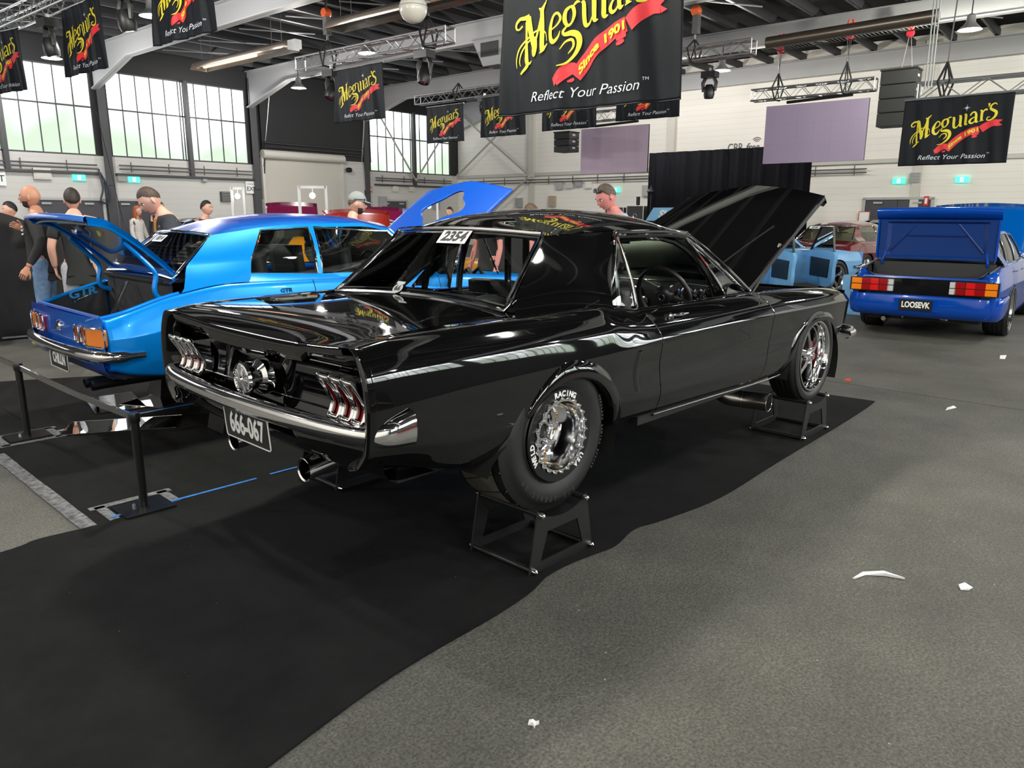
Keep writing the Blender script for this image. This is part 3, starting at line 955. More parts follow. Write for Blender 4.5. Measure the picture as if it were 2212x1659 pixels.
# ---- bumper
def bump_path(n=40):
    P = [(-1.015, 0), (-1.005, .35), (-.985, .60), (-.962, .74), (-.935, .81), (-.885, .862), (-.80, .885)]
    Q = [(x, -y) for x, y in P[:0:-1]] + P
    return [tuple(p) for p in spline(Q, 6)]
def bumper(parent, path, z0, z1, prot, m, name, endz=None, rise=0):
    G = []; n = len(path)
    for i, (x, y) in enumerate(path):
        a = path[max(0, i - 1)]; b = path[min(n - 1, i + 1)]
        t = Vector((b[0] - a[0], b[1] - a[1], 0)).normalized(); nrm = Vector((t.y, -t.x, 0))
        if nrm.dot(Vector((x + .3, y, 0))) < 0: nrm = -nrm
        e = abs(2 * i / (n - 1) - 1)
        zt = z1 + (rise * max(0, (e - .72) / .28) if rise else 0)
        zc = (z0 + zt) / 2; h = (zt - z0) / 2
        row = []
        for k in range(13):
            th = -PI * .62 + 1.24 * PI * k / 12
            off = prot * math.cos(th) ** 1 if math.cos(th) > 0 else prot * math.cos(th)
            q = math.sin(th) / math.sin(PI * .5)
            row.append((x + nrm.x * off, y + nrm.y * off, zc + h * max(-1, min(1, math.sin(th) * 1.0))))
        G.append(row)
    return MB().grid(G).build(name, m, parent, smooth=60)
bm_ = bumper(MU, bump_path(), .485, .565, .03, CHROME, 'rear_bumper', rise=.045)
# ---- tail lamps: three vertical angled bezels each side
def tail_lamp(sgn):
    for k in range(3):
        y0 = sgn * (.565 + .076 * k)
        pr = [(.718, .012), (.655, -.006), (.635, -.016), (.555, -.012)]
        fr = MB()
        def P(z, dy, dx=0):
            base = -.915 + .008 * 0
            bend = interp([.548, .572, .598, .63, .706], [-.001, .012, .018, .006, -.038], [z])[0]
            return (base + bend + dx, y0 + dy, z)
        loop = []
        zs = np.linspace(.706, .548, 13)
        L = [P(z, -.029) for z in zs] ; Rr = [P(z, .029) for z in zs[::-1]]
        fr.tube(L + Rr, .0125, 8, closed=True)
        G = [[(P(z, dy, .012)) for dy in (-.03, .03)] for z in zs]
        # side walls back to the panel
        for dy in (-.033, .033):
            fr.grid([[P(z, dy), (-.86, y0 + dy, z)] for z in zs])
        fr.grid([[P(zs[0], d_), (-.87, y0 + d_, zs[0])] for d_ in (-.033, .033)])
        fr.grid([[P(zs[-1], d_), (-.87, y0 + d_, zs[-1])] for d_ in (-.033, .033)])
        lamp = fr.build('tail_lamp_bezel', CHROME, MU, smooth=50)
        ln = MB()
        ln.grid([[(P(z, dy, .014 - .004 * math.cos(dy / .02 * 1.3))) for dy in np.linspace(-.022, .022, 7)] for z in zs])
        ln.build('tail_lamp_lens', REDL, lamp)
tail_lamp(-1); tail_lamp(1)
# ---- fuel cap
mb = MB()
cx = -.875
mb.lathe([(.0, -.118), (.012, -.118), (.016, -.112), (.055, -.108), (.060, -.112), (.068, -.110), (.072, -.098), (.066, -.085), (.052, -.078), (.048, -.05), (.074, -.03), (.078, .0), (.0, .0)], 48, 'x', (cx, 0, .612))
cap = mb.build('fuel_cap', CHROME, MU, smooth=30)
mb = MB()
for k in range(24):
    a = 2 * PI * k / 24
    mb.tube([(cx - .112, .02 * math.cos(a), .612 + .02 * math.sin(a)), (cx - .112, .054 * math.cos(a), .612 + .054 * math.sin(a))], .0022, 4)
for k in range(5):
    a = R(-40 + 20 * k)
    mb.tube([(cx - .02, .085 * math.cos(a), .612 + .085 * math.sin(a)), (cx - .05, .088 * math.cos(a), .612 + .088 * math.sin(a))], .004, 6)
mb.build('cap_ribs', POLISH, cap)
# ---- number plate
def plate(parent, text, M, w=.372, h=.134, fg=WHITE, rim=True, size=.098, space=1.0, cond=.8, small=None):
    p = MB().box((0, 0, 0), (w, .004, h)).xf(M).build('number_plate', mat('plate black', (.006, .006, .006), .35), parent, smooth=0)
    mb = MB()
    if rim:
        r = .012
        pts = []
        for (cx_, cz_, a0) in ((w / 2 - r, h / 2 - r, 0), (-w / 2 + r, h / 2 - r, 90), (-w / 2 + r, -h / 2 + r, 180), (w / 2 - r, -h / 2 + r, 270)):
            for k in range(5):
                a = R(a0 + 22.5 * k); pts.append((cx_ + r * math.cos(a), -.003, cz_ + r * math.sin(a)))
        mb.tube(pts, .003, 5, closed=True)
        mb.xf(M).build('plate_rim', fg, p)
    tm = text_mb(text, size, STAND, offset=.0035, extrude=.0008, space=space)
    tm.v = [(v[0] * cond, v[1] - .0035, v[2]) for v in tm.v]
    tm.xf(M).build('plate_characters', fg, p, smooth=0)
    return p
Mrear = Matrix.Translation((-.975, 0, .405)) @ Matrix.Rotation(-PI / 2, 4, 'Z') @ Matrix.Rotation(R(4), 4, 'X')
plate(MU, '666-067', Mrear, size=.125, cond=.70)
# ---- tail pipes
for y in (.27, -.31):
    mb = MB()
    mb.tube([(-.70, y, .30), (-.80, y, .292), (-.905, y * 1.02, .278)], .047, 24, caps=False)
    mb.tube([(-.70, y, .30), (-.80, y, .292), (-.900, y * 1.02, .2785)], .043, 24, caps=False)
    mb.lathe([(.043, 0), (.050, -.004), (.050, .004), (.043, .006)], 24, 'x', (-.905, y * 1.02, .278))
    t = mb.build('tail_pipe', CHROME, MU)
    MB().tube([(-.35, y * .9, .33), (-.71, y, .30)], .045, 16).build('silencer_pipe', STEEL, t)
# front side exit exhaust
mb = MB()
pth = [tuple(p) for p in spline([(2.36, -.45, .20), (2.28, -.55, .16), (2.16, -.60, .10), (2.02, -.66, .065), (1.96, -.78, .06), (2.02, -.87, .06)], 6)]
mb = MB()
el = [tuple(p) for p in spline([(2.02, -.46, .32), (1.985, -.54, .20), (1.99, -.62, .135), (2.03, -.70, .118), (2.055, -.79, .116), (2.065, -.88, .116)], 7)]
mb.tube(el, .056, 24, caps=False); mb.tube(el, .052, 24, caps=False)
ex = mb.build('side_exhaust', STEEL, MU)
mb = MB()
for i in (10, 22, len(el) - 1):
    c = Vector(el[i]); d = (Vector(el[i]) - Vector(el[i - 1])).normalized()
    u = d.orthogonal().normalized(); w = d.cross(u)
    mb.tube([c + (u * math.cos(2 * PI * k / 24) + w * math.sin(2 * PI * k / 24)) * .0565 for k in range(24)], .002, 5, closed=True)
mb.build('weld_ring', POLISH, ex)
# ---- underside
UNDER = mat('underbody black', (.006, .006, .006), .6)
mb = MB()
mb.box((.9, 0, .30), (3.2, 1.30, .10)); mb.box((1.35, 0, .275), (1.9, 1.5, .05))
mb.box((-.55, 0, .42), (.55, 1.3, .2))
mb.tube([(0, -.6, .34), (0, .6, .34)], .06, 12)
for s in (-1, 1):
    mb.box((1.3, s * .80, .262), (1.25, .06, .045))
mb.build('underbody', UNDER, MU, smooth=0)
mb = MB()
for sgn in (-1, 1):
    for A in (RA, FA):
        pts = [(A[0] + A[2](a) * math.cos(R(a)), A[1] + A[2](a) * math.sin(R(a))) for a in range(-20, 190, 6)]
        mb.grid([[(x, sgn * .87, z), (x, sgn * .45, z)] for x, z in pts])
        mb.grid([[(A[0], sgn * .45, A[1]), (x, sgn * .45, z)] for x, z in pts])
build_each(mb, 'wheel_housing', UNDER, MU, smooth=50)
# rocker sill strip
mb = MB()
for s in (-1, 1): mb.tube([(x, s * (MS.ctrl(x)[1][0] - .0), MS.ctrl(x)[1][1] - .006) for x in dense(XD0, 2.30, .1)], .006, 6)
build_each(mb, 'sill_strip', TRIMB, MU)
# ---- greenhouse
def gbot(x): return (float(interp([-.10, .54, .8, 2.1], [.640, .735, .722, .672], [x])[0]), float(interp([-.10, .2, .54, .8, 2.1], [.862, .857, .842, .816, .80], [x])[0]))
def gtop(x): return (float(interp([.27, .9, 1.55], [.535, .570, .545], [x])[0]), float(interp([.27, .8, 1.2, 1.55], [1.180, 1.195, 1.195, 1.165], [x])[0]))
XB0, XT0, XB1, XT1 = -.085, .285, 2.13, 1.53
def spatch(xb0, xt0, xb1, xt1, sgn, off=0, nu=14, nv=14, bul=.018, t0=0, t1=1, curve0=0):
    G = []
    for i in range(nu + 1):
        s = i / nu; row = []
        for j in range(nv + 1):
            t = lerp(t0, t1, j / nv)
            a = green_pt(gbot, gtop, xb0, xt0, t, bul); b = green_pt(gbot, gtop, xb1, xt1, t, bul)
            x = lerp(a[0], b[0], s)
            xb = lerp(xb0, xb1, s); xt = lerp(xt0, xt1, s)
            p = green_pt(gbot, gtop, xb, xt, t, bul)
            x = p[0] + curve0 * math.sin(PI * t) * (1 - s)
            row.append((x, sgn * (p[1] + off), p[2]))
        G.append(row)
    return G
# roof skin, carried down to the drip edge; pillars join it
def roof_pt(u, v):
    vv = abs(v)
    x = lerp(XT0 - .05 * (1 - v * v), XT1 + .075 * (1 - v * v), u)
    xx = lerp(XT0, XT1, u)
    w, z = gtop(xx)
    zc = float(interp([0, .15, .45, .75, 1], [1.225, 1.275, 1.308, 1.290, 1.215], [u])[0])
    return (x, v * w, z + (zc - z) * (1 - vv ** 2.3) ** .85 if vv < 1 else z)
body = MB()
G = patch(lambda a, b: roof_pt(a, 2 * b - 1), 36, 40)
body.grid(G)
for sgn in (-1, 1):
    # sail panel
    G = []
    for i in range(21):
        s = i / 20; row = []
        for j in range(21):
            t = j / 20
            xb = lerp(XB0, .50, s); xt = lerp(XT0, .785, s)
            p = green_pt(gbot, gtop, xb, xt, t, .012)
            fl = .055 * (1 - t) ** 4      # foot flares out into the quarter
            row.append((p[0] - .02 * math.sin(PI * t) * (1 - s), sgn * (p[1] + fl), p[2] - .004))
        G.append(row)
    body.grid(G)
    # windscreen pillar
    body.grid(spatch(2.07, 1.475, XB1, XT1, sgn, nu=4, nv=16))
    # cap rail above the side glass
    body.grid(spatch(.50, .785, 2.07, 1.475, sgn, nu=14, nv=3, t0=.93, t1=1))
roof = body.build('roof', BLACKP, MU, smooth=45)
# bright drip rail and window trims
tr = MB()
for sgn in (-1, 1):
    dr = [(lerp(.79, 1.50, t), sgn * (gtop(lerp(.79, 1.50, t))[0] + .008), gtop(lerp(.79, 1.50, t))[1] - .004) for t in np.linspace(0, 1, 12)]
    down = [tuple(q) for q in [(*green_pt(gbot, gtop, 2.12, 1.53, t, .02)[:1], sgn * (green_pt(gbot, gtop, 2.12, 1.53, t, .02)[1] + .006), green_pt(gbot, gtop, 2.12, 1.53, t, .02)[2]) for t in np.linspace(.97, .02, 9)]]
    rear = [(green_pt(gbot, gtop, .50, .775, t, .014)[0], sgn * (green_pt(gbot, gtop, .50, .775, t, .014)[1] + .006), green_pt(gbot, gtop, .50, .775, t, .014)[2]) for t in (.86, .95)]
    tr.tube([tuple(q) for q in spline(rear + dr + down, 3)], .0085, 8)
build_each(tr, 'drip_rail', CHROME, roof)
# side windows: quarter glass with bright edge, door glass
for sgn in (-1, 1):
    q = MB().grid(spatch(.515, .80, .80, .80, sgn, off=-.012, nu=4, nv=8, t0=.02, t1=.93)).build('quarter_window', GLASS, MU)
    mb = MB()
    e0 = [(p[0], sgn * (p[1] - .006), p[2]) for p in [green_pt(gbot, gtop, .515, .80, t, .018) for t in np.linspace(.0, .93, 8)]]
    e1 = [(p[0], sgn * (p[1] - .006), p[2]) for p in [green_pt(gbot, gtop, .80, .80, t, .018) for t in np.linspace(.0, .93, 8)]]
    mb.tube(e0, .010, 8); mb.tube(e1, .008, 8)
    mb.build('window_frame', CHROME, q)
    v = MB().grid(spatch(1.80, 1.475, 2.06, 1.475, sgn, off=-.012, nu=4, nv=8, t0=.0, t1=.93)).build('vent_window', GLASS, MU)
    mb = MB()
    mb.tube([(p[0], sgn * (p[1] - .008), p[2]) for p in [green_pt(gbot, gtop, 1.79, 1.475, t, .018) for t in np.linspace(0, .93, 8)]], .009, 8)
    mb.tube([(p[0], sgn * (p[1] - .008), p[2]) for p in [green_pt(gbot, gtop, 2.06, 1.48, t, .018) for t in np.linspace(0, .93, 8)]], .009, 8)
    mb.build('window_frame', CHROME, v)
    # black weatherstrip under the drip rail
    MB().tube([(p[0], sgn * (p[1] - .01), p[2]) for p in [green_pt(gbot, gtop, .82 + k * .125, .80 + k * .068, .925, .018) for k in range(11)]], .011, 6).build('weatherstrip', TRIMB, q)
# glass front and back
def screen(xb, xt, wb, wt, zb, zt, bowb, bowt, n=18, m=12, off=0):
    G = []
    for i in range(m + 1):
        t = i / m; row = []
        for j in range(n + 1):
            v = 2 * j / n - 1
            x = lerp(xb + bowb * (1 - v * v), xt + bowt * (1 - v * v), t)
            row.append((x + off, v * lerp(wb, wt, t), lerp(zb, zt, t) + .02 * (1 - v * v)))
        G.append(row)
    return G
rg = MB().grid(screen(-.085, .275, .640, .532, .868, 1.178, .045, -.045)).build('rear_window', GLASS, MU)
def rim_of(G, inset=0):
    return G[0] + [r[-1] for r in G[1:-1]] + G[-1][::-1] + [r[0] for r in G[-2:0:-1]]
G = screen(-.085, .275, .640, .532, .868, 1.178, .045, -.045)
G[-1] = [(p[0], p[1], p[2] + .012) for p in G[-1]]
MB().tube(rim_of(G), .013, 8, closed=True).build('window_trim', CHROME, rg)
G2 = screen(-.065, .262, .612, .508, .885, 1.165, .045, -.045, off=.008)
MB().tube(rim_of(G2), .008, 6, closed=True).build('window_gasket', TRIMB, rg)
ws = MB().grid(screen(2.12, 1.535, .672, .545, .805, 1.172, .16, .07)).build('windscreen', GLASSG, MU)
MB().tube(rim_of(screen(2.12, 1.535, .672, .545, .805, 1.172, .16, .07)), .011, 8, closed=True).build('window_trim', CHROME, ws)
# show number card behind the rear glass
def card(parent, text, M, w, h, size, lab=None):
    p = MB().box((0, 0, 0), (w, .002, h)).xf(M).build('number_card', WHITE, parent, smooth=0)
    tm = text_mb(text, size, STAND, offset=.003, extrude=.0005, shear=.12)
    tm.v = [(v[0], v[1] - .002, v[2]) for v in tm.v]
    tm.xf(M).build('card_digits', mat('ink', (.02, .02, .02), .6), p, smooth=0)
    return p
ang = math.atan2(.34, .32)
Mc = Matrix.Translation((.190, -.014, 1.165)) @ Matrix.Rotation(-PI / 2, 4, 'Z') @ Matrix.Rotation(-(PI / 2 - ang), 4, 'X')
card(MU, '2354', Mc, .21, .085, .085)
Mc = Matrix.Translation((-.045, .155, .912)) @ Matrix.Rotation(-PI / 2, 4, 'Z') @ Matrix.Rotation(-(PI / 2 - ang), 4, 'X')
st = MB()
st.prism([(.035 * math.cos(a), .03 * math.sin(a)) for a in np.linspace(0, 2 * PI, 20)[:-1]], .002)
st.box((0, 0, .035), (.06, .002, .016))
sk = st.xf(Mc).build('window_sticker', mat('sticker grey', (.45, .48, .48), .5), MU, smooth=0)
tm = text_mb('66', .045, STAND, offset=.001, extrude=.0005); tm.v = [(v[0], v[1] - .002, v[2]) for v in tm.v]
tm.xf(Mc).build('sticker_digits', mat('ink', (.02, .02, .02), .6), sk, smooth=0)
# ---- bonnet, raised about its rear edge
HX, HZ_ = 2.10, .83
def bonnet_pt(u, v, off=0):
    # u from hinge to nose, v across
    w = lerp(.672, .575, u ** 1.3)
    L = 1.44 + .09 * (1 - abs(v)) ** .9
    x = u * L + .12 * (1 - v * v) * (1 - u)
    crown = .055 * (1 - abs(v) ** 2) - .045 * u * u + .012 * (abs(v) < .2) * 0
    return Vector((x, v * w, crown + off))
A_B = R(25.8)
Mb = Matrix.Translation((HX, 0, HZ_)) @ Matrix.Rotation(-A_B, 4, 'Y')
mb = MB()
mb.grid([[tuple(Mb @ bonnet_pt(i / 24, j / 16 - 1)) for j in range(33)] for i in range(25)])
bon = mb.build('bonnet', BLACKP, MU, smooth=45)
mb = MB()
mb.grid([[tuple(Mb @ (bonnet_pt(i / 24, (j / 16 - 1) * .97, -.03 - .02 * (i % 6 == 3)))) for j in range(33)] for i in range(25)])
for s in (-1, 1):
    mb.grid([[tuple(Mb @ bonnet_pt(i / 24, s)), tuple(Mb @ (bonnet_pt(i / 24, s, -.035)))] for i in range(25)])
mb.grid([[tuple(Mb @ bonnet_pt(1, j / 16 - 1)), tuple(Mb @ (bonnet_pt(1, j / 16 - 1) + Vector((.03, 0, -.07)))), tuple(Mb @ (bonnet_pt(.97, j / 16 - 1, -.07)))] for j in range(33)])
mb.build('bonnet_frame', UNDER, bon, smooth=40)
MB().tube([tuple(Mb @ bonnet_pt(i / 12, -1)) for i in range(13)], .004, 6).build('bonnet_edge', BLACKP, bon)
# hinge struts and engine bay shell
mb = MB()
for s in (-1, 1):
    mb.tube([(2.25, s * .60, .74), (2.45, s * .62, .92), (2.62, s * .62, 1.08)], .012, 6)
build_each(mb, 'bonnet_hinge', TRIMB, bon)
mb = MB()
mb.box((2.75, 0, .50), (1.2, 1.28, .04))
for s in (-1, 1): mb.box((2.75, s * .655, .62), (1.3, .02, .24))
mb.box((2.12, 0, .60), (.03, 1.3, .38)); mb.box((3.40, 0, .58), (.04, 1.3, .26))
mb.box((2.8, 0, .64), (.5, .5, .18)); mb.tube([(2.8, 0, .70), (2.8, 0, .80)], .16, 20)
mb.build('engine_bay', UNDER, MU, smooth=0)
# cowl in front of the windscreen
G = [[(lerp(2.12 + .16 * (1 - v * v), 2.14 + .12 * (1 - v * v), t) + .0 * t, v * .69, .800 + .004 * t + .02 * (1 - v * v)) for v in np.linspace(-1, 1, 17)] for t in (0, 1)]
MB().grid(G).build('cowl', BLACKP, MU)
# front bumper ends
P = [(3.28, .885), (3.42, .875), (3.52, .80), (3.58, .6), (3.62, .0)]
Q = [(x, y) for x, y in P] + [(x, -y) for x, y in P[::-1][1:]]
bumper(MU, [tuple(p) for p in spline(Q, 6)], .385, .455, .03, CHROME, 'front_bumper')
MB().grid([[(3.40 + .06 * (1 - v * v) - .02 * abs(t - .5), v * .80, lerp(.42, .73, t)) for v in np.linspace(-1, 1, 17)] for t in np.linspace(0, 1, 6)]).build('front_panel', BLACKP, MU)
# ---- interior
mb = MB()
mb.box((.9, 0, .42), (2.3, 1.36, .05))
for s in (-1, 1): mb.box((1.25, s * .69, .62), (1.7, .03, .36)); mb.box((.25, s * .655, .64), (.8, .03, .36))
mb.box((.14, 0, .845), (.42, 1.22, .02)); mb.box((.18, 0, .62), (.06, 1.25, .42))
mb.build('interior_trim', INTER, MU, smooth=0)
# dash with gauges
dash = MB()
dash.grid([[(1.92 + .26 * (1 - v * v) * .6 - x_, v * .69, z) for v in np.linspace(-1, 1, 17)] for (x_, z) in ((-.15, .80), (.0, .86), (.08, .868), (.13, .85), (.14, .82), (.125, .68), (.11, .58))])
ds = dash.build('dashboard', mat('dash black', (.012, .012, .013), .4), MU)
MB().tube([(1.92 + .156 * (1 - v * v) - .137, v * .68, .845) for v in np.linspace(-1, 1, 17)], .006, 6).build('dash_trim', CHROME, ds)
def gauge(x, y, z, r):
    mb = MB().lathe([(r, .0), (r + .006, -.008), (r - .004, -.01), (r - .006, 0)], 24, 'x', (x, y, z))
    g = mb.build('gauge', POLISH, ds)
    MB().lathe([(0, -.004), (r - .003, -.004), (r - .003, 0), (0, 0)], 24, 'x', (x, y, z)).build('gauge_face', mat('gauge black', (.01, .01, .01), .3), g)
    mb = MB()
    for k in range(11):
        a = R(220 - k * 26)
        mb.tube([(x - .006, y + .0 + (r - .006) * -math.cos(a), z + (r - .006) * math.sin(a)), (x - .006, y - (r - .014) * math.cos(a), z + (r - .014) * math.sin(a))], .0012, 4)
    mb.build('gauge_marks', WHITE, g)
    MB().tube([(x - .007, y, z), (x - .007, y + r * .5, z + r * .35)], .002, 4).build('gauge_needle', mat('needle red', (.8, .05, .02), .4), g)
for (y, z, r) in ((-.56, .795, .045), (-.46, .79, .030), (-.36, .78, .042), (-.25, .78, .042), (-.13, .775, .032), (.06, .765, .032)):
    v = y / .69
    gauge(1.92 + .156 * (1 - v * v) - .148, y, z, r)
for (y, z) in ((-.28, .69), (.0, .70), (.10, .69)):
    gauge(1.92 + .156 * (1 - (y / .69) ** 2) - .135, y, z, .028)
# steering wheel on the right-hand side
SW = Matrix.Translation((1.53, -.41, .800)) @ Matrix.Rotation(R(-22), 4, 'Y')
mb = MB().tube([(0, .178 * math.cos(a), .178 * math.sin(a)) for a in np.linspace(0, 2 * PI, 41)[:-1]], .0145, 10, closed=True)
sw = mb.xf(SW).build('steering_wheel', mat('wheel leather', (.012, .012, .012), .38), MU)
mb = MB()
for a in (R(148), R(32), R(270)):
    c, s = math.cos(a), math.sin(a)
    p0 = Vector((.02, .035 * c, .035 * s)); p1 = Vector((.002, .170 * c, .170 * s))
    t = Vector((0, -s, c)) * .017
    vs = [p0 - t, p0 + t, p1 + t, p1 - t]; nn = Vector((.004, 0, 0))
    mb.add([q - nn for q in vs] + [q + nn for q in vs], [(0, 1, 2, 3), (7, 6, 5, 4), (0, 4, 5, 1), (1, 5, 6, 2), (2, 6, 7, 3), (3, 7, 4, 0)])
mb.xf(SW).build('wheel_spoke', mat('satin spoke', (.6, .6, .6), .3, .9), sw, smooth=0)
MB().lathe([(0, -.028), (.035, -.026), (.048, -.016), (.055, .0), (.055, .03), (0, .035)], 28, 'x').xf(SW).build('horn_button', mat('dash black', (.012, .012, .013), .4), sw)
MB().lathe([(.018, -.031), (.024, -.031), (.024, -.027), (.018, -.027)], 24, 'x').xf(SW).build('horn_badge', CHROME, sw)
MB().tube([(1.56, -.41, .79), (1.82, -.41, .72)], .025, 12).build('steering_column', TRIMB, MU)
# roll cage
CAGE = mat('cage black', (.01, .01, .01), .12, coat=1)
mb = MB()
hoop = [(.78, s_ * w_, z_) for s_, w_, z_ in ((-1, .60, .35), (-1, .60, .85), (-1, .52, 1.13), (-1, .40, 1.19), (1, .40, 1.19), (1, .52, 1.13), (1, .60, .85), (1, .60, .35))]
mb.tube([tuple(q) for q in spline(hoop, 4)], .021, 10)
for s in (-1, 1):
    mb.tube([(.72, s * .46, 1.15), (.02, s * .50, .80)], .021, 10)
    mb.tube([tuple(q) for q in spline([(.72, s * .50, 1.15), (1.45, s * .50, 1.13), (1.78, s * .60, .84), (1.85, s * .62, .45)], 5)], .021, 10)
mb.tube([(.72, -.60, .80), (.72, .60, .80)], .02, 10)
mb.tube([(.72, .12, 1.19), (.72, .12, .45)], .02, 10); mb.tube([(.72, -.02, 1.19), (.72, -.02, .45)], .02, 10)
mb.tube([(.50, .615, .78), (.52, .585, .98), (.56, .55, 1.15)], .02, 10)
mb.build('roll_cage', CAGE, MU)
# seats
for y in (-.37, .37):
    mb = MB()
    mb.grid([[(.98 - .12 * math.sin(t * 1.4) + .05 * math.cos(v * 1.4), y + v * (.25 - .03 * t), .48 + .40 * t) for v in np.linspace(-1, 1, 9)] for t in np.linspace(0, 1, 8)])
    mb.box((1.15, y, .49), (.45, .48, .1))
    mb.build('seat', INTER, MU, solid=.06)
# rear light bar reflector on the parcel shelf
MB().sphere((.10, -.36, .87), .06, 14, 8, (1.2, 1.6, .6)).build('speaker_pod', mat('grey plastic', (.10, .10, .10), .3), MU)
# windscreen mirror
MB().box((1.62, .02, 1.12), (.02, .2, .05)).build('rear_view_mirror', TRIMB, MU, smooth=0)
# ------------------------------------------------------------------ wheels
def arc_text(txt, r, a_mid, size, y, spacing, m, parent, name, flip=False, M=None, off=.002, ext=.0008, cond=1):
    """letters standing round a circle in the x-z plane, seen from -y"""
    mb = MB(); n = len(txt)
    for i, ch in enumerate(txt):
        if ch == ' ': continue
        k = (i - (n - 1) / 2) * spacing
        a = a_mid + (k if flip else -k)
        rot = a - PI / 2 if not flip else a + PI / 2
        vs, fs = text_geo(ch, size, offset=off, extrude=ext)
        c, s = math.cos(rot), math.sin(rot)
        out = []
        for (x, yy, z) in vs:
            x *= cond
            out.append((r * math.cos(a) + x * c - yy * s, y - z - ext, r * math.sin(a) + x * s + yy * c))
        mb.add(out, fs)
    if M is not None: mb.xf(M)
    return mb.build(name, m, parent, smooth=0)
RINGB = mat('black anodised ring', (.008, .008, .008), .3)
def rear_wheel(sgn, label=None):
    r, rim, w = .346, .205, .335
    rot = Matrix.Rotation(PI if sgn > 0 else 0, 4, 'Z')
    mb = MB(); tyre_geo(mb, r, rim, w, grooves=3, n=96, rnd=.03)
    t = mb.xf(rot).build('rear_tyre', RUBBER, MU, smooth=40); t.location = (0, sgn * .878, r)
    # worn tread band with slanted cuts
    tr = MB()
    tr.lathe([(r + .0005, .08), (r + .0025, .085), (r + .0025, w - .055), (r + .0005, w - .05)], 96, 'y')
    tr.xf(rot).build('tread_band', TREAD, t)
    gr = MB()
    for k in range(22):
        a0 = 2 * PI * k / 22
        gr.tube([((r + .0022) * math.cos(a0 + q * .34), .03 + q * (w - .06), (r + .0022) * math.sin(a0 + q * .34)) for q in np.linspace(0, 1, 9)], .0032, 4)
    gr.xf(rot).build('tread_groove', TRIMB, t)
    rb = MB()
    rb.lathe([(rim + .0, -.002), (rim + .003, -.008), (rim - .002, -.014), (rim - .052, -.012), (rim - .053, .0)], 96, 'y')
    ring = rb.xf(rot).build('beadlock_ring', RINGB, t)
    rb = MB()
    # scalloped inner edge of the ring and deep dish
    pr = []
    n = 144
    vs = []; fs = []
    for i in range(n):
        a = 2 * PI * i / n
        sc = .006 * (math.cos(24 * a))
        for rr, yy in ((rim - .040 + sc, -.0145), (rim - .040 + sc, -.020), (rim - .053, -.020), (rim - .055, -.010), (rim - .056, .05), (rim - .058, .10), (rim - .064, .125), (rim - .072, .135)):
            vs.append((rr * math.cos(a), yy, rr * math.sin(a)))
    K = 8
    for i in range(n):
        j = (i + 1) % n
        for k in range(K - 1): fs.append((i * K + k, i * K + k + 1, j * K + k + 1, j * K + k))
    rb.add(vs, fs)
    rb.lathe([(.130, .133), (.126, .128), (.118, .128), (.112, .14), (.106, .155), (.09, .165)], 72, 'y')
    dish = rb.xf(rot).build('rim', mat('polished dish', (.93, .93, .94), .10, 1.0), t, smooth=40)
    bo = MB()
    for k in range(24 if sgn < 0 else 0):
        a = 2 * PI * (k) / 24
        bo.lathe([(0, -.028), (.005, -.028), (.0065, -.025), (.0065, -.02)], 8, 'y', ((rim - .042) * math.cos(a), 0, (rim - .042) * math.sin(a)))
    if sgn < 0: build_each(bo.xf(rot), 'ring_bolt', POLISH, t)
    bo = MB()
    for k in range(15 if sgn < 0 else 0):
        a = 2 * PI * (k + .5) / 15
        bo.lathe([(0, .120), (.004, .120), (.005, .13)], 8, 'y', (.122 * math.cos(a), 0, .122 * math.sin(a)))
    if sgn < 0: build_each(bo.xf(rot), 'rim_bolt', mat('gold bolt', (.75, .5, .2), .25, 1.0), t)
    ce = MB()
    for k in range(5):
        a = 2 * PI * k / 5 + .2
        c, s = math.cos(a), math.sin(a); T = Vector((-s, 0, c))
        p0 = Vector((.035 * c, .085, .035 * s)); p1 = Vector((.075 * c, .095, .075 * s)); p2 = Vector((.118 * c, .14, .118 * s))
        G = []
        for p, hw in ((p0, .021), (p1, .026), (p2, .034)):
            G.append([tuple(p - T * hw + Vector((0, .02, 0))), tuple(p - T * hw), tuple(p + T * hw), tuple(p + T * hw + Vector((0, .02, 0)))])
        ce.grid(G)
        ce.lathe([(0, .062), (.008, .062), (.012, .070), (.014, .10)], 10, 'y', (.070 * c, 0, .070 * s))
    ce.lathe([(.030, .10), (.034, .085), (.046, .088), (.05, .12)], 24, 'y')
    ce.xf(rot).build('wheel_centre', POLISH, t, smooth=40)
    MB().lathe([(0, .095), (.029, .095), (.03, .11)], 20, 'y').xf(rot).build('hub', TRIMB, t)
    MB().lathe([(0, .20), (.13, .20), (.13, .22), (0, .22)], 32, 'y').xf(rot).build('brake_disc', TRIMB, t)
    if sgn < 0:
        arc_text('WELD', rim - .021, R(196), .034, -.0145, .135, WHITE, t, 'ring_lettering', off=.0014)
        arc_text('RACING', rim - .021, R(82), .034, -.0145, .135, WHITE, t, 'ring_lettering', off=.0014)
        arc_text('USA', rim - .021, R(-48), .034, -.0145, .135, WHITE, t, 'ring_lettering', off=.0014)
        em = mat('raised tyre lettering', (.03, .03, .03), .38)
        arc_text('ET STREET S/S', .285, R(252), .030, -.0085, .11, em, t, 'sidewall_lettering', off=.001, ext=.001, flip=True)
        arc_text('TUBELESS RADIAL 275/60', .300, R(-8), .014, -.0085, .055, em, t, 'sidewall_lettering', ext=.001)
    return t
rear_wheel(-1); rear_wheel(1)
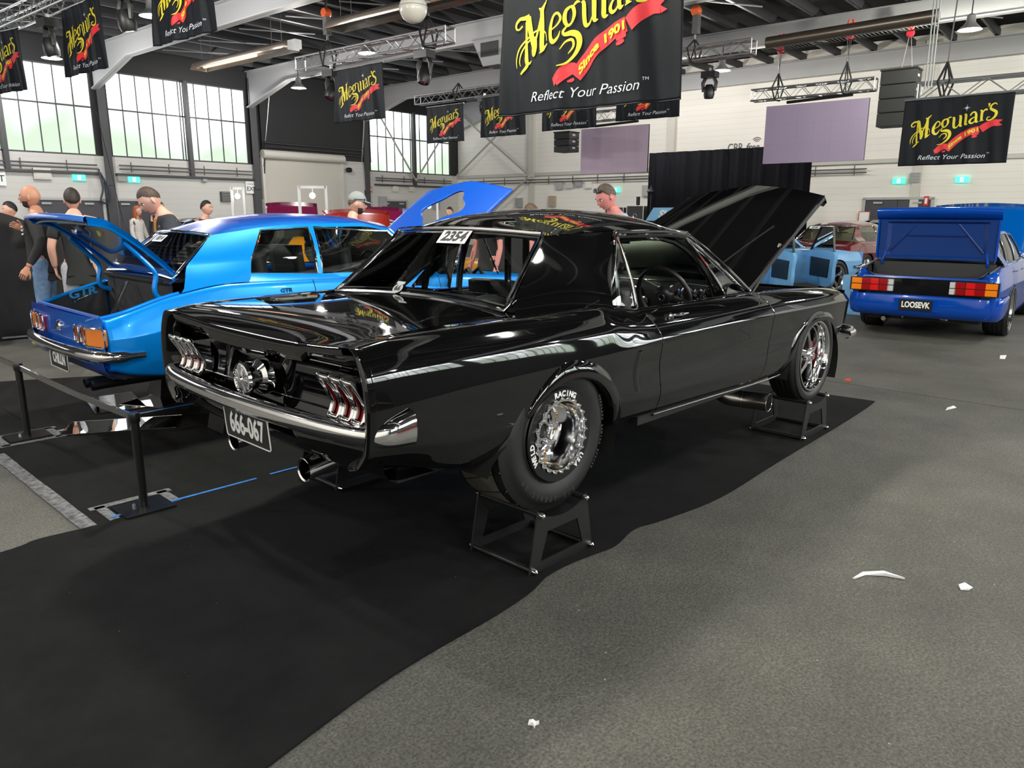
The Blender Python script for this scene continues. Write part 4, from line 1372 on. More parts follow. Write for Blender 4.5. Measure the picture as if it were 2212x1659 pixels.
def front_wheel(sgn):
    r, rim, w = .3255, .238, .20
    rot = Matrix.Rotation(PI if sgn > 0 else 0, 4, 'Z')
    mb = MB(); tyre_geo(mb, r, rim, w, grooves=4, n=96)
    t = mb.xf(rot).build('front_tyre', RUBBER, MU, smooth=40); t.location = (2.743, sgn * .875, r)
    rb = MB()
    rb.lathe([(rim + .004, .002), (rim + .004, -.006), (rim - .004, -.006), (rim - .012, .004), (rim - .016, .03), (rim - .022, .034), (rim - .028, .06), (rim - .034, .065), (rim - .038, .15), (rim - .02, .18)], 96, 'y')
    rb.xf(rot).build('rim', CHROME, t, smooth=30)
    sp = MB()
    for k in range(5):
        a = 2 * PI * k / 5 + R(18)
        c, s = math.cos(a), math.sin(a); T = Vector((-s, 0, c))
        pts = [(.03, .030, .026), (.08, .034, .020), (.15, .050, .016), (rim - .03, .062, .026)]
        G = []
        for (rr, y, hw) in pts:
            p = Vector((rr * c, y, rr * s))
            G.append([tuple(p - T * hw + Vector((0, .03, 0))), tuple(p - T * hw + Vector((0, .004, 0))), tuple(p - T * hw * .5), tuple(p + T * hw * .5), tuple(p + T * hw + Vector((0, .004, 0))), tuple(p + T * hw + Vector((0, .03, 0)))])
        sp.grid(G)
        sp.lathe([(0, .022), (.007, .022), (.009, .03), (.009, .05)], 8, 'y', (.055 * math.cos(a + .62), 0, .055 * math.sin(a + .62)))
    sp.lathe([(0, .005), (.022, .005), (.028, .012), (.03, .02), (.05, .03), (.062, .05)], 30, 'y')
    sp.xf(rot).build('spoke', POLISH, t, smooth=35)
    MB().lathe([(.05, .11), (.155, .11), (.155, .13), (.05, .13)], 40, 'y').xf(rot).build('brake_disc', mat('brake disc', (.10, .10, .10), .35, .8), t)
    if sgn < 0:
        MB().box((.10, .10, .02), (.07, .05, .12)).xf(rot).build('brake_caliper', mat('red caliper', (.35, .02, .02), .4), t, smooth=0)
front_wheel(-1); front_wheel(1)
# ------------------------------------------------------------------ wheel stands
def wheel_stand(x, y, lab, first=None, y1=-.547, half=.18):
    if first is not None:
        return dup(first, (x, y, 0), None, lab)
    t = thing('wheel_stand', lab, 'stand', (x, y, 0), 0, 'black wheel stands')
    h = .272
    for s in (-1, 1):
        yy = s * half
        out = []
        # outline with saddle top
        top = [(-.165, h + .012), (-.135, h + .012)] + [(.33 * math.sin(a), h + .302 - .345 * math.cos(a)) for a in np.linspace(-.40, .40, 13)] + [(.135, h + .012), (.165, h + .012)]
        out = [(-.215, .0), (.215, .0)] + [(.215, .04)] + top[::-1] + [(-.215, .04)]
        win = [(-.135, .055), (.135, .055), (.095, h - .095), (-.095, h - .095)]
        # plate built as frame: bottom bar, two legs, saddle
        mb = MB()
        def pr(poly): mb.prism(poly, .008, Matrix.Translation((0, yy - .004, 0)))
        pr([(-.218, 0), (.218, 0), (.21, .05), (-.21, .05)])
        pr([(-.21, .05), (-.145, .05), (-.10, h - .09), (-.172, h - .02)])
        pr([(.21, .05), (.172, h - .02), (.10, h - .09), (.145, .05)])
        arc = [(.33 * math.sin(a), h + .300 - .345 * math.cos(a)) for a in np.linspace(-.46, .46, 15)]
        pr([(-.105, h - .095), (.105, h - .095), (.172, h - .02), (.165, h + .012)] + arc[::-1] + [(-.165, h + .012), (-.172, h - .02)])
        mb.build('side_plate', MATTE, t, smooth=0)
    for (px, pz) in ((-.15, h - .008), (.15, h - .008), (-.195, .022), (.195, .022)):
        rd = MB().tube([(px, -half - .004, pz), (px, half + .004, pz)], .013, 12).build('cross_rod', MATTE, t)
        nb = MB()
        for s in (-1, 1):
            nb.lathe([(.013, .0), (.013, .012), (.010, .020), (.0, .026)] if s > 0 else [(.013, .0), (.013, -.012), (.010, -.020), (.0, -.026)], 10, 'y', (px, s * (half + .004), pz))
        nb.build('acorn_nut', CHROME, rd)
    mb = MB()
    for k in (-.5, .5):
        pass
    return t
st0 = wheel_stand(0, -.728, 'black steel stand under the near rear wheel of the black coupe')
wheel_stand(0, .728, 'black steel stand under the far rear wheel, glimpsed behind the twin tailpipes', st0)
wheel_stand(2.743, -.735, 'black steel stand under the near front wheel beside the side exhaust', st0)
wheel_stand(2.743, .735, 'black steel stand under the far front wheel of the black coupe', st0)
# ================================================================== the other cars
def metallic(name, c, rough=.28, metal=.5):
    return mat(name, c, rough, metal, coat=.6, spec=.3)
TBLUE = metallic('bright blue metallic paint', (.0, .23, .80), .3, .25)
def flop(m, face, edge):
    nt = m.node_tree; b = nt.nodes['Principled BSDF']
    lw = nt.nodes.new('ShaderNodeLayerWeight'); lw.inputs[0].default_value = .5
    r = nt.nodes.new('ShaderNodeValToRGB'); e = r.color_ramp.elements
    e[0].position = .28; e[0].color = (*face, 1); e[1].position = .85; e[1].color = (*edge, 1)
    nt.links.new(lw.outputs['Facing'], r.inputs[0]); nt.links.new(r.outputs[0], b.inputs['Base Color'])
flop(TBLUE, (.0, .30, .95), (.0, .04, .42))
VBLUE = mat('dark blue paint', (.0, .050, .36), .15, 0, .5, spec=.3)
MAROON = mat('deep red paint', (.13, .004, .007), .1, 0, 1.0)
LBLUE = mat('pale blue paint', (.20, .47, .82), .2, 0, .6)
ORANGE = mat('orange paint', (.55, .20, .01), .2, 0, .8)
PLUM = mat('plum paint', (.16, .008, .05), .2, 0, .8)
REDP = mat('red paint', (.50, .02, .01), .2, 0, .8)
def gen_rows(st, crease=.0):
    rows = []
    for (x, zr, zb, w, tum) in st:
        zm = lerp(zr, zb, .62)
        rows.append([x, w - .13, zr - .01, w - .05, zr, w - .008, zr + .11, w - .002, lerp(zr, zb, .40), w + crease * .5, zm - .012, w + crease, zm + .004,
                     w - .025, lerp(zm, zb, .55), w - .06 - tum * .4, zb, w - .12 - tum, zb - .002])
    return rows
class Car:
    def __init__(s, name, label, cat, loc, rz, paint, st, arches, doors, gb, gt, xs, roofz, wheels, group=None, rad=None, crease=0.0, deck=True, hood=True,
                 wins=(), bow=(.05, .05, .14, .06), interior=INTER, detail=True, trim=CHROME, glassm=None, skip_left=False, bul=.02):
        s.root = thing(name, label, cat, loc, rz, group)
        s.p = paint; s.side = Side(gen_rows(st, crease), rad or MRAD)
        s.gb, s.gt, s.xs = gb, gt, xs
        r = s.root; x0, x1 = st[0][0], st[-1][0]
        s.x0, s.x1 = x0, x1
        gm = glassm or GLASS
        cuts = [x0] + list(doors) + [x1]
        names = ['quarter_panel'] + ['door'] * (len(doors) - 1) + ['front_wing']
        step = .03 if detail else .06
        for sgn in (-1, 1):
            for i in range(len(cuts) - 1):
                a = cuts[i] + (.003 if i else 0); b = cuts[i + 1] - (.003 if i < len(cuts) - 2 else 0)
                mb = MB(); vs, fs = side_patch(s.side, dense(a, b, step), sgn, arches); mb.add(vs, fs)
                if i == 0:
                    mb.grid([[(x0 + dx, sgn * (w - dw), z) for (w, z) in s.side.sec(x0)] for dx, dw in ((0, 0), (-.02, .008), (-.03, .025), (-.03, .06), (-.01, .10))])
                if i == len(cuts) - 2:
                    mb.grid([[(x1 + dx, sgn * (w - dw), z) for (w, z) in s.side.sec(x1)] for dx, dw in ((0, 0), (.02, .008), (.03, .025), (.03, .06), (.01, .10))])
                pnl = mb.build(names[i], paint, r, smooth=35)
                if names[i] == 'door' and detail:
                    zb = s.side.top(cuts[i] + .1)
                    xx = cuts[i] + .12
                    zz = zb[1] - .09
                    MB().tube([(xx - .06, sgn * (flank_w(s.side, xx, zz) + .018), zz), (xx + .07, sgn * (flank_w(s.side, xx, zz) + .018), zz)], .009, 6).build('door_handle', trim, pnl)
        XB0, XT0, XB1, XT1 = xs
        s.zdk = lambda x: s.side.inner(x)[1]
        if deck: s.lid('boot_lid', x0 - .02, XB0 + .02, .03)
        if hood: s.lid('bonnet', XB1 - .02, x1 + .02, .04)
        # roof and pillars
        def gp(xb, xt, t, sgn, off=0):
            p = green_pt(gb, gt, xb, xt, t, bul); return (p[0], sgn * (p[1] + off), p[2])
        s.gp = gp
        mb = MB()
        def rp(u, v):
            vv = abs(v); xx = lerp(XT0, XT1, u)
            x = lerp(XT0 - bow[1] * (1 - v * v), XT1 + bow[3] * (1 - v * v), u)
            w, z = gt(xx); zc = float(interp([0, .2, .5, .8, 1], roofz, [u])[0])
            return (x, v * w, z + (zc - z) * max(0, 1 - vv ** 2.6) ** .85)
        mb.grid(patch(lambda a, b: rp(a, 2 * b - 1), 24, 28))
        for sgn in (-1, 1):
            # solid pillars between the windows
            spans = []; prev = (XB0, XT0)
            for wv in wins:
                spans.append((prev, (wv[0], wv[1]))); prev = (wv[2], wv[3])
            spans.append((prev, (XB1, XT1)))
            for k, (a, b) in enumerate(spans):
                G = []
                nn = 8 if k == 0 else 3
                for i in range(nn + 1):
                    row = []
                    for j in range(15):
                        t = j / 14
                        p = gp(lerp(a[0], b[0], i / nn), lerp(a[1], b[1], i / nn), t, 1)
                        if k == 0 and t < .35:
                            q = 1 - t / .35; q = q * q * (3 - 2 * q)
                            st_ = s.side.top(min(max(p[0], x0), x1))
                            row.append((p[0], sgn * lerp(p[1], st_[0] - .015, q), lerp(p[2], st_[1] + .004, q * q)))
                        else: row.append((p[0], sgn * p[1], p[2]))
                    G.append(row)
                mb.grid(G)
            mb.grid([[gp(lerp(XB0, XB1, i / 20), lerp(XT0, XT1, i / 20), t, sgn) for t in (.93, .965, 1)] for i in range(21)])
            a0 = wins[0][0] if wins else XB0
            mb.grid([[gp(lerp(a0 - .03, XB1, i / 24), lerp(a0 - .03, XB1, i / 24), .03, sgn, .004), (lerp(a0 - .03, XB1, i / 24), sgn * (s.side.inner(lerp(a0 - .03, XB1, i / 24))[0] + .02), s.side.inner(lerp(a0 - .03, XB1, i / 24))[1] + .012), (lerp(a0 - .03, XB1, i / 24), sgn * (s.side.top(lerp(a0 - .03, XB1, i / 24))[0] - .01), s.side.top(lerp(a0 - .03, XB1, i / 24))[1] - .003)] for i in range(25)])
        s.roof = mb.build('roof', paint, r, smooth=42)
        for sgn in (-1, 1):
            for wv in wins:
                g = MB().grid([[gp(lerp(wv[0], wv[2], i / 6), lerp(wv[1], wv[3], i / 6), lerp(.03, .93, j / 6), sgn, -.012) for j in range(7)] for i in range(7)]).build('side_window', gm, r)
                lp = [gp(wv[0], wv[1], t, sgn, -.004) for t in np.linspace(.03, .93, 6)] + [gp(wv[2], wv[3], t, sgn, -.004) for t in np.linspace(.93, .03, 6)]
                MB().tube(lp, .009, 6, closed=True).build('window_frame', trim, g)
        wb0, zb0 = gb(XB0); wt0, zt0 = gt(XT0); wb1, zb1 = gb(XB1); wt1, zt1 = gt(XT1)
        s.rear_args = (XB0, XT0, wb0 - .01, wt0 - .005, zb0, zt0, bow[0], -bow[1])
        G = screen(*s.rear_args)
        rg = MB().grid(G).build('rear_window', gm, r); s.rearw = rg
        MB().tube(rim_of(G), .012, 8, closed=True).build('window_trim', trim, rg)
        G = screen(XB1, XT1, wb1 - .01, wt1 - .005, zb1, zt1, bow[2], bow[3])
        wsn = MB().grid(G).build('windscreen', gm, r)
        MB().tube(rim_of(G), .010, 8, closed=True).build('window_trim', trim, wsn)
        # tub
        mb = MB(); w = st[2][3] - .12
        zr = st[2][1]
        mb.box(((XB0 + XB1) / 2, 0, zr + .1), (XB1 - XB0 - .2, 2 * w, .1))
        for sgn in (-1, 1): mb.box(((XB0 + XB1) / 2, sgn * (w - .0), (zr + zb1) / 2), (XB1 - XB0 - .1, .03, zb1 - zr - .08))
        mb.box((XB0 + .12, 0, zb0 - .02), (.34, 2 * wb0 - .08, .02))
        mb.grid([[(XB1 + .1 - dx, v * w, z) for v in (-1, 0, 1)] for dx, z in ((0, zb1 - .02), (.2, zb1 + .01), (.28, zb1 - .03), (.26, zb1 - .3))])
        mb.build('interior_trim', interior, r, smooth=0)
        for y in (-.36, .36):
            for xc in ((XB0 + .75), (XB1 - .75)):
                mb = MB()
                mb.grid([[(xc - .10 * math.sin(t * 1.5), y + v * (.24 - .03 * t), zr + .25 + t * (zb1 - zr - .05)) for v in np.linspace(-1, 1, 7)] for t in np.linspace(0, 1, 6)])
                mb.build('seat', interior, r, solid=.08)
        mb = MB().tube([(0, .17 * math.cos(a), .17 * math.sin(a)) for a in np.linspace(0, 2 * PI, 25)[:-1]], .012, 6, closed=True)
        mb.xf(Matrix.Translation((XB1 - .42, -.36, zb1 + .0)) @ Matrix.Rotation(R(-22), 4, 'Y')).build('steering_wheel', TRIMB, r)
        mb = MB(); ww = st[2][3] - .22
        mb.box(((x0 + x1) / 2, 0, zr + .02), (x1 - x0 - .3, 2 * ww, .08))
        mb.build('underbody', UNDER, r, smooth=0)
        mb = MB()
        for sgn in (-1, 1):
            for A in arches:
                wy = s.side.ctrl(A[0])[3][0]
                pts = [(A[0] + A[2] * math.cos(R(a)), A[1] + A[2] * math.sin(R(a))) for a in range(-20, 205, 15)]
                mb.grid([[(x, sgn * (wy - .01), z), (x, sgn * (wy - .35), z)] for x, z in pts])
                mb.grid([[(A[0], sgn * (wy - .35), A[1]), (x, sgn * (wy - .35), z)] for x, z in pts])
        build_each(mb, 'wheel_housing', UNDER, r)
        for (wx, wr, rim, ww, yo, sp) in wheels:
            for sgn in (-1, 1):
                simple_wheel(r, 'wheel', wx, sgn * yo, wr, sgn, wr, rim, ww, sp, detail=detail)
    def lid(s, name, xa, xb, crown, M=None, under=None, mtl=None, inner=1.0):
        G = []
        for i in range(21):
            x = lerp(xa, xb, i / 20)
            w, z = s.side.inner(min(max(x, s.x0), s.x1))
            G.append([(x, v * w * inner, z + crown * (1 - abs(v) ** 2.2)) for v in np.linspace(-1, 1, 25)])
        if M is not None: G = [[tuple(M @ Vector(p)) for p in row] for row in G]
        o = MB().grid(G).build(name, mtl or s.p, s.root, smooth=40)
        if under:
            H = [[(x, y * .97, z - .035) for (x, y, z) in row] for row in G]
        return o
    def end_panel(s, name, x, w, z0, z1, bowx=.03, m=None, rear=True):
        sg = -1 if rear else 1
        return MB().grid([[(x + sg * bowx * (1 - v * v), v * w, lerp(z0, z1, t)) for v in np.linspace(-1, 1, 17)] for t in np.linspace(0, 1, 5)]).build(name, m or s.p, s.root)
    def bumper(s, name, xc, w, z0, z1, rear=True, m=CHROME, wrap=.35, prot=.03, bow=.06):
        sg = -1 if rear else 1
        P = [(xc + sg * bow, 0), (xc + sg * bow * .8, w * .5), (xc + sg * bow * .2, w * .85), (xc - sg * .05, w * 1.0), (xc - sg * wrap, w * 1.04)]
        Q = [(x, -y) for x, y in P[:0:-1]] + P
        path = [tuple(p) for p in spline(Q, 5)]
        G = []; n = len(path)
        for i, (x, y) in enumerate(path):
            a = path[max(0, i - 1)]; b = path[min(n - 1, i + 1)]
            t = Vector((b[0] - a[0], b[1] - a[1], 0)).normalized(); nr = Vector((t.y, -t.x, 0))
            if nr.dot(Vector((x - xc + sg * .6, y, 0))) < 0: nr = -nr
            k = 1 if 2 < i < n - 3 else .6
            G.append([(x + nr.x * prot * math.cos(th), y + nr.y * prot * math.cos(th), (z0 + z1) / 2 + (z1 - z0) / 2 * k * math.sin(th)) for th in np.linspace(-PI * .6, PI * .6, 11)])
        return MB().grid(G).build(name, m, s.root, smooth=60)
# ------------------------------------------------------------------ bright blue two-door with its boot open
TX = .05
def tgb(x): return (float(interp([-.42, .3, 1.2, 1.85], [.60, .66, .68, .64], [x])[0]), float(interp([-.42, .1, .8, 1.85], [.915, .92, .885, .875], [x])[0]))
def tgt(x): return (float(interp([-.05, .6, 1.5], [.46, .50, .49], [x])[0]), float(interp([-.05, .6, 1.2, 1.5], [1.19, 1.262, 1.27, 1.22], [x])[0]))
tst = [(-.82, .37, .700, .75, .02), (-.70, .33, .735, .775, .0), (-.4, .29, .82, .785, .0), (0, .27, .872, .79, .0), (.5, .25, .865, .79, 0), (1.3, .24, .845, .79, 0), (1.95, .24, .83, .785, 0), (2.5, .26, .80, .78, .0), (3.1, .30, .76, .77, .0), (3.35, .36, .74, .75, .02)]
def spec_torana():
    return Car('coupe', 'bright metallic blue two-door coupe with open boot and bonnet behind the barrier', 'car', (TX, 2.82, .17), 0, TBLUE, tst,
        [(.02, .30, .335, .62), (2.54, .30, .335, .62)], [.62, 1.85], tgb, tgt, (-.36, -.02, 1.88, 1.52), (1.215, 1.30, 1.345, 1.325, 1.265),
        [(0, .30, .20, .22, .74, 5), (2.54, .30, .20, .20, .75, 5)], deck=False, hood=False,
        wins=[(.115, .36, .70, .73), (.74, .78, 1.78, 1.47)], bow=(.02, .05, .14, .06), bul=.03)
TO = spec_torana()
tr_ = TO.root
# frosted boot compartment
GREYT = mat('charcoal boot lining', (.022, .022, .026), .7)
LB = mat('boot edge blue', (.0, .30, .85), .3, .2, coat=1)
mb = MB()
w = .60
def tw(x): return TO.side.inner(x)[0] - .015
xsn = np.linspace(-.80, -.37, 9)
mb.grid([[(x, s * 1.0 * (tw(x)) * 1.0, z) for z in (.30, .62)] for x in xsn for s in (-1,)])
mb.grid([[(x, tw(x), z) for z in (.30, .62)] for x in xsn])
for s in (-1, 1):
    mb.grid([[(x, s * tw(x), .62), (x, s * (TO.side.inner(x)[0]), TO.side.inner(x)[1] - .01)] for x in xsn])
mb.grid([[(-.37, y, z) for y in (-.60, .60)] for z in (.3, .91)])
mb.grid([[(-.80, y, z) for y in (-.62, .62)] for z in (.3, .66)])
mb.grid([[(x, y, .34) for y in (-.62, .62)] for x in (-.80, -.37)])
boot = mb.build('boot_lining', GREYT, tr_, smooth=30)
mb = MB()
mb.tube([(-.80, -.20, .36), (-.42, .05, .86)], .014, 8); mb.tube([(-.62, .585, .46), (-.62, .585, .70), (-.45, .59, .76)], .008, 6)
build_each(mb, 'boot_strut', CHROME, tr_)
mb = MB()
vs, fs = text_geo('GTR', .10, offset=.003, extrude=.003, shear=.0)
tm = MB().add([(-.50 - v[0] * -1.0 * 1.0 - .06, .575 - v[2], .755 + v[1] * .8 + (v[0]) * .18) for v in vs], fs)
tm.build('boot_lettering', mat('bright blue letters', (.02, .32, .75), .4), boot, smooth=0)
vs, fs = text_geo('GTR', .042, offset=.001, extrude=.002)
MB().add([(.38 + v[0] * 1.15, -(flank_w(TO.side, .38, .80) + .004 + v[2]), .80 + v[1]) for v in vs], fs).build('wing_badge', mat('dark badge blue', (.01, .10, .22), .3), tr_, smooth=0)
# boot rim
mb = MB()
for s in (-1, 1): mb.tube([(x, s * TO.side.inner(x)[0], TO.side.inner(x)[1]) for x in np.linspace(-.84, -.36, 9)], .013, 8)
mb.tube([(-.84, y, .698) for y in np.linspace(-.61, .61, 9)], .016, 8)
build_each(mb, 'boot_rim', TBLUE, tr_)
mb = MB().grid([[(-.36 + dx, v * .62, z) for v in np.linspace(-1, 1, 9)] for dx, z in ((-.03, .885), (0, .905), (.03, .918))])
mb.build('scuttle', TBLUE, tr_)
TO.end_panel('tail_panel', -.87, .735, .40, .705, .03)
MB().grid([[(-.86 + dx, v * .73 * k, z) for v in np.linspace(-1, 1, 17)] for dx, z, k in ((-.03, .44, 1), (-.02, .38, 1), (.02, .33, .97), (.12, .30, .93))]).build('valance', TBLUE, tr_, smooth=50)
# lamps: two dark red squares and an amber wrapping round
def box_lamp(parent, x, y, z, w, h, lens, rim=CHROME, rz=0, name='tail_lamp'):
    M = Matrix.Translation((x, y, z)) @ Matrix.Rotation(-PI / 2 + rz, 4, 'Z')
    pts = []
    r = min(w, h) * .18
    for (cx_, cz_, a0) in ((w / 2 - r, h / 2 - r, 0), (-w / 2 + r, h / 2 - r, 90), (-w / 2 + r, -h / 2 + r, 180), (w / 2 - r, -h / 2 + r, 270)):
        for k in range(4): pts.append((cx_ + r * math.cos(R(a0 + 30 * k)), -.008, cz_ + r * math.sin(R(a0 + 30 * k))))
    l = MB().tube(pts, .006, 6, closed=True).xf(M).build(name, rim, parent)
    mb = MB()
    mb.prism([(p[0] * .97, p[2] * .97) for p in pts], .02, Matrix.Translation((0, -.006, 0))); mb.xf(M)
    mb.build('lamp_lens', lens, l, smooth=0)
    return l
for s in (-1, 1):
    box_lamp(tr_, -.905, s * .37, .585, .085, .11, REDL); box_lamp(tr_, -.90, s * .475, .585, .085, .11, REDL)
    box_lamp(tr_, -.89, s * .648, .585, .19, .115, AMBER, rz=-s * R(16))
MB().lathe([(0, -.02), (.03, -.018), (.04, -.008), (.04, 0)], 20, 'x', (-.90, 0, .60)).build('boot_badge', CHROME, tr_)
TO.bumper('rear_bumper', -.90, .76, .435, .51, wrap=.24, prot=.035)
Mt = Matrix.Translation((-.93, 0, .375)) @ Matrix.Rotation(-PI / 2, 4, 'Z')
plate(tr_, 'CHILLN', Mt, size=.10, cond=.75)
for y in (-.42, -.30):
    MB().tube([(-.35, y, .25), (-.80, y, .245), (-.88, y, .24)], .032, 14, caps=False).build('tail_pipe', TRIMB, tr_)
# boot lid swung up with goose-neck hinges
Lp = [(.0, .0), (.12, .13), (.26, .27), (.36, .345), (.43, .37)]
# outer skin profile in x-z, from the scuttle back and up to the tail edge
prof = [(-.33, .955), (-.45, 1.075), (-.58, 1.19), (-.68, 1.262), (-.74, 1.30), (-.80, 1.315), (-.86, 1.325)]
pp = [tuple(p) for p in spline(prof, 4)]
G = [[(x - .05 * (1 - v * v) * (i / len(pp)), v * (.595 + .03 * (i / len(pp))), z + .02 * (1 - v * v) * (i / len(pp))) for v in np.linspace(-1, 1, 21)] for i, (x, z) in enumerate(pp)]
tail_edge = [(p[0] - .012, p[1], p[2] - .035) for p in G[-1]]
G.append([(p[0] - .012, p[1], p[2] - .012) for p in G[-1]]); G.append(tail_edge)
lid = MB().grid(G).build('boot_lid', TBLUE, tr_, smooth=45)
G2 = [[(p[0] + .02, p[1] * .95, p[2] - .035) for p in row] for row in G[:-2]]
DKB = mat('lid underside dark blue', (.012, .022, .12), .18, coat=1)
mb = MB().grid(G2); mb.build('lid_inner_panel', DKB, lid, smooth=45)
mb = MB()
for s in (-1, 1):
    mb.grid([[(p[0], p[1], p[2]) for p in (row[0 if s < 0 else -1],)] + [(row[0 if s < 0 else -1][0] + .02, row[0 if s < 0 else -1][1] * .95, row[0 if s < 0 else -1][2] - .04)] for row in G[:-2]])
    k0 = 0 if s < 0 else -1
    mb.tube([(row[k0][0] + .022, row[k0][1] * .93, row[k0][2] - .045) for row in G[1:-2]], .012, 6)
mb.tube([(p[0] + .022, p[1] * .93, p[2] - .045) for p in G[1]], .016, 6)
mb.build('lid_frame', TBLUE, lid, smooth=45)
MB().tube([(p[0] + .03, p[1] * .86, p[2] - .05) for p in G[-4]], .007, 6).build('lid_seal', mat('pale seal', (.45, .43, .36), .5), lid)
for s in (-1, 1):
    g = [(-.62, s * .52, 1.165), (-.50, s * .52, 1.035), (-.44, s * .52, .95), (-.455, s * .52, .86), (-.44, s * .52, .80), (-.38, s * .52, .775)]
    MB().tube([tuple(q) for q in spline(g, 5)], .017, 8).build('lid_hinge', TBLUE, lid)
MB().lathe([(0, -.02), (.03, -.02), (.035, .02), (0, .02)], 10, 'y', (-.72, 0, 1.235)).build('lid_latch', CHROME, lid)
# show card in the rear window and louvre blinds
def card_on_rear(car, text, tz, yy, w, h, size):
    XB, XT, wb, wt, zb, zt, b0, b1 = car.rear_args
    x = lerp(XB, XT, tz); z = lerp(zb, zt, tz)
    ang = math.atan2(zt - zb, XT - XB)
    M = Matrix.Translation((x - .06 * (1 if b1 < 0 else 0) * tz - .02, yy, z + .02)) @ Matrix.Rotation(-PI / 2, 4, 'Z') @ Matrix.Rotation(-(PI / 2 - ang), 4, 'X')
    card(car.root, text, M, w, h, size)
card_on_rear(TO, '1814', .82, .08, .17, .07, .065)
# raised bonnet, hinged at the windscreen, with a hole for the engine
Mh = Matrix.Translation((1.93, 0, .90)) @ Matrix.Rotation(-R(36), 4, 'Y')
mb = MB()
def hb(u, v): return (u * (1.14 + .10 * (1 - abs(v)) + .03), v * lerp(.60, .625, u), .045 * (1 - v * v) - .03 * u * u)
def hole_r(a): return 1 + .14 * math.cos(4 * a)
UV = [[[i / 60, j / 27 - 1] for j in range(55)] for i in range(61)]
def hole_q(u, v): return math.atan2(v / .42, (u - .64) / .20), math.hypot((u - .64) / .20, v / .42)
ins = [[hole_q(*p)[1] < hole_r(hole_q(*p)[0]) for p in row] for row in UV]
fs = []; used = set()
for i in range(60):
    for j in range(54):
        c = [(i, j), (i + 1, j), (i + 1, j + 1), (i, j + 1)]
        if not all(ins[p][q] for p, q in c): fs.append(tuple(p * 55 + q for p, q in c)); used.update(c)
for (p, q) in used:
    if ins[p][q]:
        a_, r_ = hole_q(*UV[p][q]); k_ = hole_r(a_)
        UV[p][q] = [.64 + .20 * k_ * math.cos(a_), .42 * k_ * math.sin(a_)]
mb.add([hb(*p) for row in UV for p in row], fs)
mb.xf(Mh)
hd = mb.build('bonnet', mat('bright blue hood', (.0, .085, .58), .4, .2, coat=.5), tr_, smooth=50, solid=.02)
MB().tube([tuple(Mh @ Vector(q)) for q in [(.72, -.5, -.02), (.64, -.52, -.50), (.62, -.53, -.62)]], .008, 6).build('bonnet_prop', CHROME, hd)
mb = MB()
mb.box((2.7, 0, .45), (1.3, 1.2, .05))
for s in (-1, 1): mb.box((2.7, s * .62, .62), (1.4, .02, .25))
mb.box((2.6, 0, .6), (.7, .5, .3)); 
for s in (-1, 1):
    for k in range(4): mb.tube([(2.35 + k * .15, s * .1, .72), (2.35 + k * .15, s * .25, .82), (2.35 + k * .15, s * .35, .70)], .02, 6)
mb.build('engine_bay', UNDER, tr_, smooth=0)
MB().lathe([(.0, .80), (.13, .80), (.15, .83), (.15, .90), (.13, .93), (0, .93)], 24, 'z', (2.6, 0, 0)).build('air_cleaner', CHROME, tr_)
TO.end_panel('front_panel', 3.36, .72, .40, .73, rear=False)
TO.bumper('front_bumper', 3.42, .76, .43, .50, rear=False, wrap=.25)
# louvre blind inside the rear glass
mb = MB()
for k in range(9):
    t = .08 + k * .085
    x = lerp(-.36, -.02, t) + .03; z = lerp(.915, 1.19, t) - .02
    mb.box((x, 0, z), (.035, lerp(1.1, .86, t), .004))
mb.build('rear_blind', TRIMB, tr_, smooth=0)
# ------------------------------------------------------------------ dark blue sedan with its boot open
def vgb(x): return (float(interp([-.55, .3, 1.2, 2.1], [.66, .74, .745, .69], [x])[0]), float(interp([-.55, .3, 1.2, 2.1], [.93, .905, .895, .90], [x])[0]))
def vgt(x): return (float(interp([-.05, .8, 1.5], [.54, .57, .56], [x])[0]), float(interp([-.05, .8, 1.5], [1.265, 1.30, 1.265], [x])[0]))
vst = [(-1.0, .30, .80, .80, .03), (-.85, .27, .85, .83, .0), (-.4, .23, .89, .85, .0), (0, .22, .905, .855, .0), (.6, .21, .90, .86, 0), (1.4, .20, .885, .86, 0), (2.1, .20, .87, .855, 0), (2.6, .22, .83, .85, 0), (3.2, .27, .77, .83, 0), (3.45, .33, .74, .80, .02)]
VK = Car('sedan', 'dark blue four-door sedan seen from behind with open boot and plate LOOSEVK', 'car', (8.86, -.03, 0), R(4.5), VBLUE, vst,
    [(0, .32, .345, .64), (2.67, .32, .345, .64)], [.10, .95, 2.05], vgb, vgt, (-.42, -.02, 2.10, 1.50), (1.29, 1.345, 1.365, 1.345, 1.29),
    [(0, .325, .245, .26, .865, 10), (2.67, .325, .245, .23, .86, 10)], deck=False, hood=False,
    wins=[(-.16, .10, .12, .30), (.16, .33, .88, .86), (.94, .90, 1.98, 1.44)], bow=(.03, .04, .14, .06), trim=mat('grey window trim', (.2, .2, .2), .3, .8))
vr = VK.root
mb = MB()
xsn = np.linspace(-.98, -.50, 7)
for s in (-1, 1): mb.grid([[(x, s * (VK.side.inner(x)[0] - .03), .45), (x, s * (VK.side.inner(x)[0]), VK.side.inner(x)[1] - .005)] for x in xsn])
mb.grid([[(-.50, y, z) for y in (-.70, .70)] for z in (.45, .92)]); mb.grid([[(-.97, y, z) for y in (-.70, .70)] for z in (.45, .74)])
mb.grid([[(x, y, .47) for y in (-.72, .72)] for x in (-.98, -.5)])
mb.build('boot_lining', GREYT, vr, smooth=30)
mb = MB()
for s in (-1, 1): mb.tube([(x, s * (VK.side.inner(x)[0] - .01), VK.side.inner(x)[1] + .004) for x in np.linspace(-.92, -.42, 7)], .014, 8)
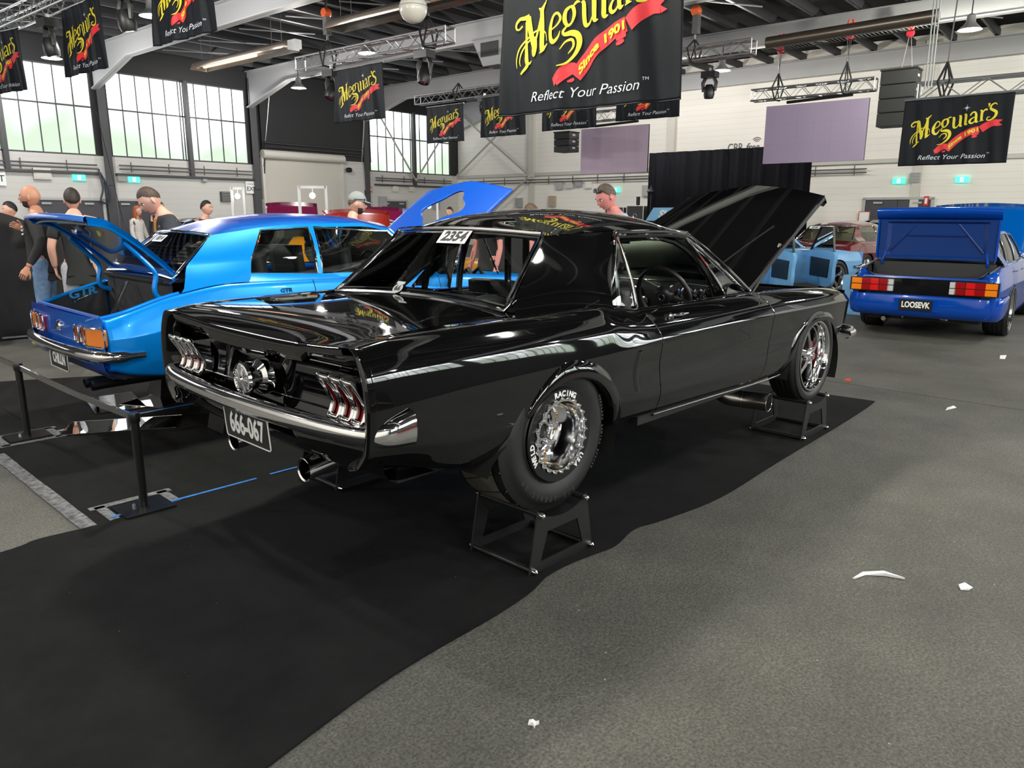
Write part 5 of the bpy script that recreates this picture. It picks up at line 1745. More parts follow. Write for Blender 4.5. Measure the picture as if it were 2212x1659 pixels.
mb.tube([tuple(q) for q in spline([(-.92, -.66, .845), (-.985, -.58, .78), (-1.0, -.3, .765), (-1.0, .3, .765), (-.985, .58, .78), (-.92, .66, .845)], 4)], .014, 8)
build_each(mb, 'boot_seal', TRIMB, vr)
MB().grid([[(-1.03 + dx, v * .70, z) for v in np.linspace(-1, 1, 13)] for dx, z in ((0, .74), (.005, .765), (.03, .772))]).build('boot_sill', VBLUE, vr)
for s in (-1, 1): MB().grid([[(x, s * (VK.side.inner(x)[0] + .005), VK.side.inner(x)[1]), (x - .01, s * .60, VK.side.inner(x)[1] - .04 )] for x in (-1.02, -.95, -.92)]).build('boot_gutter', VBLUE, vr)
MB().grid([[(-1.025 - .02 * (1 - v * v), v * .76, z) for v in np.linspace(-1, 1, 17)] for z in (.52, .64, .745)]).build('tail_panel', mat('gloss black garnish', (.006, .006, .008), .06, coat=1), vr)
def strip_lamp(s):
    L = MB().box((-1.045, s * .575, .652), (.03, .50, .165)).build('tail_lamp', TRIMB, vr, smooth=0)
    cols = [(.345, .07, CLEARL), (.42, .11, REDL), (.53, .10, REDB), (.63, .11, REDL), (.74, .12, AMBER)]
    for row in (0, 1):
        z = .692 - row * .078
        for (y, wd, m) in cols:
            MB().box((-1.052 + (.03 if y > .7 else 0), s * y, z), (.04 if y < .7 else .09, wd - .004 if y < .7 else .13, .068)).build('lamp_lens', m, L, smooth=0)
strip_lamp(1); strip_lamp(-1)
G = []
for (dx, z, k) in ((-.02, .545, .985), (-.055, .53, 1), (-.07, .46, 1), (-.07, .38, 1), (-.05, .30, .98), (.02, .265, .95)):
    P = [(-1.02 + dx, 0), (-1.01 + dx, .45), (-.985 + dx, .70), (-.90 + dx * .6, .84), (-.70 + dx * .3, .875), (-.42, .87)]
    Q = [(x, -y * k) for x, y in P[:0:-1]] + [(x, y * k) for x, y in P]
    G.append([(p[0], p[1], z) for p in spline(Q, 5)])
rb_ = MB().grid(G).build('rear_bumper', VBLUE, vr, smooth=50)
Mv = Matrix.Translation((-1.10, .03, .425)) @ Matrix.Rotation(-PI / 2, 4, 'Z')
MB().box((-1.075, .03, .425), (.03, .50, .15)).build('plate_recess', VBLUE, vr, smooth=0)
p_ = plate(vr, 'LOOSEVK', Mv, size=.10, cond=.72, rim=False)
# lid swung right up: its inner face and the inside of its tail towards the viewer
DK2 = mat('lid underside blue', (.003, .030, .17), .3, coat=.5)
lp_ = [(-.50, .955), (-.505, 1.10), (-.515, 1.28), (-.53, 1.455)]
tp_ = [(-.53, 1.455), (-.565, 1.475), (-.60, 1.52), (-.615, 1.56), (-.60, 1.585), (-.56, 1.595)]
out = MB().grid([[(x + .04 + .01 * (1 - v * v), v * .685, z + .012 * (1 - v * v)) for v in np.linspace(-1, 1, 21)] for x, z in lp_ + [(-.55, 1.60)]])
out.grid([[(x - .01 * (1 - v * v), v * .70, z + .012 * (1 - v * v)) for v in np.linspace(-1, 1, 21)] for x, z in spline(tp_, 3)])
for s in (-1, 1): out.grid([[(x + .04, s * .685, z), (x - .01, s * .69, z), (x - .012, s * .665, z)] for x, z in lp_])
vl = out.build('boot_lid', VBLUE, vr, smooth=45)
mb = MB()
mb.grid([[(float(interp([.955, 1.1, 1.28, 1.455], [-.50, -.505, -.515, -.53], [z])[0]) + (.03 if (abs(v) < .86 and .99 < z < 1.42) else 0), v * .66, z) for v in np.linspace(-1, 1, 31)] for z in np.linspace(.955, 1.455, 21)])
for s in (-1, 1): mb.tube([(-.49, s * .22, 1.42), (-.49, s * .54, 1.05)], .012, 6)
mb.tube([(-.495, -.33, 1.26), (-.495, .33, 1.26)], .012, 6)
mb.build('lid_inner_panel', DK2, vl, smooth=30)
for s in (-1, 1): MB().tube([tuple(q) for q in spline([(-.46, s * .58, 1.15), (-.50, s * .58, 1.02), (-.52, s * .60, .93), (-.50, s * .60, .88)], 4)], .015, 8).build('lid_hinge', VBLUE, vl)
# its bonnet up as well
Mh = Matrix.Translation((2.16, 0, .90)) @ Matrix.Rotation(-R(38), 4, 'Y')
MB().grid([[(u * 1.22, v * .70, .05 * (1 - v * v) + .0) for v in np.linspace(-1, 1, 17)] for u in np.linspace(0, 1, 9)]).xf(Mh).build('bonnet', mat('bonnet blue', (.0, .09, .40), .15, coat=1), vr, solid=.03)
VK.end_panel('front_panel', 3.47, .78, .33, .74, rear=False)
mb = MB()
mb.tube([(.9, .3, .2), (-.5, .35, .22), (-1.0, .40, .22)], .03, 8); mb.tube([(-.2, -.5, .3), (-.2, .5, .3)], .05, 8)
mb.tube([(-.9, -.3, .25), (-.6, .1, .24), (-.9, .2, .25)], .015, 6)
mb.build('exhaust', STEEL, vr)
# ------------------------------------------------------------------ deep red sedan
def fgb(x): return (float(interp([-.5, .4, 1.2, 2.0], [.66, .74, .745, .69], [x])[0]), float(interp([-.5, .4, 1.2, 2.0], [.93, .90, .89, .90], [x])[0]))
def fgt(x): return (float(interp([-.0, .8, 1.5], [.53, .56, .54], [x])[0]), float(interp([0, .8, 1.5], [1.25, 1.29, 1.25], [x])[0]))
fst = [(-1.05, .36, .84, .80, .0), (-.8, .32, .88, .86, .0), (-.3, .28, .93, .89, .0), (.3, .26, .92, .90, .0), (1.0, .25, .90, .895, 0), (2.1, .25, .88, .89, 0), (2.8, .28, .85, .88, 0), (3.4, .34, .80, .85, 0), (3.6, .40, .78, .82, .02)]
FA_ = Car('sedan', 'deep red sedan behind the raised black bonnet, number card in its rear window', 'car', (15.5, 4.0, 0), R(-3), MAROON, fst,
    [(0, .32, .35, .66), (2.82, .32, .35, .66)], [.12, 1.0, 2.05], fgb, fgt, (-.42, .02, 2.05, 1.52), (1.29, 1.36, 1.38, 1.35, 1.28),
    [(0, .33, .23, .24, .87, 12), (2.82, .33, .23, .22, .87, 12)], wins=[(.0, .16, .88, .86), (.94, .90, 1.95, 1.46)], crease=.012, interior=mat('cream interior', (.40, .35, .26), .6), detail=True)
FA_.end_panel('tail_panel', -1.07, .80, .42, .85)
FA_.bumper('rear_bumper', -1.10, .84, .47, .56)
for s in (-1, 1): box_lamp(FA_.root, -1.11, s * .58, .70, .36, .13, REDL)
card_on_rear(FA_, '0448', .85, .35, .24, .09, .075)
# ------------------------------------------------------------------ more cars in the background
def plain_car(label, loc, rz, paint, z0=0, raised=None, group=None, sc=1.0, hoodm=None, seed=0):
    c = Car('car', label, 'car', (*loc, z0), rz, paint, fst, [(0, .32, .35, .66), (2.82, .32, .35, .66)], [.12, 2.05], fgb, fgt, (-.42, .02, 2.05, 1.52), (1.29, 1.36, 1.38, 1.35, 1.28),
        [(0, .33, .22, .22, .87, 5), (2.82, .33, .22, .22, .87, 5)], wins=[(.0, .16, .88, .86), (.94, .90, 1.95, 1.46)], detail=False, hood=raised is None, group=group)
    c.end_panel('tail_panel', -1.07, .80, .42, .85); c.bumper('rear_bumper', -1.10, .84, .47, .56)
    c.end_panel('front_panel', 3.62, .82, .40, .79, rear=False); c.bumper('front_bumper', 3.66, .84, .47, .56, rear=False)
    for s in (-1, 1):
        box_lamp(c.root, -1.11, s * .58, .70, .36, .13, REDL)
        MB().lathe([(0, .03), (.08, .02), (.09, 0)], 16, 'x', (3.64, s * .62, .66)).build('head_lamp', CLEARL, c.root)
    if raised is not None:
        M = Matrix.Translation((2.12, 0, .90)) @ Matrix.Rotation(-R(raised), 4, 'Y')
        h = MB().grid([[(u * 1.45, v * .74, .05 * (1 - v * v)) for v in np.linspace(-1, 1, 13)] for u in np.linspace(0, 1, 7)]).xf(M).build('bonnet', hoodm or paint, c.root, solid=.03)
        MB().box((2.8, 0, .6), (1.2, 1.3, .2)).build('engine_bay', UNDER, c.root, smooth=0)
    return c
oc = plain_car('orange sedan seen through the side windows of the bright blue coupe', (2.55, 6.15), R(6), ORANGE)
vs, fs = text_geo('winner', .16, offset=.004, extrude=.002, shear=.2)
MB().add([(1.3 + v[0], -(.905 + v[2]), .62 + v[1]) for v in vs], fs).build('door_lettering', WHITE, oc.root, smooth=0)
pc = plain_car('plum car with raised bonnet in front of the roller shutter', (8.25, 15.2), R(59.5), PLUM, raised=38)
rc = plain_car('red car with raised bonnet right of the man in the grey cap', (5.9, 9.0), R(55), REDP, raised=27)
qc = plain_car('plum car with a gold crown on its raised bonnet beside the blue bonnet', (9.5, 13.2), R(53.5), mat('raspberry paint', (.22, .01, .07), .25, coat=.7), raised=31)
wc = plain_car('white and blue car beyond the raised plum bonnet', (13.7, 17.5), R(51.7), mat('pale racing blue', (.35, .45, .85), .2, coat=.6), raised=31)
Mq = Matrix.Translation((2.12, 0, .90)) @ Matrix.Rotation(-R(31), 4, 'Y')
MB().prism([(-.16, 0), (.16, 0), (.2, .2), (.09, .1), (0, .24), (-.09, .1), (-.2, .2)], .01, Mq @ Matrix.Translation((.75, 0, .075)) @ Matrix.Rotation(PI / 2, 4, 'Z') @ Matrix.Rotation(-PI / 2, 4, 'X')).build('crown_emblem', mat('gold paint', (.7, .5, .12), .4), qc.root, smooth=0)
kc = plain_car('black car with red stripes behind the deep red sedan', (20.75, 4.9), R(-6), BLACKP)
for s in (-.25, .25): MB().grid([[(x, s + v * .09, 1.392 - .02 * abs(x - .85)) for v in (-1, 1)] for x in np.linspace(.1, 1.5, 8)]).build('roof_stripe', REDP, kc.root)
dc = plain_car('dark blue car far behind the bright blue roof', (7.6, 20.8), R(4), mat('navy paint', (.01, .014, .05), .2, coat=.6))
# pale blue car with two opened doors
lc = plain_car('pale blue car with both right-hand doors wide open', (10.1, 4.30), R(-16), LBLUE)
lr = lc.root
def open_door(hx_, ang, name, L=1.0):
    M = Matrix.Translation((hx_, -.88, 0)) @ Matrix.Rotation(R(ang), 4, 'Z')
    mb = MB()
    out = [tuple(q) for q in spline([(0, .30), (-.1, .26), (-L * .8, .26), (-L * .98, .34), (-L, .6), (-L * .97, .88), (-.02, .88)], 4)]
    mb.prism(out, .06, Matrix.Translation((0, 0, 0)))
    d = mb.xf(M).build(name, LBLUE, lr, smooth=30)
    mb = MB(); mb.prism([(-.12, .42), (-L * .85, .42), (-L * .88, .74), (-.12, .76)], .02, Matrix.Translation((0, .055, 0)))
    mb.xf(M).build('door_card', TRIMB, d, smooth=0)
    MB().tube([M @ Vector(q) for q in [(-.02, .03, .88), (-.38, .03, 1.30), (-L * .85, .03, 1.30), (-L * .96, .03, .88)]], .022, 8).build('window_frame', TRIMB, d)
    MB().add([M @ Vector(q) for q in [(-.04, .03, .88), (-.38, .03, 1.29), (-L * .84, .03, 1.29), (-L * .95, .03, .88)]], [(0, 1, 2, 3)]).build('door_glass', GLASS, d)
    return d, M
d1, M1 = open_door(2.02, 62, 'door', 1.0)
d2, M2 = open_door(.98, 66, 'door', .85)
mb = MB(); mb.box(M1 @ Vector((-.15, -.12, .98)), (.10, .22, .15)); mb.build('door_mirror', LBLUE, d1, smooth=0)
tag(MB().box((9.95, 1.42, .30), (.28, .28, .58)).box((9.95, 1.40, .02), (.50, .46, .04)).build('lift_post', LBLUE, smooth=0), 'pale blue post with a foot plate beside the dark blue sedan', 'post')
# ================================================================== banners, trusses, lamps, screens
BW, BH = 1.80, 1.20
CLOTH = mat('black banner cloth', (.005, .007, .011), .6, spec=.2)
YEL = mat('yellow print', (.72, .60, .02), .55)
RED_ = mat('red print', (.72, .02, .03), .55)
WPRT = mat('white print', (.75, .78, .85), .55)
def ripple(x, z, seed=0):
    """depth of the hanging cloth at x,z (z from 0 bottom to BH)"""
    k = .35 + .65 * (1 - z / BH)
    return .022 * k * (math.sin(x * 9 + 1 + seed) + .7 * math.sin(x * 17 + 2.1 + z * 2 + seed * 2) + .4 * math.sin(x * 31 + z * 3 + seed)) + .02 * math.sin(z * 3 + x * 2)
def ribbon2(mb, pts, ws, n=8, cap=True):
    P = spline([(*p, w) for p, w in zip(pts, ws)], n)
    vs = []; fs = []
    for i, p in enumerate(P):
        a = P[max(0, i - 1)]; b = P[min(len(P) - 1, i + 1)]
        d = np.array([b[0] - a[0], b[1] - a[1]]); l = np.hypot(*d) or 1; d = d / l
        w = max(.004, p[2]) / 2
        vs += [(p[0] - d[1] * w, p[1] + d[0] * w, 0), (p[0] + d[1] * w, p[1] - d[0] * w, 0)]
    for i in range(len(P) - 1): fs.append((2 * i, 2 * i + 1, 2 * i + 3, 2 * i + 2))
    mb.add(vs, fs)
def conform(mb, off, seed, maxlen=.05):
    bm = bmesh.new(); V = [bm.verts.new(v) for v in mb.v]
    for f in mb.f:
        try: bm.faces.new([V[i] for i in f])
        except ValueError: pass
    bmesh.ops.triangulate(bm, faces=[f for f in bm.faces if len(f.verts) > 4])
    for _ in range(3):
        E = [e for e in bm.edges if e.calc_length() > maxlen]
        if not E: break
        bmesh.ops.subdivide_edges(bm, edges=E, cuts=1)
        bmesh.ops.triangulate(bm, faces=[f for f in bm.faces if len(f.verts) > 4])
    out = MB(); idx = {v: i for i, v in enumerate(bm.verts)}
    out.add([(v.co.x, ripple(v.co.x, v.co.y, seed) - off, v.co.y) for v in bm.verts], [tuple(idx[v] for v in f.verts) for f in bm.faces])
    bm.free()
    return out
def logo_strokes():
    """lettering of the banner in a frame of its own: x 0..10, y up, before the baseline rises"""
    L = []
    A = lambda p, w: L.append((p, w))
    # M
    A([(.35, 2.55), (.12, 2.42), (-.10, 2.55), (-.12, 2.85), (.15, 3.05), (.5, 2.98), (.85, 2.95)], [.10, .10, .13, .17, .2, .26, .3])
    A([(.75, 2.95), (.95, 2.0), (1.25, .9), (1.32, .45)], [.42, .40, .34, .2])
    A([(1.30, .9), (1.65, 2.0), (1.95, 2.95), (2.2, 3.2)], [.14, .16, .2, .12])
    A([(.62, 2.7), (.66, 1.6), (.72, .3), (.78, -.15), (.45, -.45), (.35, -.55)], [.14, .15, .26, .22, .15, .1])
    A([(.70, .05), (.95, -.1), (1.1, .02)], [.2, .14, .04])
    A([(1.85, 2.95), (1.88, 1.8), (1.90, .5), (2.0, .2)], [.30, .36, .34, .26])
    A([(1.72, .2), (2.0, .35), (2.35, .55)], [.05, .2, .05])
    A([(1.60, 3.12), (1.85, 2.95), (2.3, 3.3)], [.05, .24, .05])
    A([(2.3, .75), (2.15, 1.35), (1.6, 1.75), (.9, 1.65), (.2, 1.2), (-.05, .55), (.0, .0)], [.05, .08, .11, .12, .11, .09, .04])
    A([(1.5, 1.4), (.9, 1.4), (.4, .95), (.22, .4), (.3, .0)], [.06, .1, .1, .08, .04])
    A([(1.30, 1.4), (1.16, .7), (1.28, .25), (1.46, .7), (1.42, 1.4)], [.1, .12, .15, .12, .1])
    # e
    A([(2.75, 1.15), (3.2, 1.3), (3.42, 1.65), (3.22, 2.05), (2.92, 1.95), (2.68, 1.3), (2.72, .65), (3.0, .32), (3.3, .5), (3.42, .85)], [.08, .10, .16, .16, .16, .32, .34, .26, .14, .04])
    # g
    A([(4.1, 2.1), (3.78, 1.95), (3.7, 1.45), (3.9, 1.0), (4.2, 1.05), (4.38, 1.5), (4.3, 1.95), (4.1, 2.1)], [.14, .24, .3, .2, .14, .24, .24, .14])
    A([(4.25, 2.0), (4.55, 2.2), (4.78, 2.12)], [.08, .16, .05])
    A([(3.9, 1.0), (3.62, .75), (3.72, .5), (4.2, .4), (4.62, .1), (4.75, -.45), (4.5, -1.05), (3.9, -1.4), (3.3, -1.35)], [.1, .16, .22, .34, .40, .36, .24, .14, .06])
    A([(3.45, -.35), (3.8, .0), (4.25, -.05), (4.35, -.5), (4.0, -.85)], [.06, .12, .18, .16, .05])
    # u
    A([(4.85, 2.05), (5.05, 1.9), (5.08, 1.0), (5.18, .5), (5.5, .45), (5.8, .9)], [.05, .3, .32, .28, .14, .08])
    A([(5.62, 2.05), (5.84, 1.9), (5.86, 1.0), (5.9, .5), (6.15, .42)], [.05, .3, .32, .28, .05])
    # i
    A([(6.25, 2.0), (6.48, 1.9), (6.5, 1.1), (6.52, .5), (6.8, .42)], [.05, .3, .32, .3, .05])
    # a
    A([(7.0, 1.6), (7.2, 1.95), (7.5, 1.95), (7.66, 1.5), (7.68, .8), (7.75, .42), (8.0, .45)], [.14, .16, .2, .28, .3, .26, .04])
    A([(7.62, 1.25), (7.2, 1.1), (6.98, .75), (7.15, .42), (7.45, .45), (7.66, .8)], [.1, .14, .28, .22, .14, .06])
    # r
    A([(8.05, 1.98), (8.28, 1.85), (8.3, 1.1), (8.32, .4)], [.05, .28, .3, .28])
    A([(8.36, 1.5), (8.6, 1.9), (8.9, 1.85)], [.1, .18, .26])
    A([(8.1, .36), (8.35, .42), (8.6, .36)], [.05, .14, .05])
    # apostrophe
    A([(9.0, 2.75), (9.05, 2.45), (8.95, 2.2)], [.26, .2, .04])
    # s
    A([(9.95, 2.15), (9.75, 2.45), (9.35, 2.35), (9.25, 1.85), (9.6, 1.45), (9.95, 1.0), (9.85, .4), (9.4, .1), (8.95, .25), (9.0, .6), (9.3, .6)], [.08, .14, .2, .28, .34, .34, .28, .18, .14, .14, .05])
    return L
def lmap(x, y):
    k = .86 - .012 * x
    return (-.72 + x * .137, .395 + y * .152 * k + (x * .0385) + .012 * math.sin(x * .5))
def print_parts(parent, seed):
    mb = MB()
    for pts, ws in logo_strokes():
        ribbon2(mb, [lmap(*p) for p in pts], [w * .135 for w in ws], 5)
    zl = [(-.72 + .9, 0)]
    for (cx, cy, r) in (lmap(6.5, 2.9) + (.05,),):
        st = MB()
        for k in range(8):
            a = PI * k / 4; rr = r * (1.3 if k % 2 == 0 else .75)
            st.add([(cx - .006 * math.sin(a), cy + .006 * math.cos(a), 0), (cx + rr * math.cos(a), cy + rr * math.sin(a), 0), (cx + .006 * math.sin(a), cy - .006 * math.cos(a), 0)], [(0, 1, 2)])
    rm = MB()
    # red ribbon: long banner below the word, tail to the right, fold to the left
    ribbon2(rm, [(-.095, .265), (-.02, .36), (.10, .475), (.25, .56), (.40, .605)], [.11, .125, .125, .12, .118], 8)
    ribbon2(rm, [(.425, .600), (.52, .665), (.62, .70), (.70, .695)], [.125, .12, .11, .11], 8)
    rm.add([(.70, .755, 0), (.76, .745, 0), (.70, .70, 0)], [(0, 1, 2)]); rm.add([(.70, .695, 0), (.76, .66, 0), (.70, .64, 0)], [(0, 1, 2)])
    ribbon2(rm, [(-.28, .235), (-.20, .31), (-.12, .335), (-.105, .31)], [.08, .11, .09, .05], 8)
    rm.add([(-.31, .27, 0), (-.25, .26, 0), (-.28, .2, 0)], [(0, 1, 2)])
    ribbon2(rm, [(.30, .505), (.35, .525), (.40, .53)], [.03, .05, .03], 5); ribbon2(rm, [(.30, .47), (.34, .478), (.38, .49)], [.02, .035, .02], 5)
    ribbon2(rm, [(-.17, .232), (-.13, .24), (-.11, .25)], [.015, .03, .02], 5)
    conform(rm, .006, seed).build('red_ribbon', RED_, parent, smooth=0)
    conform(mb, .010, seed).build('yellow_lettering', YEL, parent, smooth=0)
    conform(st, .011, seed).build('star', WPRT, parent, smooth=0)
    # text along the ribbon
    curve = spline([(-.07, .29), (-.02, .36), (.10, .47), (.25, .557), (.40, .605)], 10)
    ds = [0]
    for a, b in zip(curve[:-1], curve[1:]): ds.append(ds[-1] + math.hypot(*(b - a)))
    T = MB(); vs, fs = text_geo('Since 1901', .088, offset=.004, space=1.0)
    xs_ = [v[0] for v in vs]; lo, hi = min(xs_), max(xs_)
    out = []
    for (x, y, z) in vs:
        s = (x - lo) / (hi - lo) * (ds[-1] * .96) + .01
        k = min(len(ds) - 2, max(0, int(np.searchsorted(ds, s)) - 1)); t = (s - ds[k]) / (ds[k + 1] - ds[k])
        p = curve[k] * (1 - t) + curve[k + 1] * t; d = curve[k + 1] - curve[k]; d = d / np.hypot(*d)
        out.append((p[0] - d[1] * y * .3, p[1] + y * 1.0, 0))
    T.add(out, fs)
    conform(T, .013, seed).build('ribbon_lettering', YEL, parent, smooth=0)
    T = MB(); vs, fs = text_geo('Reflect Your Passion', .118, shear=.25, offset=-.0005, space=1.0)
    xs_ = [v[0] for v in vs]; lo, hi = min(xs_), max(xs_); w = hi - lo
    T.add([(-.005 + (v[0] - (lo + hi) / 2) / w * 1.10, .135 + v[1], 0) for v in vs], fs)
    vs, fs = text_geo('TM', .035); T.add([(.585 + v[0], .18 + v[1], 0) for v in vs], fs)
    conform(T, .010, seed).build('slogan', WPRT, parent, smooth=0)
def banner(a, b, z, lab, seed=0, first=None, w=None, yaw=0):
    """b = left edge in the view, z = lower edge"""
    rz = FACE_R + R(yaw)
    loc = HP(a, b - BW / 2, z)
    if first is not None:
        return dup(first, loc, rz, lab)
    t = thing('banner', lab, 'banner', loc, rz, 'hanging black banners')
    nx, nz = 72, 48
    mb = MB().grid([[(x, ripple(x, zz, seed), zz) for zz in np.linspace(0, BH, nz)] for x in np.linspace(-BW / 2, BW / 2, nx)])
    mb.build('cloth', CLOTH, t, smooth=80, solid=.003)
    mb = MB().tube([(x, ripple(x, .0, seed) - .002, .0) for x in np.linspace(-BW / 2, BW / 2, 40)], .006, 6)
    mb.build('hem', CLOTH, t)
    MB().tube([(-BW / 2, 0, BH + .012), (BW / 2, 0, BH + .012)], .018, 8).build('top_rod', ALU, t)
    print_parts(t, seed)
    return t
b0 = banner(2.97, 2.015, 2.385, 'largest black banner with yellow lettering, hanging above the black coupe roof', 0)
b1 = banner(14.0, 1.24, 2.44, 'black banner hanging from the truss at the right above the dark blue sedan', 1.7)
banner(9.6, 12.98, 3.66, 'brightly lit black banner hanging left of centre before the dark wall', first=b0)
banner(17.0, 17.42, 3.93, 'black banner in front of the corner window, leftmost of the far row', first=b1)
banner(16.2, 14.12, 3.88, 'black banner half hidden by the left edge of the largest banner', first=b0)
banner(14.95, 10.73, 3.76, 'black banner peeping out under the largest banner above a small loudspeaker', first=b1)
banner(15.1, 8.40, 3.87, 'black banner peeping out under the right end of the largest banner', first=b0)
banner(4.0, 14.12, 4.11, 'black banner between the two left windows, middle of the left three', first=b0)
banner(3.75, 17.7, 4.05, 'black banner at the left edge of the picture, before the leftmost window', first=b1, yaw=8)
banner(3.65, 9.75, 4.07, 'black banner cut off by the top picture edge, nearest of the left three', first=b0)
# ------------------------------------------------------------------ trusses
def truss(a, ba, bb, z, lab, group='aluminium trusses', h=.29, axis='b', step=.36):
    """box truss along b from ba to bb, lower chord at z"""
    L = abs(bb - ba)
    t = thing('truss', lab, 'truss', HP(a, max(ba, bb), z), FACE_R, group)
    ch = MB()
    for y in (0, h):
        for zz in (0, h): ch.tube([(0, y, zz), (L, y, zz)], .024, 8)
    for o in build_each(ch, 'chord', ALU, t): pass
    br = MB(); n = int(L / step)
    for k in range(n):
        x0, x1 = k * L / n, (k + 1) * L / n
        s = k % 2
        for y in (0, h): br.tube([(x0, y, h if s else 0), (x1, y, 0 if s else h)], .010, 5)
        for zz in (0, h): br.tube([(x0, h if s else 0, zz), (x1, 0 if s else h, zz)], .010, 5)
    for x in (0, L):
        for p, q in (((x, 0, 0), (x, h, 0)), ((x, h, 0), (x, h, h)), ((x, h, h), (x, 0, h)), ((x, 0, h), (x, 0, 0))): br.tube([p, q], .014, 6)
    tag(br.build('lattice_bracing', ALU, t), kind='stuff')
    return t
T1 = truss(9.6, 14.5, 9.2, 5.05, 'aluminium truss carrying the brightly lit banner left of centre')
T2 = truss(16.9, 17.9, 11.6, 5.27, 'aluminium truss carrying the far row of banners')
T3 = truss(3.75, 20.0, 7.6, 5.34, 'aluminium truss at the top left carrying three banners')
T4 = truss(14.05, 1.05, -6.0, 3.66, 'aluminium truss at the right edge carrying a banner')
T5 = truss(14.6, 9.0, 4.65, 5.02, 'aluminium truss end showing right of the largest banner')
T6 = truss(19.0, 6.45, 3.2, 4.63, 'aluminium truss above the wide mauve screen', step=.26)
T7 = truss(19.1, 12.4, 9.5, 4.48, 'aluminium truss seen between two banners above the narrow mauve screen', step=.26)
truss(2.97, 3.2, -1.2, 3.62, 'aluminium truss above the largest banner, outside the picture')
SLING = mat('black round sling', (.012, .012, .013), .7)
CABLE = mat('steel cable', (.12, .11, .11), .5, .5)
def sling(a, b, z0, z1, ztop, lab, group='truss slings', hook=None, col=None):
    t = thing('sling', lab, 'sling', HP(a, b, z0), FACE_R, group)
    mb = MB()
    for y in (-.03, .32):
        mb.tube([(0, y, -.02), (-.10 if y < 0 else .10, y, .30), (0, .145, z1 - z0)], .022, 6)
        mb.tube([(0, y, -.02), (.10 if y < 0 else -.08, y, .30), (0, .145, z1 - z0)], .018, 6)
    mb.tube([(0, -.03, -.02), (0, .32, -.02)], .02, 6)
    mb.build('strap', SLING, t)
    if hook:
        MB().tube([(.0, .145, z1 - z0), (.0, .145, z1 - z0 + .1)], .03, 8).build('shackle', STEEL, t)
        if hook == 'block':
            MB().box((0.02, .145, z1 - z0 + .32), (.14, .16, .40)).build('hoist_body', mat('hoist grey', (.10, .10, .10), .5), t, smooth=0)
            MB().lathe([(0, -.09), (.10, -.09), (.12, -.03), (.12, .03), (.10, .09), (0, .09)], 16, 'y', (0, .145, z1 - z0 + .62)).build('hook_block', mat('hoist orange', (.75, .12, .02), .45), t)
            zt = z1 - z0 + .72
        else:
            MB().lathe([(0, -.06), (.08, -.06), (.1, 0), (.08, .06), (0, .06)], 14, 'y', (0, .145, ztop - z0 - .25)).build('hook_block', mat('hook ' + hook, (.65, .03, .05) if hook == 'red' else (.5, .02, .04), .45), t)
            c2 = mat('hook yellow', (.75, .45, .02), .45) if hook == 'yellow' else mat('hook scarlet', (.75, .05, .04), .45)
            mb = MB()
            for s in (-1, 1): mb.tube([(0, .145, ztop - z0 - .16), (s * .08, .145, ztop - z0 - .02), (s * .05, .145, ztop - z0 + .16)], [.03, .045, .03], 6)
            mb.build('beam_clamp', c2, t)
            zt = ztop - z0 - .3
        mb = MB()
        for s in (-1, 1): mb.tube([(s * .0, .145, z1 - z0 + .05), (s * .05, .145, zt)], .008, 5)
        if hook != 'block': mb.tube([(0, .145, z1 - z0 + .05), (0, .145, zt)], .008, 5)
        if hook == 'block': mb.tube([(0, .145, zt), (0, .145, ztop - z0)], .03, 5)
        mb.build('hoist_cable', CABLE, t)
    return t
sling(9.6, 13.35, 5.04, 5.62, 6.6, 'black sling and orange hoist at the left end of the brightly lit truss', hook='block')
sling(9.6, 9.85, 5.04, 5.65, 6.6, 'black sling near the free end of the brightly lit truss', hook='block')
sling(14.6, 6.1, 5.0, 5.5, 6.9, 'faint orange hoist just right of the largest banner', hook='block')
sling(19.0, 5.75, 4.62, 5.3, 6.15, 'black sling under the yellow clamp above the wide mauve screen', hook='yellow')
sling(19.0, 3.95, 4.62, 5.4, 6.25, 'black sling under the middle red clamp above the wide mauve screen', hook='red2')
sling(14.05, .62, 3.64, 4.3, 5.2, 'black sling on the truss at the right edge')
tb('lifting_cable', [HP(14.2, .62, 4.3), HP(14.2, .55, 6.6)], .012, CABLE, 'thin steel cable rising from the sling at the right edge', 'cable')
sling(16.9, 15.9, 5.26, 5.8, 6.6, 'dark sling on the truss carrying the far row of banners')
t = thing('hoist', 'red clamp and cables above the tall loudspeaker stack', 'hoist', HP(19.1, 2.5, 5.08), FACE_R)
for s in (-1, 1):
    MB().tube([(s * .12, 0, 0), (s * .02, 0, .75)], .010, 5).build('hoist_cable', CABLE, t)
    MB().tube([(0, 0, .86), (s * .08, 0, .98), (s * .05, 0, 1.16)], [.03, .045, .03], 6).build('beam_clamp', mat('hook scarlet', (.75, .05, .04), .45), t)
MB().lathe([(0, -.06), (.08, -.06), (.1, 0), (.08, .06), (0, .06)], 14, 'y', (0, 0, .80)).build('hook_block', mat('hook red2', (.5, .02, .04), .45), t)
mb = MB()
for s in (0, .05, .1): mb.tube([HP(13.0, .60 + s, 3.7), HP(13.0, .62 + s, 6.7)], .014, 5)
tag(mb.build('chain_bundle', mat('galvanised chain', (.30, .31, .30), .5, .6)), 'bundle of hanging chains crossing the picture top at the right', 'chain')
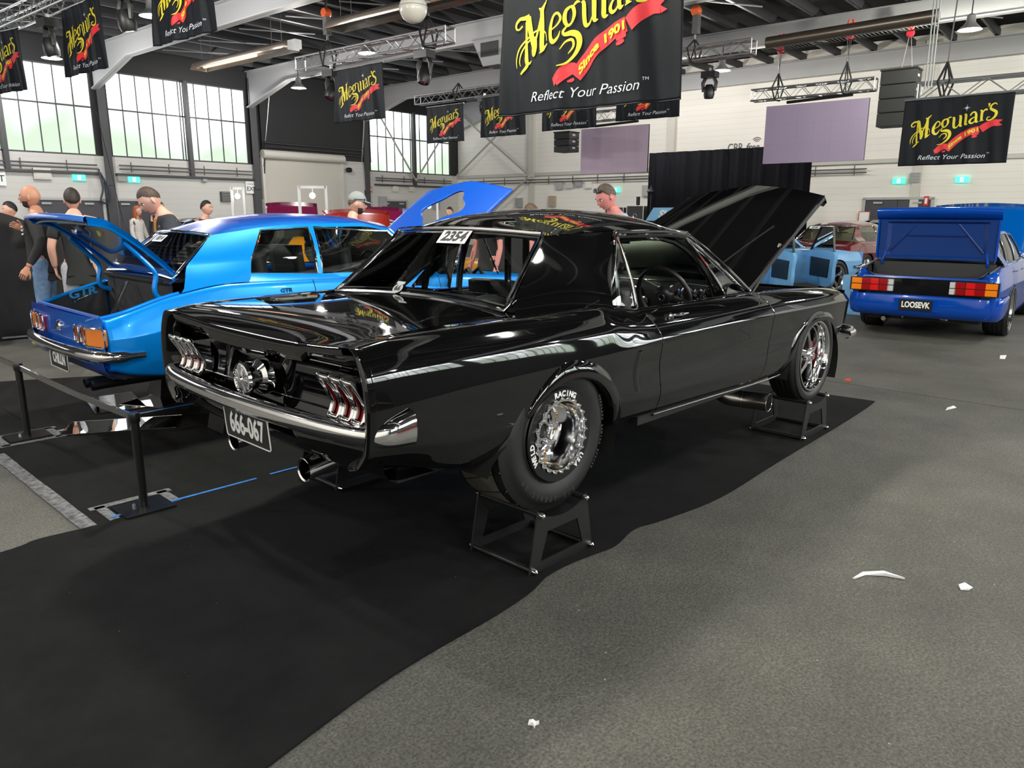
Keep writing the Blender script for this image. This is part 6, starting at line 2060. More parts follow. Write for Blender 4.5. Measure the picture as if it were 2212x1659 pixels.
# ------------------------------------------------------------------ screens and stage
SCRM = mat('mauve screen face', (.27, .215, .31), .45, emis=(.30, .24, .34), es=.25)
SCRP = mat('mauve screen face warm', (.30, .225, .29), .45, emis=(.33, .25, .32), es=.25)
def screen_panel(a, bl, br, z0, z1, lab, m, cols):
    w = bl - br
    t = thing('led_screen', lab, 'screen', HP(a, (bl + br) / 2, z0), FACE_R)
    fr = MB().box((0, .05, (z1 - z0) / 2), (w, .08, z1 - z0)).build('cabinet', TRIMB, t, smooth=0)
    mb = MB(); n = cols; rows = 3
    for i in range(n):
        for j in range(rows):
            mb.box((-w / 2 + (i + .5) * w / n, .005, (j + .5) * (z1 - z0) / rows), (w / n - .0015, .01, (z1 - z0) / rows - .0015))
    tag(mb.build('screen_tile', m, t, smooth=0), kind='stuff')
    bm2 = MB(); bm2.tube([(-w * .3, .06, z1 - z0 + .07), (w * .34, .06, z1 - z0 + .12)], .04, 6)
    bm2.build('hanging_bar', TRIMB, t)
    return t
screen_panel(19.0, 5.97, 3.28, 2.90, 4.44, 'wide mauve screen hanging at the right beside the black drape', SCRM, 6)
screen_panel(19.1, 12.27, 9.74, 2.81, 4.25, 'narrow mauve screen hanging under the largest banner', SCRP, 6)
def drape(a, bl, br, h, lab, m=None):
    mb = MB(); w = bl - br
    mb.grid([[(x, .05 * math.sin(x * 9) + .03 * math.sin(x * 23), z) for z in (0, h * .5, h)] for x in np.linspace(-w / 2, w / 2, int(w * 22))])
    o = mb.build('stage_drape', m or mat('black velvet', (.004, .004, .006), .9, spec=.1), None, loc=HP(a, (bl + br) / 2, 0), rz=FACE_R, solid=.01)
    return tag(o, lab, 'curtain')
drape(22.0, 11.3, 5.62, 3.62, 'tall black stage drape behind the raised black bonnet')
def array(a, b, z, n, w, lab, h=.34):
    t = thing('speaker_stack', lab, 'speaker', HP(a, b, z), FACE_R)
    for k in range(n):
        c = MB(); zz = k * h + h / 2
        c.prism([(-w / 2, -h / 2 + .008), (w / 2, -h / 2 + .008), (w / 2, h / 2 - .008), (-w / 2, h / 2 - .008)], .55, Matrix.Translation((.02 * (n - k) * 0, 0, zz)))
        cb = c.build('speaker_cabinet', mat('speaker black', (.012, .012, .013), .55), t, smooth=0)
        MB().box((0, -.012, zz), (w * .96, .012, h * .88)).build('grille', mat('speaker grille', (.02, .02, .021), .6, nscale=300, bump=.3), cb, smooth=0)
        mb = MB()
        for s in (-1, 1): mb.box((s * w / 2, .25, zz + .03), (.012, .16, .06))
        mb.build('rigging_plate', BEAMG, cb, smooth=0)
    MB().box((0, .27, n * h + .02), (w * 1.05, .6, .04)).build('fly_frame', TRIMB, t, smooth=0)
    return t
array(19.0, 2.65, 3.70, 4, .82, 'tall black loudspeaker stack hanging between the wide screen and the right banner', .335)
array(18.0, 12.27, 3.46, 3, .60, 'small black loudspeaker stack hanging left of the narrow screen', .2)
# ladder-like cage with silver duct
t = thing('radiant_heater', 'long radiant heater in a wire cage above the wide mauve screen', 'heater', HP(17.2, 5.4, 5.62), FACE_R - R(2), 'tube heaters under the roof')
MB().tube([(0, .1, .12), (3.9, .1, .16)], .14, 14).build('reflector_tube', mat('bronze foil', (.20, .17, .14), .3, .8), t)
mb = MB()
for y in (-.22, .22): mb.tube([(0, y, -.08), (3.9, y, -.04)], .012, 5)
for k in range(44): mb.tube([(k * .09, -.22, -.08 + k * .001), (k * .09, .22, -.08 + k * .001)], .006, 4)
tag(mb.build('wire_cage', mat('cage wire', (.16, .16, .15), .5, .5), t), kind='stuff')
FOIL = mat('heater reflector foil', (.45, .38, .32), .3, .8)
HOT = mat('glowing heater element', (1, .6, .4), .5, emis=(1, .62, .38), es=3.5)
def heater(a, b, z, L, lab, lit):
    t = thing('radiant_heater', lab, 'heater', HP(a, b, z), FACE_R, 'tube heaters under the roof')
    mb = MB(); mb.grid([[(x, y, zz) for (y, zz) in ((-.26, -.02), (-.20, .12), (-.1, .2), (.1, .2), (.20, .12), (.26, -.02))] for x in np.linspace(0, L, 5)])
    for x in (0, L): mb.add([(x, -.26, -.02), (x, -.2, .12), (x, -.1, .2), (x, .1, .2), (x, .2, .12), (x, .26, -.02)], [(0, 1, 2, 3, 4, 5)])
    mb.build('reflector', FOIL, t, smooth=20, solid=.004)
    for s in (-1, 1):
        MB().tube([(.15, s * .1, .08), (L * .62 if lit else L - .15, s * .1, .08)], .045, 8).build('heating_element', HOT if lit else mat('dark element', (.06, .055, .05), .4, .6), t)
    mb = MB()
    for k in range(int(L / .07)): mb.tube([(.05 + k * .07, -.25, -.03), (.05 + k * .07, .25, -.03)], .004, 4)
    tag(mb.build('wire_cage', mat('cage wire', (.16, .16, .15), .5, .5), t), kind='stuff')
    mb = MB()
    for x in (.5, L - .6):
        for s in (-1, 1): mb.tube([(x, s * .15, .18), (x, s * .15, 6.7 - z)], .006, 4)
    mb.build('hanger', CABLE, t)
    MB().box((L + .15, 0, .08), (.35, .2, .22)).build('burner_box', BEAML, t, smooth=0)
    return t
heater(9.7, 19.4, 5.6, 4.6, 'lit radiant heater with orange glow above the dark wall', True)
heater(9.1, 12.3, 5.6, 4.4, 'unlit radiant heater behind the white globe at the top', False)
t = thing('globe_lamp', 'white globe hanging at the top edge of the picture', 'lamp', HP(8.41, 8.9, 5.40), FACE_R)
MB().sphere((0, 0, 0), .272, 32, 20).build('globe', mat('opal globe', (.72, .70, .64), .25), t)
MB().tube([(.272 * math.cos(a), .272 * math.sin(a), .03) for a in np.linspace(0, 2 * PI, 33)[:-1]], .008, 6, closed=True).build('seam_ring', BEAMG, t)
MB().tube([(0, 0, .28), (0, 0, 1.1)], .02, 6).build('hanger', CABLE, t)
# moving heads
def moving_head(a, b, z, lab, lit=False, tilt=20):
    t = thing('moving_head_light', lab, 'stage light', HP(a, b, z), FACE_R, 'moving head lights on the trusses')
    BK = mat('stage light black', (.014, .014, .015), .4)
    MB().box((0, 0, .18), (.40, .28, .16)).build('base', BK, t, smooth=0)
    mb = MB()
    for s in (-1, 1): mb.tube([(s * .12, 0, .10), (s * .19, 0, -.02), (s * .17, 0, -.24)], [.05, .055, .04], 6)
    mb.build('yoke', BK, t)
    M = Matrix.Translation((0, 0, -.22)) @ Matrix.Rotation(R(tilt), 4, 'X')
    h = MB().lathe([(0, .16), (.09, .15), (.14, .05), (.15, -.10), (.12, -.20), (.105, -.20)], 24, 'z').xf(M).build('head', BK, t)
    MB().lathe([(0, -.185), (.105, -.185), (.105, -.175), (0, -.175)], 24, 'z').xf(M).build('lens', LAMPG if lit else mat('dark lens', (.05, .05, .06), .05, coat=1), h)
    MB().box((0, 0, .30), (.05, .06, .12)).build('clamp', ALU, t, smooth=0)
    return t
moving_head(9.7, 13.2, 4.66, 'dark moving head light left of the brightly lit banner', tilt=-25)
moving_head(9.7, 9.95, 4.70, 'dark moving head light right of the brightly lit banner', tilt=-15)
moving_head(3.9, 14.5, 4.95, 'lit moving head light between the left two banners', True, 12)
moving_head(3.9, 11.2, 4.95, 'lit moving head light left of the nearest left banner', True, 12)
moving_head(16.9, 14.6, 4.98, 'dark moving head light between two banners of the far row', tilt=60)
moving_head(17.5, 7.0, 5.0, 'dark square stage light beside the end wall lamp', tilt=0)
# ------------------------------------------------------------------ pendant lamps
for (a, b, z, l, c) in ((11.3, 13.7, 5.6, 'lit pendant lamp in front of the truss left of centre', (1, .97, .92)), (13.5, 19.9, 5.6, 'small lit pendant lamp before the dark wall', (1, .95, .9)),
    (19.4, 7.55, 5.6, 'warm pendant lamp left of the end wall top', (1, .9, .75)), (18.2, 1.05, 5.6, 'bright flaring pendant lamp at the upper right', (.95, 1, .75)),
    (21, 13.2, 5.6, 'added pendant lamp hidden behind the largest banner to brighten the far wall, left one', (1, .97, .92)), (21, 10.6, 5.6, 'added pendant lamp hidden behind the largest banner to brighten the far wall, right one', (1, .97, .92)),  # two unseen lamps added behind the banner to brighten the far corner wall
    (6.2, 20.6, 5.55, 'pendant lamp before the leftmost window top', (1, 1, 1)), (5.9, 14.3, 5.6, 'pendant lamp beside the nearest left banner', (1, 1, 1))):
    highbay(a, b, z, l, 30 if a == 21 else 195, c)
OFF = [(4.5, -4.5), (9.5, -4.5), (15, -4.5), (-1.5, -4.5), (-7, -4.5), (-1.5, 2.5), (-7, 3), (-1.5, 9), (-7, 9.5), (-4, -10), (3, -10), (10, -10)]
for i, (a, b) in enumerate(OFF):
    o = highbay(a, b, 5.6, 'pendant lamp outside the picture in the part of the hall around the viewer', 210 if a > 0 else (110 if b < 5 else 420), (1, 1, .86) if i in (0, 1, 3) else (1, .98, .94))
    o['group'] = 'pendant lamps outside the picture'
o = highbay(2.2, 2.5, 5.6, 'strong yellow-green flood lamp straight above the black coupe, outside the picture', 640, (1, 1, .70), .26)
# beam washing the lit banner from the yellow stage light
# ------------------------------------------------------------------ wall fittings
def sign(name, face, u, z, w, h, lab, cat, m, group=None, text=None, size=.1, tm=None, two=None, d=.05, b=None):
    b_ = b if b is not None else (B1 - .06 if face == 0 else A1 - .08)
    loc = HP(u, b_, z) if face == 0 else HP(b_, u, z)
    rz = FACE_L if face == 0 else FACE_R
    t = thing(name, lab, cat, loc, rz, group)
    MB().box((0, 0, 0), (w, d, h)).build('board', m, t, smooth=0)
    if text:
        for (tx, tz, sz, tmm, off) in text:
            q = text_mb(tx, sz, STAND, offset=off, extrude=.001); q.v = [(v[0], v[1] - d / 2 - .002, v[2] + tz) for v in q.v]
            q.build('lettering', tmm, t, smooth=0)
    return t
GRN = mat('lit green exit panel', (.1, .7, .5), .4, emis=(.10, .85, .62), es=.9)
GRW = mat('lit pale exit figure', (.8, 1, .9), .4, emis=(.7, 1, .9), es=.9)
INK = mat('dark green ink', (.03, .06, .05), .6)
REDS = mat('sign red', (.6, .02, .02), .5)
def exit_sign(face, u, z, lab, b=None):
    t = sign('exit_sign', face, u, z, .38, .19, lab, 'exit sign', GRN, 'green running man exit signs', b=b)
    mb = MB()   # running man in an open door
    y = -.03
    def q(p): mb.prism(p, .004, Matrix.Translation((0, y, 0)))
    q([(-.05, -.07), (.05, -.07), (.05, .07), (-.05, .07)])
    mb.build('pictogram_panel', GRW, t, smooth=0)
    mb = MB(); y = -.035
    q([(.004 * math.cos(a) * 3 + .005, .045 + .012 * math.sin(a)) for a in np.linspace(0, 2 * PI, 9)[:-1]])
    q([(-.012, .03), (.012, .03), (.008, -.01), (-.012, -.01)]); q([(-.01, -.01), (.0, -.01), (-.03, -.06), (-.038, -.055)]); q([(.0, -.01), (.01, -.01), (.03, -.03), (.02, -.06), (.01, -.055), (.015, -.03)])
    q([(-.10, 0), (-.07, .03), (-.07, .012), (-.06, .012), (-.06, -.012), (-.07, -.012), (-.07, -.03)])
    mb.build('pictogram', GRN, t, smooth=0)
for (f, u, z, lab) in ((0, 7.83, 2.61, 'green exit sign above the left double doors'), (0, 9.57, 2.61, 'green exit sign above the double doors left of the leaning man'), (0, 18.54, 2.55, 'green exit sign right of the roller shutter'),
    (1, 3.88, 2.6, 'green exit sign left of the grey alarm box on the end wall'), (1, 2.05, 2.6, 'rightmost green exit sign on the end wall'), (1, 14.8, 2.49, 'green exit sign right of the man with sunglasses on his head')):
    exit_sign(f, u, z, lab)
sign('emergency_exit_sign', 0, 5.45, 2.56, .62, .52, 'white EMERGENCY EXIT sign cut by the left picture edge', 'sign', WHITE, 'white emergency exit signs', [('EMERGENCY', .14, .085, INK, 0), ('EXIT', -.06, .27, INK, .003)])
sign('emergency_exit_sign', 0, 13.99, 2.47, .50, .46, 'white EMERGENCY EXIT sign left of the roller shutter', 'sign', WHITE, 'white emergency exit signs', [('EMERGENCY', .12, .07, INK, 0), ('EXIT', -.06, .22, INK, .003)])
for (f, u, z, w, h, nm, lab, cat, m) in (
    (0, 6.77, 2.69, .5, .34, 'junction_box', 'cream socket box below the left window', 'box', CREAM), (0, 9.17, 2.67, .28, .26, 'alarm_unit', 'grey caged unit between the left exit signs', 'alarm', BEAML),
    (0, 12.1, 2.71, .18, .2, 'wall_speaker', 'small grey wall loudspeaker under the bright window', 'speaker', BEAMG), (0, 12.9, 2.11, .42, .36, 'wall_vent', 'dark wall vent left of the roller shutter', 'vent', CHAR),
    (0, 16.79, 2.27, .24, .16, 'shutter_control', 'small grey box on the roller shutter', 'box', BEAMG), (0, 19.79, 2.54, .16, .24, 'fire_sign', 'red fire sign high beside the dark pipes', 'sign', REDS), (0, 19.78, 1.89, .12, .2, 'fire_sign', 'red fire sign low beside the dark pipes', 'sign', REDS),
    (0, 20.51, 2.04, .44, .44, 'wall_vent', 'grey wall vent right of the roller shutter', 'vent', BEAMG), (0, 23.88, 1.91, .42, .42, 'wall_vent', 'grey wall vent seen through the hole in the blue bonnet', 'vent', BEAMG), (0, 21.27, 2.62, .34, .3, 'junction_box', 'cream box left below the corner window', 'box', CREAM), (0, 22.27, 2.65, .3, .3, 'junction_box', 'cream box right below the corner window', 'box', CREAM),
    (1, 3.40, 2.69, .30, .30, 'alarm_unit', 'grey caged alarm unit between the right exit signs', 'alarm', BEAML), (1, 13.34, 2.44, .36, .44, 'meter_box', 'grey meter box right of the middle exit sign', 'box', BEAML), (1, 2.99, 1.95, .14, .3, 'fire_sign', 'red fire sign on the pillar above the dark blue boot lid', 'sign', REDS),
    (1, 17.19, 2.78, .36, .36, 'junction_box', 'cream box left of the grey box on the end wall', 'box', CREAM), (1, 16.72, 2.80, .34, .28, 'junction_box', 'flat grey box between two cream boxes on the end wall', 'box', BEAMG), (1, 16.2, 2.76, .30, .34, 'junction_box', 'pale box with sockets above the man with sunglasses', 'box', WALLC), (1, 17.75, 2.75, .34, .38, 'junction_box', 'pale grey box leftmost in the row on the end wall', 'box', BEAML),
    (1, 20.07, 2.01, .38, .44, 'wall_vent', 'grey wall vent left of the balding head', 'vent', BEAMG), (1, 18.14, 2.06, .36, .48, 'wall_vent', 'tan wall vent right of the balding head', 'vent', mat('tan vent', (.42, .33, .24), .5)),
    (1, 4.84, 1.44, .34, .34, 'notice', 'white notice in a red frame above the striped black car', 'sign', WHITE)):
    t = sign(nm, f, u, z, w, h, lab, cat, m, d=.10)
    if 'vent' in nm:
        mb = MB()
        for k in range(6): mb.box((0, -.055, -h / 2 + h * (k + .5) / 6), (w * .9, .012, .015))
        tag(mb.build('louvre', BEAML, t, smooth=0), kind='stuff')
    elif nm == 'fire_sign':
        MB().box((0, -.055, 0), (w * .5, .01, h * .6)).build('pictogram', WHITE, t, smooth=0)
    elif nm == 'notice':
        mb = MB()
        for s in (-1, 1): mb.box((s * w / 2, -.055, 0), (.02, .01, h)); mb.box((0, -.055, s * h / 2), (w, .01, .02))
        mb.build('red_frame', REDS, t, smooth=0)
    elif nm == 'alarm_unit':
        mb = MB()
        for k in range(6): mb.tube([(-w / 2 + k * w / 5, -.08, -h / 2), (-w / 2 + k * w / 5, -.08, h / 2)], .005, 4)
        for k in range(4): mb.tube([(-w / 2, -.08, -h / 2 + k * h / 3), (w / 2, -.08, -h / 2 + k * h / 3)], .005, 4)
        tag(mb.build('cage', BEAMG, t), kind='stuff')
    else:
        MB().box((0, -.055, 0), (w * .8, .012, h * .8)).build('cover', m, t, smooth=0)
# lettering on the wall
t = thing('wall_lettering', 'dark CBR free lettering on the end wall, half hidden by the drape', 'lettering', HP(A1 - .02, 9.35, 3.93), FACE_R)
q = text_mb('CBR', .44, STAND, offset=.0, extrude=.003); q.v = [(v[0] * .75 - .32, v[1], v[2]) for v in q.v]; q.build('letters', CHAR, t, smooth=0)
q = text_mb('free', .40, STAND, shear=.3, offset=.004, extrude=.003); q.v = [(v[0] * .8 + .34, v[1], v[2]) for v in q.v]; q.build('letters', CHAR, t, smooth=0)
mb = MB()
for r in (.08, .14, .2): mb.tube([(.5 + r * math.cos(a), 0, .14 + r * math.sin(a)) for a in np.linspace(R(40), R(140), 8)], .012, 5)
mb.build('signal_arcs', CHAR, t)
# blue-lettered sign by the stage
t = thing('stage_sign', 'pale blue sign with white letters before the black drape', 'sign', HP(20.0, 9.6, 1.30), FACE_R)
MB().prism([(-.62, 0), (.5, 0), (.75, .42), (-.35, .42)], .03).build('board', mat('sign pale blue', (.22, .5, .8), .4), t, smooth=0)
q = text_mb('SLI', .34, STAND, shear=.3, offset=.012, extrude=.003); q.v = [(v[0] + .05, v[1] - .005, v[2] + .2) for v in q.v]; q.build('lettering', WHITE, t, smooth=0)
MB().tube([(-.4, .02, 0), (-.4, .02, -1.29)], .02, 6).build('leg', TRIMB, t); MB().tube([(.4, .02, 0), (.4, .02, -1.29)], .02, 6).build('leg', TRIMB, t)
# thin stands and cases near the end wall
for (b, h, lab, k) in ((10.83, 1.95, 'thin black microphone stand near the end wall', 0), (10.35, 2.25, 'thin black light stand with a pointed head near the drape', 1)):
    t = thing('light_stand', lab, 'stand', HP(20.5, b, 0), FACE_R)
    MB().tube([(0, 0, 0), (0, 0, h)], .012, 6).build('pole', TRIMB, t)
    if k: MB().lathe([(0, -.12), (.05, -.1), (.14, 0), (.04, .12), (.0, .22)], 12, 'z', (0, 0, h)).build('head', TRIMB, t)
    else: MB().box((0, 0, h), (.10, .08, .28)).build('head', TRIMB, t, smooth=0)
    for a in (0, 2.1, 4.2): MB().tube([(0, 0, .35), (.3 * math.cos(a), .3 * math.sin(a), .01)], .01, 5).build('leg', TRIMB, t)
cs_ = None
for i, (b, w, h, lab) in enumerate(((12.9, .8, 1.75, 'black road case left of the microphone stand'), (12.0, .7, 1.80, 'black road case with silver edges behind the microphone stand'), (11.1, .7, 1.72, 'black road case beside the light stand'), (10.3, .6, 1.8, 'black road case next to the black drape'))):
    t = thing('road_case', lab, 'case', HP(22.6, b, 0), FACE_R, 'road cases at the end wall')
    MB().box((0, 0, h / 2), (w, .6, h)).build('case_body', mat('case laminate', (.02, .02, .022), .5), t, smooth=0)
    for s in (-1, 1): MB().box((s * w / 2, -.3, h / 2), (.03, .03, h)).build('corner_edge', ALU, t, smooth=0)
    MB().lathe([(.06, 0), (.08, -.02), (.09, 0)], 12, 'y', (0, -.3, h * .8)).build('case_handle', ALU, t)
# white light frames
def work_lamp_frame(x, y, w, h, lab, cross=True):
    t = thing('work_lamp_stand', lab, 'light stand', (x, y, 0), R(-45), 'white work light frames')
    WH = mat('white frame', (.75, .75, .78), .4)
    for s in (-1, 1):
        MB().box((s * w / 2, 0, h / 2), (.06, .06, h)).build('post', WH, t, smooth=0)
        MB().box((s * w / 2, 0, .02), (.1, .5, .04)).build('foot', WH, t, smooth=0)
    MB().box((0, 0, h - .03), (w, .06, .06)).build('top_bar', WH, t, smooth=0)
    l = MB().sphere((0, -.05, h - .22), .07, 10, 6).build('lit_lamp', mat('work light glow', (1, 1, 1), .5, emis=(1, 1, .9), es=6), t)
    MB().tube([(0, 0, h - .03), (0, -.03, h - .16)], .012, 5).build('hanger', WH, t)
work_lamp_frame(7.0, 15.6, .30, 2.15, 'slim white light frame left of the EMERGENCY EXIT sign')
work_lamp_frame(7.4, 12.8, .62, 2.13, 'wide white light frame in front of the roller shutter')
work_lamp_frame(12.75, 15.0, .5, 1.95, 'white light frame behind the grey-capped man, right of the plum bonnets')
# ------------------------------------------------------------------ black fabric barrier behind the bright blue coupe
FAB = mat('black stretch fabric', (.016, .015, .018), .8)
t = thing('fabric_wall', 'draped black fabric wall standing behind the bright blue coupe', 'fabric wall', (0, 0, 0))
mb = MB(); G = []
P = spline([(-4.5, 8.6, 1.58), (-2.2, 8.0, 1.62), (-.8, 7.75, 1.60), (.1, 7.6, 1.42), (.9, 7.4, .95), (1.6, 7.3, .9), (3.0, 7.6, 1.25), (4.2, 7.9, 1.35)], 10)
for i, (x, y, h) in enumerate(P):
    G.append([(x + .0, y + .05 * math.sin(i * .7) * (1 - k / 8) - .25 * (1 - k / 8), h * k / 8 + .05) for k in range(9)] + [(x, y + .5, h - .03), (x, y + 1.4, h - .35)])
mb.grid(G); mb.build('fabric', FAB, t, solid=.02)
MB().tube([(p[0], p[1] - .27, .09) for p in P], .012, 6).build('base_rail', ALU, t)
o = MB().grid([[(x, 6.2 + .06 * math.sin(x * 5), z) for z in (0, .5, h)] for x, h in zip(np.linspace(6.7, 11.4, 40), [1.32 + .04 * math.sin(k * .4) for k in range(40)])]).build('fabric_screen', FAB, solid=.01)
tag(o, 'low black fabric screen seen through the rear window of the black coupe', 'fabric wall')
# ------------------------------------------------------------------ barrier posts with belt
def post(x, y, lab, first=None):
    if first is not None: return dup(first, (x, y, .0085), None, lab)
    t = thing('barrier_post', lab, 'post', (x, y, .0085), 0, 'barrier posts')
    mb = MB()
    mb.tube([(0, 0, .010), (0, 0, .465)], .022, 20); mb.build('pole', mat('post black', (.009, .009, .009), .3), t)
    MB().lathe([(.0, .465), (.026, .465), (.028, .47), (.028, .508), (.026, .514), (0, .514)], 20, 'z').build('belt_head', mat('post black', (.009, .009, .009), .3), t)
    MB().box((0, 0, .005), (.25, .22, .010)).build('base_plate', mat('post base', (.012, .012, .013), .25), t, smooth=0)
    MB().lathe([(0, .010), (.012, .010), (.012, .022), (0, .024)], 8, 'z', (-.035, .03, .0)).build('base_bolt', CHROME, t)
    return t
p0 = post(-1.05, 1.06, 'near black barrier post, blue-taped base, behind the black coupe boot')
p1 = post(-1.095, 2.97, 'far black barrier post with clear-taped base at the left', p0)
def belt(p, q, lab):
    p = Vector(p); q = Vector(q); d = (q - p); s = Vector((-d.y, d.x, 0)).normalized() * .005
    vs = []; n = 12
    for i in range(n + 1):
        c = p.lerp(q, i / n) - Vector((0, 0, .012 * math.sin(PI * i / n)))
        for sg in (-1, 1):
            for h in (0, .035): vs.append(c + s * sg + Vector((0, 0, h)))
    fs = []
    for i in range(n):
        o = i * 4
        fs += [(o, o + 1, o + 5, o + 4), (o + 2, o + 6, o + 7, o + 3), (o + 1, o + 3, o + 7, o + 5), (o, o + 4, o + 6, o + 2)]
    return tag(MB().add(vs, fs).build('barrier_belt', mat('satin black belt', (.03, .03, .035), .18, coat=1), smooth=0), lab, 'barrier belt', 'barrier belts')
belt((-1.05, 1.09, .48), (-1.095, 2.945, .48), 'glossy black belt between the two barrier posts')
belt((-1.095, 2.995, .48), (-1.12, 6.0, .48), 'glossy black belt running left out of the picture')
for (x, y, m, lab) in ((-1.05, 1.10, BTAPE, 'blue and clear tape square around the near barrier post base'), (-1.095, 2.97, TAPE, 'clear tape square around the far barrier post base')):
    t = thing('base_tape', lab, 'tape', (x, y, .0055))
    for (cx_, cy_, w, h) in ((0, .14, .42, .05), (0, -.14, .42, .05), (.16, 0, .05, .3), (-.16, 0, .05, .3)):
        MB().box((cx_, cy_, .0012), (w, h, .0012)).build('tape_strip', m if (cy_ < 0 or m is TAPE) else TAPE, t, smooth=0)
# mirror tiles on the carpet under the bright blue coupe
def mirror_tile(x, y, w, h, rz, lab):
    t = thing('floor_mirror', lab, 'mirror', (x, y, .006), R(rz), 'floor mirrors')
    MB().box((0, 0, .004), (w, h, .006)).build('glass', MIRROR, t, smooth=0)
    MB().tube([(-w / 2, -h / 2, .006), (w / 2, -h / 2, .006), (w / 2, h / 2, .006), (-w / 2, h / 2, .006)], .004, 4, closed=True).build('rim', POLISH, t)
    return t
mirror_tile(-.53, 2.80, .36, .75, 60, 'floor mirror nearest the barrier belt')
mirror_tile(-.33, 3.55, .36, .62, -10, 'floor mirror left of the others under the bright blue bumper')
mirror_tile(-.08, 3.35, .34, .40, 30, 'floor mirror just left of the near barrier post top')
t = thing('jack_stand_pad', 'dark tapered support under the bright blue coupe', 'stand', (.12, 3.55, .0055))
MB().add([(-.14, -.14, 0), (.14, -.14, 0), (.14, .14, 0), (-.14, .14, 0), (-.09, -.09, .2), (.09, -.09, .2), (.09, .09, .2), (-.09, .09, .2)], [(0, 1, 2, 3), (4, 5, 6, 7), (0, 1, 5, 4), (1, 2, 6, 5), (2, 3, 7, 6), (3, 0, 4, 7)]).build('block', MATTE, t, smooth=0)
MB().tube([(.0, 0, .2), (.0, 0, .215)], .03, 8).build('cap', TRIMB, t)
t = thing('floor_reel', 'small silver device on the carpet between the cars', 'device', (.28, 3.0, .0055))
MB().lathe([(0, 0), (.05, 0), (.05, .03), (.03, .05), (0, .05)], 16, 'z').build('body', TRIMB, t)
MB().lathe([(0, .051), (.035, .051), (.03, .06), (0, .062)], 16, 'z').build('cover', CHROME, t)
# supports of the bright blue coupe (stands keep it off the floor)
for (x, y, lab) in ((.05, 2.09, 'dark wheel block under the near rear wheel of the bright blue coupe'), (2.59, 2.07, 'dark wheel block under the near front wheel of the bright blue coupe'), (.05, 3.55, 'dark wheel block under the far rear wheel of the bright blue coupe'), (2.59, 3.57, 'dark wheel block under the far front wheel of the bright blue coupe')):
    if (x, y) == (.05, 3.55): continue
    t = thing('wheel_block', lab, 'stand', (x, y + .1, .0055), 0, 'blocks under the blue coupe')
    MB().add([(-.18, -.12, 0), (.18, -.12, 0), (.18, .12, 0), (-.18, .12, 0), (-.14, -.12, .164), (.14, -.12, .164), (.14, .12, .164), (-.14, .12, .164)], [(0, 1, 2, 3), (4, 5, 6, 7), (0, 1, 5, 4), (1, 2, 6, 5), (2, 3, 7, 6), (3, 0, 4, 7)]).build('block', MATTE, t, smooth=0)
# hose reel on the wall, loose cables
tb('hanging_cable', [tuple(q) for q in spline([HP(8.4, B1 - .2, 2.9), HP(8.45, B1 - .25, 2.3), HP(8.35, B1 - .25, 1.9), HP(8.6, B1 - .25, 1.85), HP(8.62, B1 - .25, 2.3), HP(8.45, B1 - .22, 2.75)], 6)], .03, mat('dark hose', (.02, .03, .05), .5), 'dark coiled hose hanging on the pillar between the left double doors', 'hose')
tb('hanging_cable', [tuple(q) for q in spline([HP(14.3, B1 - 1.2, 5.9), HP(14.2, B1 - 1.0, 4.6), HP(14.5, B1 - .4, 4.2)], 8)], .012, WHITE, 'pale cable looping down in front of the dark wall left of the lit banner', 'cable')
tb('hanging_cable', [tuple(q) for q in spline([HP(10.2, 12.7, 4.7), HP(12.5, 15.4, 4.2), HP(19.2, B1 - .3, 3.6)], 8)], .015, WHITE, 'pale cable running down from the lit banner to the wall', 'cable')
tb('roof_cable', [HP(4.3, 14, 5.4), HP(4.4, 14.1, 4.0), HP(9, 23.8, 1.2)], .008, TRIMB, 'thin dark cable crossing the bright window', 'cable')
t = thing('air_duct', 'grey square duct with dark grille beside the largest banner top', 'duct', HP(12.0, 10.1, 5.15), FACE_R)
MB().add([(-.55, 0, .5), (.5, 0, .5), (.3, 0, -.15), (-.2, 0, -.15), (-.55, .5, .5), (.5, .5, .5), (.3, .5, -.15), (-.2, .5, -.15)], [(0, 1, 2, 3), (4, 5, 6, 7), (0, 1, 5, 4), (1, 2, 6, 5), (2, 3, 7, 6), (3, 0, 4, 7)]).build('duct_body', BEAMG, t, smooth=0)
MB().box((.02, -.01, .22), (.55, .02, .32)).build('grille', TRIMB, t, smooth=0)
# the part of the show behind the viewer: shop stall and red carpet, visible in the paint
tag(MB().box((3.0, -6.2, .004), (9.0, 2.2, .008)).build('carpet', mat('red carpet', (.25, .01, .015), .9), smooth=0), 'red carpet strip behind the viewer', 'carpet')
t = thing('shop_stall', 'dark shop stall with shelves behind the viewer', 'stall', (0.2, -7.6, 0))
MB().box((0, -.3, 1.1), (3.4, .5, 2.2)).build('cabinet', mat('stall black', (.015, .015, .018), .5), t, smooth=0)
for k in range(4): MB().box((0, .02, .45 + .42 * k), (3.2, .2, .03)).build('shelf', BEAMG, t, smooth=0)
rr = random.Random(4)
for k in range(44):
    c = [(.5, .1, .02), (.4, .4, .42), (.5, .4, .03), (.05, .1, .3), (.4, .02, .03)][k % 5]
    o = MB().tube([(0, 0, 0), (0, 0, .16), (0, 0, .17), (0, 0, .22)], [.035, .035, .015, .015], 8).build('bottle', mat('bottle colour %d' % (k % 5), c, .3), loc=(.2 - 1.45 + (k % 11) * .29, -7.58, .465 + .42 * (k // 11)))
    tag(o, 'bottle on the shelves of the shop stall behind the viewer', 'bottle', 'bottles in the shop stall')
